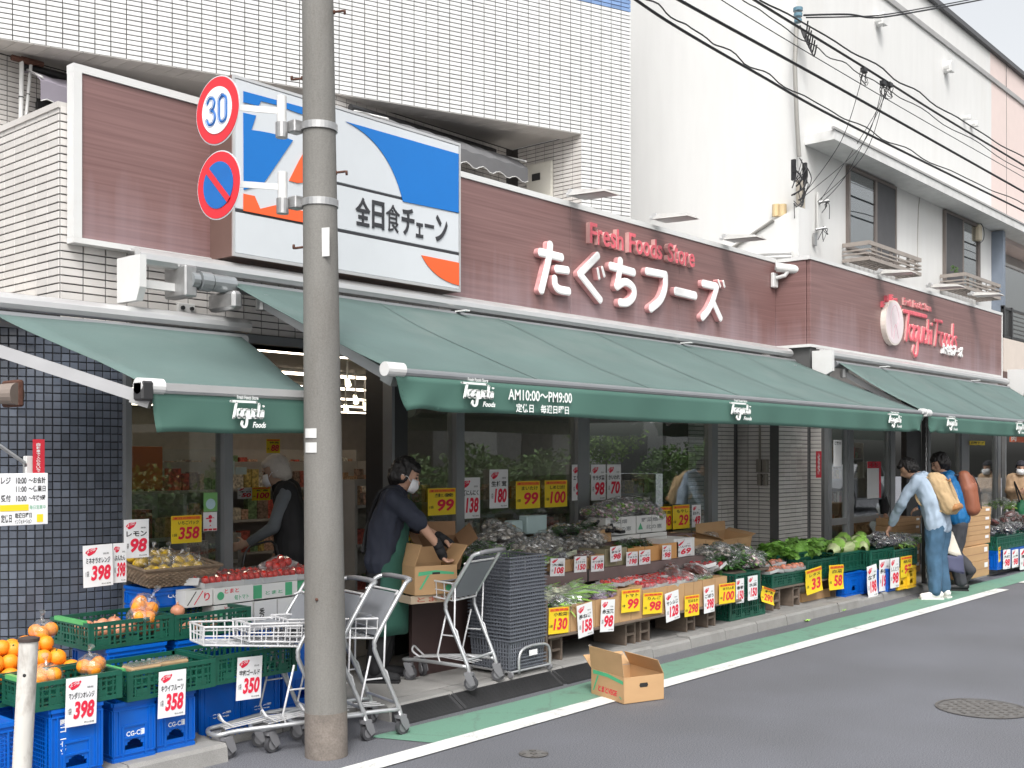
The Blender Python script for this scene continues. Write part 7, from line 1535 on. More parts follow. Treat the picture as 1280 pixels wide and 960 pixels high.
# ------------------------------------------------------------------ trolleys and baskets
M_wire = mat('white_coated_wire', (.62, .62, .63), .3, .2); M_tubes = mat('silver_tube', (.50, .51, .52), .3, .6); M_cast = mat('castor_grey', (.17, .17, .18), .5, var=.1); M_flap = mat('grey_flap', (.20, .21, .23), .5)
def build_cart():
    r = proto('shopping_trolley', 'trolley', 'shopping trolleys outside the shop')
    Wd = .185
    for s in (-1, 1):
        MB().tube([(0, s*Wd, .12), (.005, s*Wd, .17), (.16, s*Wd*1.03, .50), (.175, s*Wd*1.03, .56), (.16, s*Wd*1.03, .62), (-.01, s*Wd*1.03, .88), (-.045, s*Wd*1.0, .925), (-.085, s*Wd*.9, .94)], .0135, 10, sub=3).build('side_tube', M_tubes, r, smooth=True)
        MB().tube([(.10, s*Wd*1.03, .72), (.11, s*Wd, .42), (.09, s*Wd, .40), (.05, s*Wd, .27)], .006, 6).build('brace_wire', M_wire, r, smooth=True)
        MB().tube([(.19, s*Wd*.9, .50), (.26, s*Wd*.9, .22), (.24, s*Wd*.9, .17), (.14, s*Wd*.9, .155)], .0065, 6).build('strut', M_wire, r, smooth=True)
        MB().tube([(.115, s*Wd*.96, .36), (.225, s*Wd*.9, .36)], .005, 5).build('cross_wire', M_wire, r)
    MB().tube([(-.085, -Wd*.9, .94), (-.092, -Wd*.5, .945), (-.092, Wd*.5, .945), (-.085, Wd*.9, .94)], .016, 10).build('handle', M_cast, r, smooth=True)
    MB().tube([(.03, -Wd*1.02, .86), (.0, -Wd*.9, .875), (.0, Wd*.9, .875), (.03, Wd*1.02, .86)], .007, 6).build('seat_wire', M_wire, r)
    MB().tube([(.005, -Wd, .16), (.2, -Wd*.95, .165), (.50, -Wd*.5, .15), (.60, -Wd*.45, .14), (.63, 0, .135), (.60, Wd*.45, .14), (.50, Wd*.5, .15), (.2, Wd*.95, .165), (.005, Wd, .16)], .013, 8, sub=3).build('base_frame', M_tubes, r, smooth=True)
    MB().tube([(.02, -Wd*.95, .20), (.02, Wd*.95, .20)], .010, 8).build('rear_bar', M_tubes, r)
    for k in range(3): y = (k-1)*.05; MB().tube([(.03, y, .165), (.3, y*.8, .18), (.55, y*.6, .155)], .004, 5).build('base_wire', M_wire, r)
    MB().tube([(.50, -.03, .16), (.56, -.035, .20), (.57, 0, .23), (.56, .035, .20), (.50, .03, .16)], .007, 6, sub=3).build('front_loop', M_wire, r)
    # basket tray: narrow nose, rim rising to the rear
    def rim(z0, z1, w0, w1, x0=.14, x1=.70): return [(x0, -w0, z0), (x1, -w1, z1), (x1, w1, z1), (x0, w0, z0)]
    MB().tube(rim(.72, .755, .165, .12), .007, 6, closed=True).build('basket_rim', M_wire, r); MB().tube(rim(.66, .705, .16, .115), .0045, 5, closed=True).build('basket_wire', M_wire, r); MB().tube(rim(.60, .655, .155, .11), .006, 6, closed=True).build('basket_wire', M_wire, r)
    up = MB()
    for i in range(9):
        t_ = i/8; x = .14+.56*t_
        for s in (-1, 1): up.tube([(x, s*(.155-.045*t_), .60+.055*t_), (x, s*(.165-.045*t_), .72+.035*t_)], .004, 5)
    for i in range(5): y = -.10+.05*i; up.tube([(.70, y, .655), (.70, y*1.08, .755)], .004, 5); up.tube([(.14, y*1.4, .60), (.70, y, .655)], .0035, 5)
    for i in range(1, 6): x = .14+.56*i/6; w_ = .155-.045*i/6; up.tube([(x, -w_, .60+.055*i/6), (x, w_, .60+.055*i/6)], .0035, 5)
    stuff(up.build('basket_grid', M_wire, r))
    MB().add([(.155, -.155, .62), (.155, .155, .62), (.01, .165, .865), (.01, -.165, .865), (.148, -.155, .612), (.148, .155, .612), (.003, .165, .857), (.003, -.165, .857)], [(0,1,2,3),(7,6,5,4),(0,4,5,1),(1,5,6,2),(2,6,7,3),(3,7,4,0)]).build('rear_flap', M_flap, r)
    MB().add([(.16, -.13, .735), (.16, .13, .735), (.46, .10, .70), (.46, -.10, .70), (.16, -.13, .741), (.16, .13, .741), (.46, .10, .706), (.46, -.10, .706)], [(0,1,2,3),(7,6,5,4),(0,4,5,1),(1,5,6,2),(2,6,7,3),(3,7,4,0)]).build('child_seat', M_flap, r)
    for x, y, a in ((0, -Wd, .5), (0, Wd, .2), (.57, -.085, -.4), (.57, .085, .3)):
        M_ = rotz(a); w_ = MB(); w_.cyl((0, -.013, 0), (0, .013, 0), .048, 20); w_.xf(Matrix.Translation((x, y, .050)) @ M_.to_4x4() @ Matrix.Translation((-.022, 0, 0))); wh = w_.build('wheel', mat('wheel_rubber', (.055, .055, .06), .6), r, smooth='auto')
        w2 = MB(); w2.cyl((0, -.0145, 0), (0, .0145, 0), .032, 16); w2.xf(Matrix.Translation((x, y, .050)) @ M_.to_4x4() @ Matrix.Translation((-.022, 0, 0))); put('hub', w2.mesh('hub', M_cast), wh)
        f = MB(); pr = [(-.062, .045), (-.03, .03), (.005, .075), (.022, .125), (-.01, .13), (-.045, .095)]
        for s in (-1, 1): f.prism([(a_, s*.022-(.006 if s < 0 else 0), b_) for a_, b_ in pr], (0, .006, 0))
        f.box(-.04, .02, -.022, .022, .105, .125); f.xf(Matrix.Translation((x, y, 0)) @ M_.to_4x4()); f.build('castor_fork', M_cast, r)
    return r
CP = build_cart()
LC = ['single shopping trolley loaded with cartons beside the basket stack', 'rearmost nested trolley right of the pole', 'middle nested trolley with its handle right of the pole', 'foremost nested trolley with its basket nose left of the pole']
g1 = Vector((5.665, 5.235, .1)); clone(CP, g1, R(102), LC[0])
hd = R(167); dv = Vector((math.cos(hd), math.sin(hd), 0)); base = Vector((4.66, 5.13, .0))
for k in range(3): clone(CP, base + dv*.245*k + Vector((0, 0, .0)), hd + R([0, 2, -1][k]), LC[1+k])
drop_protos_later = CP
# stack of grey shopping baskets on a wire stand
M_bsk = mat('grey_basket_plastic', (.125, .135, .158), .4, var=.08, isl=.06)
fx0, fx1, fy0, fy1 = 5.99, 6.40, 5.27, 5.66
def basket_mesh(h=.2, full=True):
    mb = MB(); a, b = (fx1-fx0)/2, (fy1-fy0)/2
    for s in (-1, 1):
        mb.box(-a-.010, a+.010, s*b-.009, s*b+.013, h-.010, h); mb.box(s*a-.009, s*a+.013, -b+.0095, b-.0095, h-.0095, h-.0005)
    t_ = .025
    def wall(P0, P1, Q0, Q1, n):
        for i in range(n):
            f0, f1 = i/n+.08/n, (i+1)/n-.25/n; A, B = Vector(P0).lerp(Vector(P1), f0), Vector(P0).lerp(Vector(P1), f1); D, C2 = Vector(Q0).lerp(Vector(Q1), f0), Vector(Q0).lerp(Vector(Q1), f1)
            mb.add([A, B, C2, D], [(0, 1, 2, 3)])
    z1, z0 = h-.016, (0 if full else h-.06); k = .93 if full else .98
    wall((-a, -b, z1), (a, -b, z1), (-a*k, -b*k, z0), (a*k, -b*k, z0), 16); wall((-a, b, z1), (a, b, z1), (-a*k, b*k, z0), (a*k, b*k, z0), 16); wall((-a, -b, z1), (-a, b, z1), (-a*k, -b*k, z0), (-a*k, b*k, z0), 14); wall((a, -b, z1), (a, b, z1), (a*k, -b*k, z0), (a*k, b*k, z0), 14)
    if full:
        mb.add([(-a*k, -b*k, 0), (a*k, -b*k, 0), (a*k, b*k, 0), (-a*k, b*k, 0)], [(0, 1, 2, 3)])
        for j in range(6): z = .012+j*.028; q = k+(1-k)*z/h; mb.box(-a*q, a*q, -b*q-.002, -b*q+.002, z, z+.008); mb.box(-a*q-.002, -a*q+.002, -b*q, b*q, z, z+.008)
    return mb.mesh('basket', M_bsk)
bm_f, bm_r = basket_mesh(.22, True), basket_mesh(.22, False); cxb, cyb = (fx0+fx1)/2, (fy0+fy1)/2
NB = 24
for k in range(NB):
    o = bpy.data.objects.new('shopping_basket', bm_f if k in (0,) else bm_r); C.objects.link(o); o.location = (cxb+random.uniform(-.003, .003), cyb+random.uniform(-.003, .003), .145+k*.0262); o.rotation_euler = (0, 0, R(random.uniform(-.6, .6)) + .02)
    tag(o, 'dark grey shopping basket somewhere in the middle of the tall nested stack', 'basket', 'nested dark grey shopping baskets')
    if k == 0: o['label'] = 'lowest dark grey basket, resting on the wire stand'
    if k == NB-1: o['label'] = 'top basket of the tall nested grey stack, its inside open to view'
t = thing('basket_stand', 'silver wire stand on small castors under the basket stack', 'stand', (cxb, cyb, .1)); 
a, b = fx1+.03, fy0-.02
MB().tube([(fx0+.09, b, .12), (fx0+.09, b, .24), (fx0+.16, b, .30), (a-.06, b, .30), (a, b, .24), (a, b, .12)], .011, 8, sub=3).build('front_hoop', M_tubes, t, smooth=True); MB().tube([(fx0, b, .14), (a, b, .14), (a, fy1, .14), (fx0, fy1, .14)], .009, 6, closed=True).build('base_ring', M_tubes, t)
MB().box(fx0+.2, fx0+.29, b-.006, b-.002, .235, .275).build('paper_tag', M_paper, t)
for x in (fx0, a):
    for y in (b, fy1): MB().tube([(x-.01, y, .122), (x+.01, y, .122)], .021, 12).build('castor', M_cast, t)
for z in (.15, .175, .20, .225): MB().box(fx0+.1, a-.02, b+.012, b+.016, z, z+.010).build('front_slat', M_bsk, t)

# cardboard box lying open on the road edge
def corner_box():
    p, q, r_ = Vector((6.19, 4.40, 0)), Vector((6.33, 4.80, 0)), Vector((6.56, 4.30, 0)); d1 = (q-p); d1 = d1.normalized()*.40; d2 = Vector((d1.y, -d1.x, 0)).normalized()*.34; H = .175; w = .005
    t = thing('cardboard_box', 'open cardboard box with a green band and red print lying on the white road line', 'box', p + (d1+d2)/2)
    n1 = d1.normalized(); n2 = d2.normalized(); z = Vector((0, 0, 1)); ang = math.atan2(n2.y, n2.x); M_ = rotz(ang); c = p + d1/2 + d2/2; Z0 = Vector((0, 0, .005))
    mb = MB(); mb.obox(c + Z0 + z*.002, (d2.length, d1.length, .004), M_)
    mb.obox(p + d1/2 + n2*w/2 + z*(H/2+.007), (w, d1.length, H), M_).obox(p + d1/2 + d2 - n2*w/2 + z*(H/2+.007), (w, d1.length, H), M_).obox(p + d2/2 + n1*w/2 + z*(H/2+.007), (d2.length-2*w-.001, w, H), M_).obox(p + d2/2 + d1 - n1*w/2 + z*(H/2+.007), (d2.length-2*w-.001, w, H), M_); mb.build('body', M_card, t)
    zt = H+.009
    def flap(o, along, out, L, up, nm='flap', m=M_card):
        e = (out*math.cos(up) + z*math.sin(up))*L; th = (z*math.cos(up) - out*math.sin(up))*.004; P = [o, o+along, o+along+e, o+e]; MB().prism([v_ + Z0*.2 for v_ in P], th).build(nm, m, t)
    pz = p + z*zt
    flap(pz, d1, -n2, .165, R(82)); flap(pz + d2, d1, n2, .11, R(118)); flap(pz + d1, d2, n1, .13, R(35)); flap(pz + d1*.72 + d2*.02, d1*.02 + d2*.96, n1*.3 + z*.2, .05, R(30)) if False else None
    flap(pz + d2*.0, d2, -n1, .15, R(-80)) if False else None
    # left face print: faces -n2
    def onface(pts, m, nm, off=.0012):
        P = [p + n1*(d1.length*(1-a)) + z*(.008+H*b) - n2*off for a, b in pts]; mb = MB(); mb.v = [tuple(v_) for v_ in P]; mb.f = [list(range(len(P)))]; mb.m = [0]; mb.build(nm, m, t)
    onface([(.06, .82), (.06, .98), (.5, .99), (.98, .86), (.98, .72), (.5, .84)], M_pgr, 'green_band'); onface([(.05, .15), (.09, .15), (.24, .80), (.19, .80)], M_pgr, 'green_stroke'); onface([(.86, .2), (.93, .12), (.95, .14), (.88, .24)], M_pgr, 'green_tick')
    vs, fs = text_verts('とまとVEGE', 0., .03, .1); ax = min(v.x for v in vs); bx = max(v.x for v in vs); ay = min(v.y for v in vs); by = max(v.y for v in vs)
    mb = MB(); mb.add([p + n1*(d1.length*(1-(.22+.58*(v.x-ax)/(bx-ax)))) + z*(.008+H*(.18+.26*(v.y-ay)/(by-ay))) - n2*.0014 for v in vs], fs); mb.build('red_print', M_redn, t)
    # right face hole: faces -n1
    P = [p + d2*a - n1*.0012 + z*b for a, b in ((.40, .105), (.58, .105), (.60, .12), (.58, .135), (.40, .135), (.38, .12))]; mb = MB(); mb.v = [tuple(v_) for v_ in P]; mb.f = [list(range(6))]; mb.m = [0]; mb.build('hand_hole', M_ink, t)
    for q_ in (.97, .0):
        MB().ball(pz + d1*q_ - n2*.02 + z*.165, .012, 7, 5, sc=(1.4, .8, .8), jit=.2).build('torn_tape', FILM, t)
corner_box()
# vegetable scraps on the pavement edge
for k, (u, v) in enumerate([(1009, 776), (1021, 770), (1054, 763)]):
    p = ground(u, v, .01); o = MB().grid([[p + Vector((-.05+.025*i, -.015+.015*j, .006+.008*math.sin(i*2+j))) for i in range(5)] for j in range(3)], thick=.002).build('leaf_scrap', M_leafl); o.name = 'leaf_scrap'; tag(o, ['left pale leaf scrap on the asphalt by the kerb', 'middle pale leaf scrap on the asphalt by the kerb', 'right pale leaf scrap on the asphalt by the kerb'][k], 'leaf', 'leaf scraps dropped by the kerb')
# ------------------------------------------------------------------ people
def fuse(mb, vox, sm=3, name='body'):
    me = mb.mesh(name, M_skin); o = bpy.data.objects.new(name, me)
    r = o.modifiers.new('r', 'REMESH'); r.mode = 'VOXEL'; r.voxel_size = vox; r.use_smooth_shade = True
    s = o.modifiers.new('s', 'SMOOTH'); s.factor = .6; s.iterations = sm
    return evaluated(o)
def limb(mb, pts, rad, n=12):
    P = [Vector(p) for p in pts]
    for i in range(len(P)-1): mb.tube([P[i], P[i+1]], [rad[i], rad[i+1]], n)
    for p, r in zip(P, rad): mb.ball(p, r*.995, n, 8)
def wrinkle(me, amp, fs, seed=0.):
    for v in me.vertices:
        p = v.co; k = noise.noise(Vector((p.x*fs+seed, p.y*fs, p.z*fs*.55))) + .5*noise.noise(Vector((p.x*fs*2.3, p.y*fs*2.3+seed, p.z*fs*1.2))); v.co = p + v.normal*k*amp
def hand(mb, w, d, side, curl=.5):
    # palm from wrist w along d; five unequal bent fingers, thumb from the palm's side
    w = Vector(w); d = Vector(d).normalized(); s = Vector(side).normalized(); nrm = d.cross(s).normalized(); pc = w + d*.045
    limb(mb, [w, w+d*.02, pc+s*.012, pc-s*.012, w+d*.085+s*.02, w+d*.085-s*.02], [.024, .026, .024, .024, .019, .018], 10)
    for k, (o, L) in enumerate(((.030, .068), (.011, .078), (-.009, .072), (-.028, .056))):
        b = w + d*.088 + s*o; a1 = b + (d*math.cos(curl*.6) + nrm*math.sin(curl*.6))*L*.45; a2 = a1 + (d*math.cos(curl*1.5) + nrm*math.sin(curl*1.5))*L*.32; a3 = a2 + (d*math.cos(curl*2.3) + nrm*math.sin(curl*2.3))*L*.25; limb(mb, [b, a1, a2, a3], [.0105, .0095, .009, .008], 8)
    b = w + d*.03 + s*.028; a1 = b + (d*.6+s*.75+nrm*.2).normalized()*.038; a2 = a1 + (d*.9+s*.2+nrm*.3).normalized()*.03; limb(mb, [b, a1, a2], [.013, .011, .009], 8)
def person(label, loc, hdg, J, col, cat='person', vox=.009, group=None):
    t = thing('person', label, cat, loc, group, rz=0, world=False); t.rotation_euler = (0, 0, hdg)
    B = MB(); V = Vector
    hp, ch, sh, nk, hc = V(J['hip']), V(J['chest']), V(J['sh']), V(J['neck']), V(J['head']); sw = J.get('sw', .175); hw = .095
    ax = V(J.get('axis', (0, 1, 0))).normalized()
    HR = (Matrix.Rotation(J.get('yaw', 0), 3, 'Z') @ Matrix.Rotation(J.get('pitch', 0), 3, 'Y'))
    for s in (-1, 1): limb(B, [hp+V((0, s*hw, 0)), ch+ax*s*.09, sh+ax*s*sw*.75], [.105, .10, .065])
    limb(B, [hp, ch, sh, nk, hc-V((0, 0, .06))], [.10, .105, .075, .052, .055])
    def H(x, y, z): return hc + HR @ V((x, y, z))
    B.ball(H(0, 0, .02), 1, 18, 12, sc=(.098, .078, .105), rot=HR); B.ball(H(.03, 0, -.045), 1, 14, 10, sc=(.065, .055, .07), rot=HR)
    limb(B, [H(.09, 0, .02), H(.115, 0, -.015), H(.10, 0, -.03)], [.010, .014, .014], 8)
    for s in (-1, 1): B.ball(H(-.005, s*.079, -.005), 1, 8, 6, sc=(.022, .010, .032), rot=HR)
    B.ball(H(.094, 0, -.052), 1, 8, 6, sc=(.012, .022, .008), rot=HR)
    arms, legs = J['arms'], J['legs']
    for s, a in zip((1, -1), arms):
        S0 = sh+ax*s*sw; limb(B, [S0, V(a[0]), V(a[1])], [.052, .040, .027]); d = V(a[1])-V(a[0]); hand(B, V(a[1])+d.normalized()*.005, a[2] if len(a) > 2 else d, a[3] if len(a) > 3 else (1, 0, 0), a[4] if len(a) > 4 else .5)
    for s, l in zip((1, -1), legs): limb(B, [hp+V((0, s*hw, -.03)), V(l[0]), V(l[1])], [.085, .058, .042]); limb(B, [V(l[1])-V((0, 0, .03)), V(l[1])+V(l[2])*.13-V((0, 0, .04))], [.036, .028])
    me = fuse(B, vox); me.materials.clear(); me.materials.append(col['skin']); put('body', me, t)
    # shirt
    T = MB(); g = col.get('puff', .016)
    for s in (-1, 1): limb(T, [hp+V((0, s*hw*.95, -.06 if col.get('long') else .0)), ch+ax*s*.09, sh+ax*s*sw*.72], [.105+g, .105+g, .062+g])
    limb(T, [hp, ch, sh, nk-V((0, 0, .03))], [.10+g, .11+g, .075+g, .055+g*.7])
    sl = col.get('sleeve', 1.)
    if not col.get('vest'):
        for s, a in zip((1, -1), arms):
            S0 = sh+ax*s*sw; e, w_ = V(a[0]), V(a[1])
            if sl < .6: limb(T, [S0, S0.lerp(e, .92)], [.058+g*.6, .050+g])
            else: limb(T, [S0, e, e.lerp(w_, .93*sl)], [.056+g*.6, .044+g*.8, .030+g*.8])
    me = fuse(T, max(.0125, vox*1.3), 3); wrinkle(me, .016, 11., J.get('seed', 0)); me.materials.clear(); me.materials.append(col['top']); put('shirt' if not col.get('vest') else 'vest', me, t)
    if col.get('vest'):
        A = MB()
        for s, a in zip((1, -1), arms): limb(A, [sh+ax*s*sw*.95, V(a[0]), V(a[0]).lerp(V(a[1]), .9)], [.064, .052, .036])
        me = fuse(A, .0125, 3); wrinkle(me, .005, 14.); me.materials.clear(); me.materials.append(col['vest']); put('sleeves', me, t)
    Q = MB(); g2 = col.get('legpuff', .020)
    for s, l in zip((1, -1), legs): limb(Q, [hp+V((0, s*hw*.9, -.02)), hp+V((0, s*hw, -.09)), V(l[0]), V(l[1])+V((0, 0, .025))], [.088, .084+g2, .058+g2, .046+g2])
    limb(Q, [hp+V((0, -.05, .0)), hp+V((0, .05, .0))], [.095, .095])
    me = fuse(Q, max(.0125, vox*1.3), 3); wrinkle(me, .017, 9., 3+J.get('seed', 0)); me.materials.clear(); me.materials.append(col['legs']); put('trousers', me, t)
    for s, l in zip((1, -1), legs):
        k = V(l[1]); d = V(l[2]).normalized(); S = MB(); z0 = k.z-.07; o = V((k.x, k.y, z0+.035)); 
        limb(S, [o-d*.06+V((0, 0, .01)), o+d*.06, o+d*.15-V((0, 0, .008))], [.043, .042, .036]); S.ball(k-V((0, 0, .01)), .045, 10, 8)
        me = fuse(S, .008, 3); me.materials.clear(); me.materials.append(col['shoe']); sh_ = put('shoe', me, t)
        rot = d.to_track_quat('X', 'Z').to_matrix(); MB().obox(o+d*.045-V((0, 0, .035)), (.27, .088, .022), rot).build('sole', col.get('sole', col['shoe']), sh_)
    # hair: cap over the back and crown, fringe
    Hh = MB(); hm = col.get('hairk', 1.)
    Hh.ball(H(-.012, 0, .035), 1, 18, 12, sc=(.104*hm, .087*hm, .108*hm), rot=HR); Hh.ball(H(-.045, 0, -.01), 1, 14, 10, sc=(.075*hm, .078*hm, .095*hm), rot=HR)
    for s in (-1, 1): Hh.ball(H(-.01, s*.062, .01), 1, 10, 8, sc=(.05, .03, .065), rot=HR)
    if col.get('fringe', 1): Hh.ball(H(.045, 0, .075), 1, 12, 8, sc=(.055, .07, .045), rot=HR)
    me = fuse(Hh, .008, 2); wrinkle(me, .012 if col['hair'] == M_hair else .005, 38.)
    # clear the face
    for v in me.vertices:
        q = HR.transposed() @ (v.co - hc)
        if q.x > .035 and q.z < .055: v.co = hc + HR @ V((.035+(q.x-.035)*.05, q.y*.86, q.z))
    me.materials.clear(); me.materials.append(col['hair']); put('hair', me, t)
    for s in (-1, 1): MB().ball(H(.086, s*.032, .018), 1, 8, 6, sc=(.010, .014, .006), rot=HR).build('eye', M_ink, t); MB().obox(H(.088, s*.034, .042), (.008, .034, .007), HR).build('eyebrow', col['hair'], t)
    if col.get('mask'):
        rows = []
        for i in range(7):
            z = -.095+.10*i/6; w_ = .058+.020*math.sin(math.pi*i/6); rows.append([H(.055+.075*math.cos(a)*(1.0-.25*abs(i-3)/3.), w_*math.sin(a)*1.15, z) for a in [R(q) for q in range(-80, 81, 16)]])
        MB().grid(rows, thick=.0025).build('face_mask', M_mask, t, smooth=True)
        for s in (-1, 1): MB().tube([H(.06, s*.068, -.02), H(.03, s*.081, .005), H(-.02, s*.088, .005)], .0022, 5).build('ear_loop', M_mask, t)
    return t
def cloth(nm, hue, r=.8, v=.08): return mat(nm, hue, r, var=v, vs=5., bump=.15, bs=220.)
M_navy = cloth('navy_cotton', (.018, .022, .038)); M_blk = cloth('black_cotton', (.014, .014, .016)); M_apr = cloth('green_apron', (.02, .085, .062)); M_den = mat('denim', (.045, .105, .175), .85, var=.28, vs=7., bump=.2, bs=300.); M_chm = mat('pale_chambray', (.34, .42, .52), .85, var=.06, vs=8., bump=.15, bs=300.)
# the clerk
TH = lambda a: R(a)
ck = person('shop clerk in a navy shirt, green apron and white mask reaching into a carton', (5.36, 5.92, .1), R(-46), dict(hip=(0, 0, .84), chest=(.03, 0, 1.10), sh=(.08, 0, 1.30), neck=(.115, 0, 1.37), head=(.155, 0, 1.46), pitch=.42, sw=.18,
    arms=[((.24, .20, 1.08), (.42, .13, 1.0), (.7, -.1, -.5), (0, -1, 0), .7), ((.27, -.17, 1.13), (.40, -.12, .96), (.45, 0, -1), (0, 1, .2), .7)], legs=[((.03, .10, .46), (-.02, .11, .075), (1, .1, 0)), ((.02, -.10, .46), (-.05, -.11, .075), (1, -.1, 0))]),
    dict(skin=M_skin, top=M_navy, legs=M_blk, shoe=M_blk, hair=M_hair, mask=True, sleeve=.5, puff=.022), vox=.008)
ap = MB(); rows = []
for i in range(12):
    s = i/11; z = .34 + .92*s; w_ = .20 if s < .62 else .20-.10*(s-.62)/.38; r_ = .135 if s > .35 else .155+.04*(.35-s)
    rows.append([(.055*s+.0+r_*math.cos(a)*1.08, w_*1.05*math.sin(a)*(1.0), z+.004*math.sin(a*5+i)) for a in [R(q) for q in range(-100 if s < .55 else -62, 101 if s < .55 else 63, 10 if s < .55 else 6)][:21]])
rows = [r_[:21] for r_ in rows]; ap.grid(rows, thick=.003); ap.build('apron', M_apr, ck, smooth=True)
for s in (-1, 1): MB().tube([(.16, s*.09, 1.24), (.10, s*.12, 1.37), (-.02, s*.10, 1.34), (-.11, -s*.02, 1.10), (-.13, -s*.14, .92)], .012, 6, sub=4).build('apron_strap', M_blk, ck)
MB().tube([(.0, .17, .92), (-.13, .08, .93), (-.14, -.08, .93), (.0, -.17, .92)], .012, 6, sub=4).build('waist_tie', M_blk, ck)
for q, (a, b) in enumerate((((.42, .13, 1.0), (.7, -.1, -.5)), ((.40, -.12, .96), (.45, 0, -1)))):
    g_ = MB(); limb(g_, [Vector(a)-Vector(b).normalized()*.03, Vector(a)+Vector(b).normalized()*.02, Vector(a)+Vector(b).normalized()*.075], [.034, .036, .034]); g_.build('work_glove', M_blk, ck, smooth=True)
# cartons the clerk is handling, in and over the single trolley
def facecarton(loc, rz, W, D, H, lab, flapang, tilt=0., deco=True, m=None):
    t = thing('cardboard_box', lab, 'box', loc, world=False); t.rotation_euler = (tilt, 0, rz); m = m or M_card; w = .005; hx, hy = W/2, D/2
    MB().box(-hx, hx, -hy, -hy+w, 0, H).box(-hx, hx, hy-w, hy, 0, H).box(-hx, -hx+w, -hy+w, hy-w, 0, H).box(hx-w, hx, -hy+w, hy-w, 0, H).box(-hx+w, hx-w, -hy+w, hy-w, .001, w).build('body', m, t)
    for (ax, sg, an) in flapang:
        L = (hy if ax == 'y' else hx)*.95; q = MB(); q.box(-hx if ax == 'y' else -hy, hx if ax == 'y' else hy, 0, L, 0, .004)
        M_ = Matrix.Translation((0, sg*hy, H) if ax == 'y' else (sg*hx, 0, H)) @ Matrix.Rotation({('y', 1): 0, ('y', -1): math.pi, ('x', 1): -math.pi/2, ('x', -1): math.pi/2}[(ax, sg)], 4, 'Z') @ Matrix.Rotation(an, 4, 'X'); q.xf(M_); q.build('flap', m, t)
    if deco:
        P = [(-.85, .66), (-.82, .80), (.0, .84), (.85, .74), (.85, .66), (.0, .72)]; mb = MB(); mb.v = [(a*hx, -hy-.0013, b*H) for a, b in P]; mb.f = [list(range(6))[::-1]]; mb.m = [0]; mb.build('green_band', M_pgr, t)
        mb = MB(); mb.v = [(a*hx, -hy-.0013, b*H) for a, b in ((-.8, .2), (-.7, .2), (-.3, .68), (-.42, .68))]; mb.f = [[0, 1, 2, 3]]; mb.m = [0]; mb.build('green_stroke', M_pgr, t); text_mb('●', hx*.45, hx*.75, H*.1, H*.32, -hy-.0013).build('green_mark', M_pgr, t); MB().box(-.03, .03, -hy-.0016, -hy-.0004, H*.70, H*.77).build('hand_hole', M_ink, t)
    return t
q = at(538, 702, 5.58); facecarton((q.x, 5.60, .735), R(-18), .33, .24, .20, 'open cardboard box with green bands that the clerk is reaching into', [('y', 1, 1.45), ('x', 1, 1.0), ('x', -1, 1.9)])
q = at(556, 655, 5.8); facecarton((q.x+.04, 5.92, .90), R(-28), .30, .22, .17, 'darker open box tilted behind the clerk\'s forearm', [('y', 1, 1.0), ('x', -1, .7), ('x', 1, .8)], tilt=R(28), deco=False, m=mat('dark_cardboard', (.24, .135, .07), .85))
q = at(530, 735, 5.6); t = facecarton((q.x+.02, 5.62, .675), R(-14), .34, .22, .055, 'flat carton with red fruit print lying in the trolley basket', [], deco=False, m=mat('pale_cardboard', (.42, .33, .24), .8)); text_mb('とまと', -.12, .13, .01, .045, -.1115).build('red_print', mat('dull_red', (.35, .07, .04), .7), t)
# old shopper inside the entrance
op = person('white-haired shopper in a black vest and grey sleeves holding a black basket inside the entrance', (5.42, 7.02, .1), R(138), dict(hip=(0, 0, .84), chest=(.02, 0, 1.10), sh=(.05, 0, 1.31), neck=(.09, 0, 1.38), head=(.135, 0, 1.475), pitch=.30, sw=.17,
    arms=[((.14, .20, 1.05), (.34, .17, .93), (1, -.1, -.3), (0, 0, 1), 1.1), ((.02, -.22, 1.03), (.16, -.18, .80), (.4, .1, -1), (1, 0, 0), .6)], legs=[((.03, .09, .46), (.0, .10, .075), (1, .1, 0)), ((.03, -.09, .46), (.02, -.10, .075), (1, -.1, 0))], seed=5),
    dict(skin=mat('pale_skin', (.46, .30, .22), .6, var=.06), top=M_blk, vest=mat('grey_sleeve', (.13, .145, .16), .85), legs=M_blk, shoe=M_blk, hair=M_ghair, mask=True, puff=.035, fringe=1), vox=.009)
hbk = thing('hand_basket', 'black shopping basket with a raised handle carried by the old shopper', 'basket', (5.12, 7.2, .62)); bc = Vector((5.05, 6.93, .72)); mb = MB()
for i in range(12): a = i/11-.5; mb.box(bc.x+a*.36-.006, bc.x+a*.36+.006, bc.y-.13, bc.y-.125, bc.z-.16, bc.z).box(bc.x+a*.36-.006, bc.x+a*.36+.006, bc.y+.125, bc.y+.13, bc.z-.16, bc.z)
mb.box(bc.x-.2, bc.x+.2, bc.y-.135, bc.y-.12, bc.z, bc.z+.018).box(bc.x-.2, bc.x+.2, bc.y+.12, bc.y+.135, bc.z, bc.z+.018).box(bc.x-.2, bc.x-.185, bc.y-.1195, bc.y+.1195, bc.z, bc.z+.018).box(bc.x+.185, bc.x+.2, bc.y-.1195, bc.y+.1195, bc.z, bc.z+.018).box(bc.x-.18, bc.x+.18, bc.y-.12, bc.y+.12, bc.z-.17, bc.z-.162)
for s in (-.19, .185): mb.box(bc.x+s, bc.x+s+.004, bc.y-.11, bc.y+.11, bc.z-.16, bc.z)
mb.build('basket_body', M_dframe, hbk); MB().tube([bc+Vector((-.18, 0, 0)), bc+Vector((-.15, 0, .26)), bc+Vector((-.02, .0, .32)), bc+Vector((.13, 0, .30)), bc+Vector((.18, 0, 0))], .009, 6, sub=3).build('handle', M_dframe, hbk)
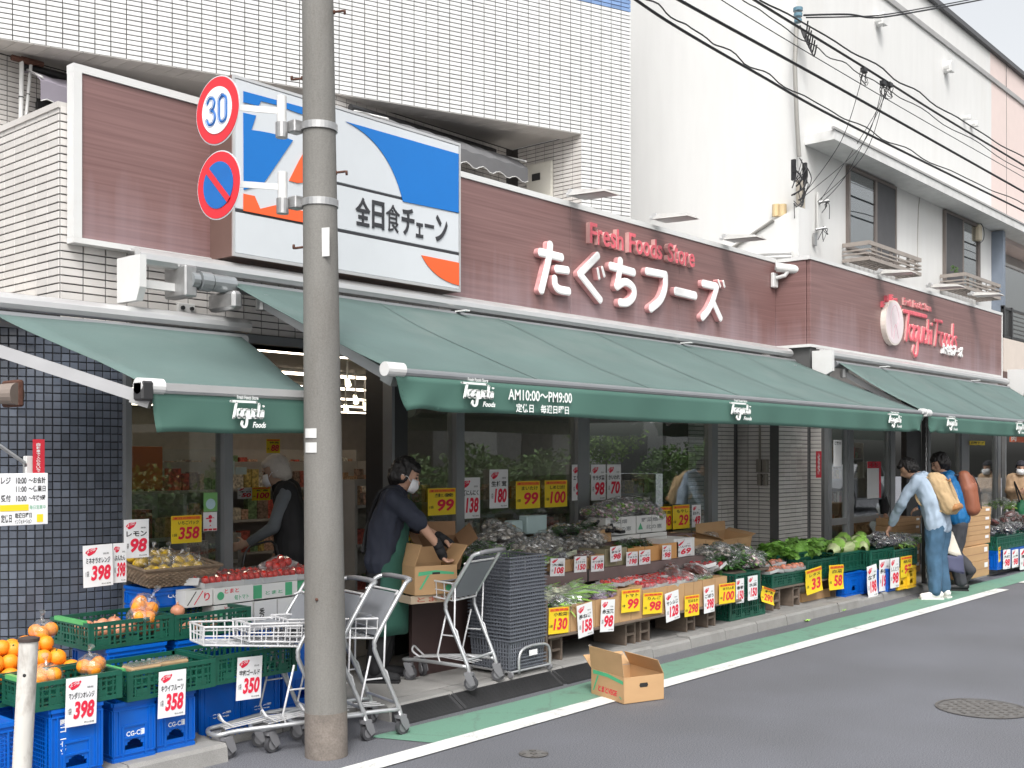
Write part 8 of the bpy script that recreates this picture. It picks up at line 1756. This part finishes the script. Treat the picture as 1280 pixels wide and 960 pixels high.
# man in the pale shirt
m1 = person('man in a pale blue shirt and jeans bending left to the eggplants', (13.28, 4.86, .0), R(92), dict(hip=(0, 0, .93), chest=(.06, .03, 1.20), sh=(.165, .06, 1.42), neck=(.235, .08, 1.48), head=(.315, .11, 1.545), pitch=.62, yaw=.35, sw=.18,
    arms=[((.34, .27, 1.15), (.52, .14, .87), (.5, -.1, -.9), (0, -1, 0), .5), ((.10, -.22, 1.13), (.04, -.24, .98), (0, -.1, -1), (1, 0, 0), 1.3)], legs=[((.03, .11, .50), (.0, .12, .085), (.75, .65, 0)), ((.02, -.11, .50), (-.02, -.12, .085), (.9, -.4, 0))], seed=2),
    dict(skin=M_skin, top=M_chm, legs=M_den, shoe=mat('white_canvas_shoe', (.66, .65, .62), .7), hair=M_hair, puff=.026, legpuff=.034, long=1), vox=.010)
def backpack(root, loc, tilt, yaw, W, D, H, m, m2, detail, lab, strapm, seed):
    # a worn bag is its own thing, placed in the wearer's frame
    wr = Matrix.Translation(root.location) @ root.rotation_euler.to_matrix().to_4x4(); c = wr @ Vector(loc); t = thing('backpack', lab, 'backpack', c, world=False); t.rotation_euler = (wr.to_3x3() @ (Matrix.Rotation(yaw, 3, 'Z') @ Matrix.Rotation(tilt, 3, 'Y'))).to_euler()
    b = MB(); limb(b, [(-D*.3, -W*.32, -H*.38), (-D*.3, W*.32, -H*.38), (-D*.25, W*.30, H*.1), (-D*.15, W*.15, H*.42), (-D*.15, -W*.15, H*.42), (-D*.25, -W*.30, H*.1), (-D*.3, -W*.32, -H*.38), (-D*.3, W*.30, H*.1), (-D*.3, -W*.30, -H*.1), (-D*.3, 0, H*.3)], [D*.45]*3+[D*.38]*2+[D*.45]*2+[D*.45]*3)
    b.box(-D*.75, D*.12, -W*.45, W*.45, -H*.45, H*.25); me = fuse(b, .012, 4); wrinkle(me, .020 if not detail else .005, 11., seed); me.materials.clear(); me.materials.append(m); put('bag_body', me, t)
    if detail:
        MB().tube([(-D*.80, -W*.30, -H*.42), (-D*.84, -W*.33, H*.05), (-D*.72, -W*.22, H*.34), (-D*.62, 0, H*.44), (-D*.72, W*.22, H*.34), (-D*.84, W*.33, H*.05), (-D*.80, W*.30, -H*.42)], .006, 6, sub=4).build('zip', m2, t); MB().tube([(-D*.93, -W*.36, -H*.05), (-D*.95, 0, -H*.02), (-D*.93, W*.36, -H*.05)], .005, 6, sub=4).build('pocket_zip', m2, t)
    else:
        q = MB(); q.cbox(-D*.86, D*.05, -W*.50, W*.50, -H*.52, -H*.36, .02); me = fuse(q, .012, 3); me.materials.clear(); me.materials.append(m2); put('leather_base', me, t); MB().tube([(-D*.82, -W*.3, H*.28), (-D*.86, 0, H*.22), (-D*.82, W*.3, H*.28)], .010, 6, sub=4).build('top_flap_seam', m2, t); MB().box(-D*.92, -D*.86, -.012, .012, -H*.2, H*.2).build('webbing', m, t)
    for s in (-1, 1): MB().tube([(-.02, s*W*.22, H*.42), (.07, s*W*.30, H*.50), (.20, s*W*.38, H*.30), (.22, s*W*.42, -H*.05), (.08, s*W*.45, -H*.35), (-.01, s*W*.40, -H*.44)], .016, 6, sub=4).build('shoulder_strap', strapm, t)
    return t
M_khk = mat('khaki_canvas', (.44, .31, .17), .85, var=.08, bump=.2, bs=200.); M_rst = mat('rust_nylon', (.235, .078, .04), .6, var=.08, bump=.15, bs=250.)
backpack(m1, (-.02, .03, 1.24), .40, .1, .33, .20, .47, M_khk, mat('tan_leather', (.36, .17, .06), .6), False, 'tan canvas rucksack with a leather base on the man in the pale shirt', M_khk, 1.)
# tote bag hanging from his right hand
wr = Matrix.Translation(m1.location) @ m1.rotation_euler.to_matrix().to_4x4(); hp_ = wr @ Vector((.04, -.25, .90)); tt = thing('tote_bag', 'cream tote bag with a navy base hanging from the bending man\'s hand', 'bag', hp_ - Vector((0, 0, .5)))
rt = RV; fw = FV; cn = hp_ + rt*.10
def bag(z0, z1, w0, w1, d0, d1, m, nm, sh0=0., sh1=0.):
    n = 16; rows = []
    for i in range(6):
        s = i/5; z = z0+(z1-z0)*s; w_ = w0+(w1-w0)*s; d = d0+(d1-d0)*s; rows.append([cn + rt*(w_*math.cos(a)+sh0+(sh1-sh0)*s) + fw*(d*math.sin(a)*(1+.12*math.sin(3*a+s*4))) + Vector((0, 0, z - .035*math.cos(a)*(1-s))) for a in [2*math.pi*j/n for j in range(n+1)]])
    MB().grid(rows, thick=.003).build(nm, m, tt, smooth=True)
bag(-.60, -.40, .145, .135, .06, .06, cloth('navy_canvas', (.075, .08, .14)), 'navy_base', .03, .02); bag(-.398, -.13, .134, .07, .06, .045, cloth('cream_canvas', (.66, .61, .52)), 'cream_body', .02, -.04)
MB().add([cn + rt*(.03+a*.14) + fw*b*.055 + Vector((0, 0, -.60)) for a, b in ((-1, -1), (1, -1), (1, 1), (-1, 1))], [(0, 1, 2, 3)]).build('base_panel', cloth('navy_canvas', (.075, .08, .14)), tt)
for s in (-1, 1): MB().tube([cn + rt*(-.10) + fw*s*.03 + Vector((0, 0, -.14)), hp_ + fw*s*.01 + Vector((0, 0, -.02)), hp_ + Vector((0, 0, .03)), hp_ + rt*.03 + fw*s*.01 + Vector((0, 0, -.02)), cn + rt*.02 + fw*s*.03 + Vector((0, 0, -.14))], .010, 6, sub=4).build('handle', MATS['cream_canvas'], tt)
# man in blue behind him
m2_ = person('man in a bright blue jacket and dark trousers turning left by the cardboard stack', (14.30, 4.98, .0), R(112), dict(hip=(0, 0, .92), chest=(.06, 0, 1.18), sh=(.13, 0, 1.42), neck=(.17, .02, 1.49), head=(.22, .04, 1.60), pitch=.4, yaw=.3, sw=.18,
    arms=[((.28, .20, 1.22), (.46, .14, 1.05), (.8, 0, -.4), (0, -1, 0), .6), ((.20, -.22, 1.18), (.36, -.16, .98), (.7, 0, -.6), (0, 1, 0), .6)], legs=[((.05, .10, .50), (-.02, .11, .085), (1, .1, 0)), ((.10, -.10, .52), (-.14, -.12, .22), (.6, 0, -.8))], seed=9),
    dict(skin=M_skin, top=cloth('bright_blue_shell', (.01, .13, .33), .5), legs=cloth('charcoal_twill', (.04, .042, .05)), shoe=cloth('black_boot', (.012, .012, .014), .5), hair=M_hair, puff=.03, hairk=1.14, legpuff=.03), vox=.010)
backpack(m2_, (-.06, 0, 1.22), .14, 0, .33, .22, .50, M_rst, M_blk, True, 'rust-orange backpack on the man in the blue jacket', M_navy, 4.)
# shopper at the right edge
wo = person('masked shopper in a tan coat and dark beanie at the right edge', (20.1, 5.95, .1), R(205), dict(hip=(0, 0, .80), chest=(.0, 0, 1.04), sh=(.02, 0, 1.22), neck=(.03, 0, 1.29), head=(.05, 0, 1.385), pitch=.15, sw=.16,
    arms=[((.08, .20, 1.0), (.24, .08, .98), (.6, -.7, 0), (0, 0, 1), .6), ((.08, -.20, 1.0), (.24, -.06, 1.0), (.6, .7, 0), (0, 0, 1), .6)], legs=[((.02, .09, .45), (0, .10, .075), (1, 0, 0)), ((.02, -.09, .45), (0, -.10, .075), (1, 0, 0))], seed=7),
    dict(skin=M_skin, top=cloth('tan_knit', (.42, .28, .17)), legs=M_blk, shoe=M_blk, hair=cloth('navy_beanie', (.025, .025, .035)), mask=True, puff=.035, long=1), vox=.012)
gb_ = thing('shoulder_bag', 'green shoulder bag held by the shopper at the right edge', 'bag', (19.95, 5.75, .8)); q = at(1277, 637, 5.6); mb = MB(); mb.ball(q, 1, 14, 10, sc=(.16, .09, .16)); me = fuse(mb, .015, 2); wrinkle(me, .01, 12.); me.materials.clear(); me.materials.append(cloth('bag_green', (.03, .20, .09), .5)); o = put('bag_body', me, gb_)
MB().tube([q+Vector((-.1, 0, .12)), q+Vector((-.04, .1, .45)), q+Vector((.08, 0, .12))], .012, 6, sub=4).build('strap', M_blk, gb_)
dp = person('dark-clothed shopper crouched in the doorway behind the eggplants', (14.9, 6.6, .1), R(250), dict(hip=(0, 0, .72), chest=(.10, 0, .98), sh=(.2, 0, 1.2), neck=(.24, 0, 1.26), head=(.29, 0, 1.33), pitch=.7, sw=.18,
    arms=[((.3, .2, 1.0), (.42, .1, .82)), ((.3, -.2, 1.0), (.42, -.1, .82))], legs=[((.16, .1, .42), (0, .1, .075), (1, 0, 0)), ((.16, -.1, .42), (0, -.1, .075), (1, 0, 0))], seed=12),
    dict(skin=M_skin, top=M_blk, legs=M_blk, shoe=M_blk, hair=M_hair, puff=.04), vox=.016)
# silver car parked across the street, mirrored in the right window
car = thing('parked_car', 'silver car parked across the street, mirrored in the right-hand window', 'car', (33, -2.6, 0)); M_car = mat('silver_car_paint', (.45, .46, .48), .25, .6)
pr = [(-2.1, .35), (-2.15, .75), (-1.5, .95), (-.8, 1.42), (.7, 1.45), (1.4, 1.0), (2.1, .85), (2.15, .35)]
MB().prism([(33+a, -3.4, b) for a, b in pr][::-1], (0, 1.6, 0)).build('body', M_car, car)
for a, b in ((-.75, .0), (.05, .75)): MB().prism([(33+x, -1.79, z) for x, z in ((a-.5 if a < -.5 else a, 1.0), (b if b < .5 else b+.45, 1.0), (b, 1.36), (a, 1.36))][::-1], (0, .01, 0)).build('side_window', WGLASS, car)
for x in (-1.3, 1.35):
    for y in (-3.35, -1.85): wl_ = MB().cyl((33+x, y-.1, .33), (33+x, y+.1, .33), .33, 24).build('wheel', M_black, car); MB().cyl((33+x, y+.101, .33), (33+x, y+.11, .33), .2, 16).build('rim', M_alu, wl_)
drop_protos()
bpy.data.scenes.remove(SCR)
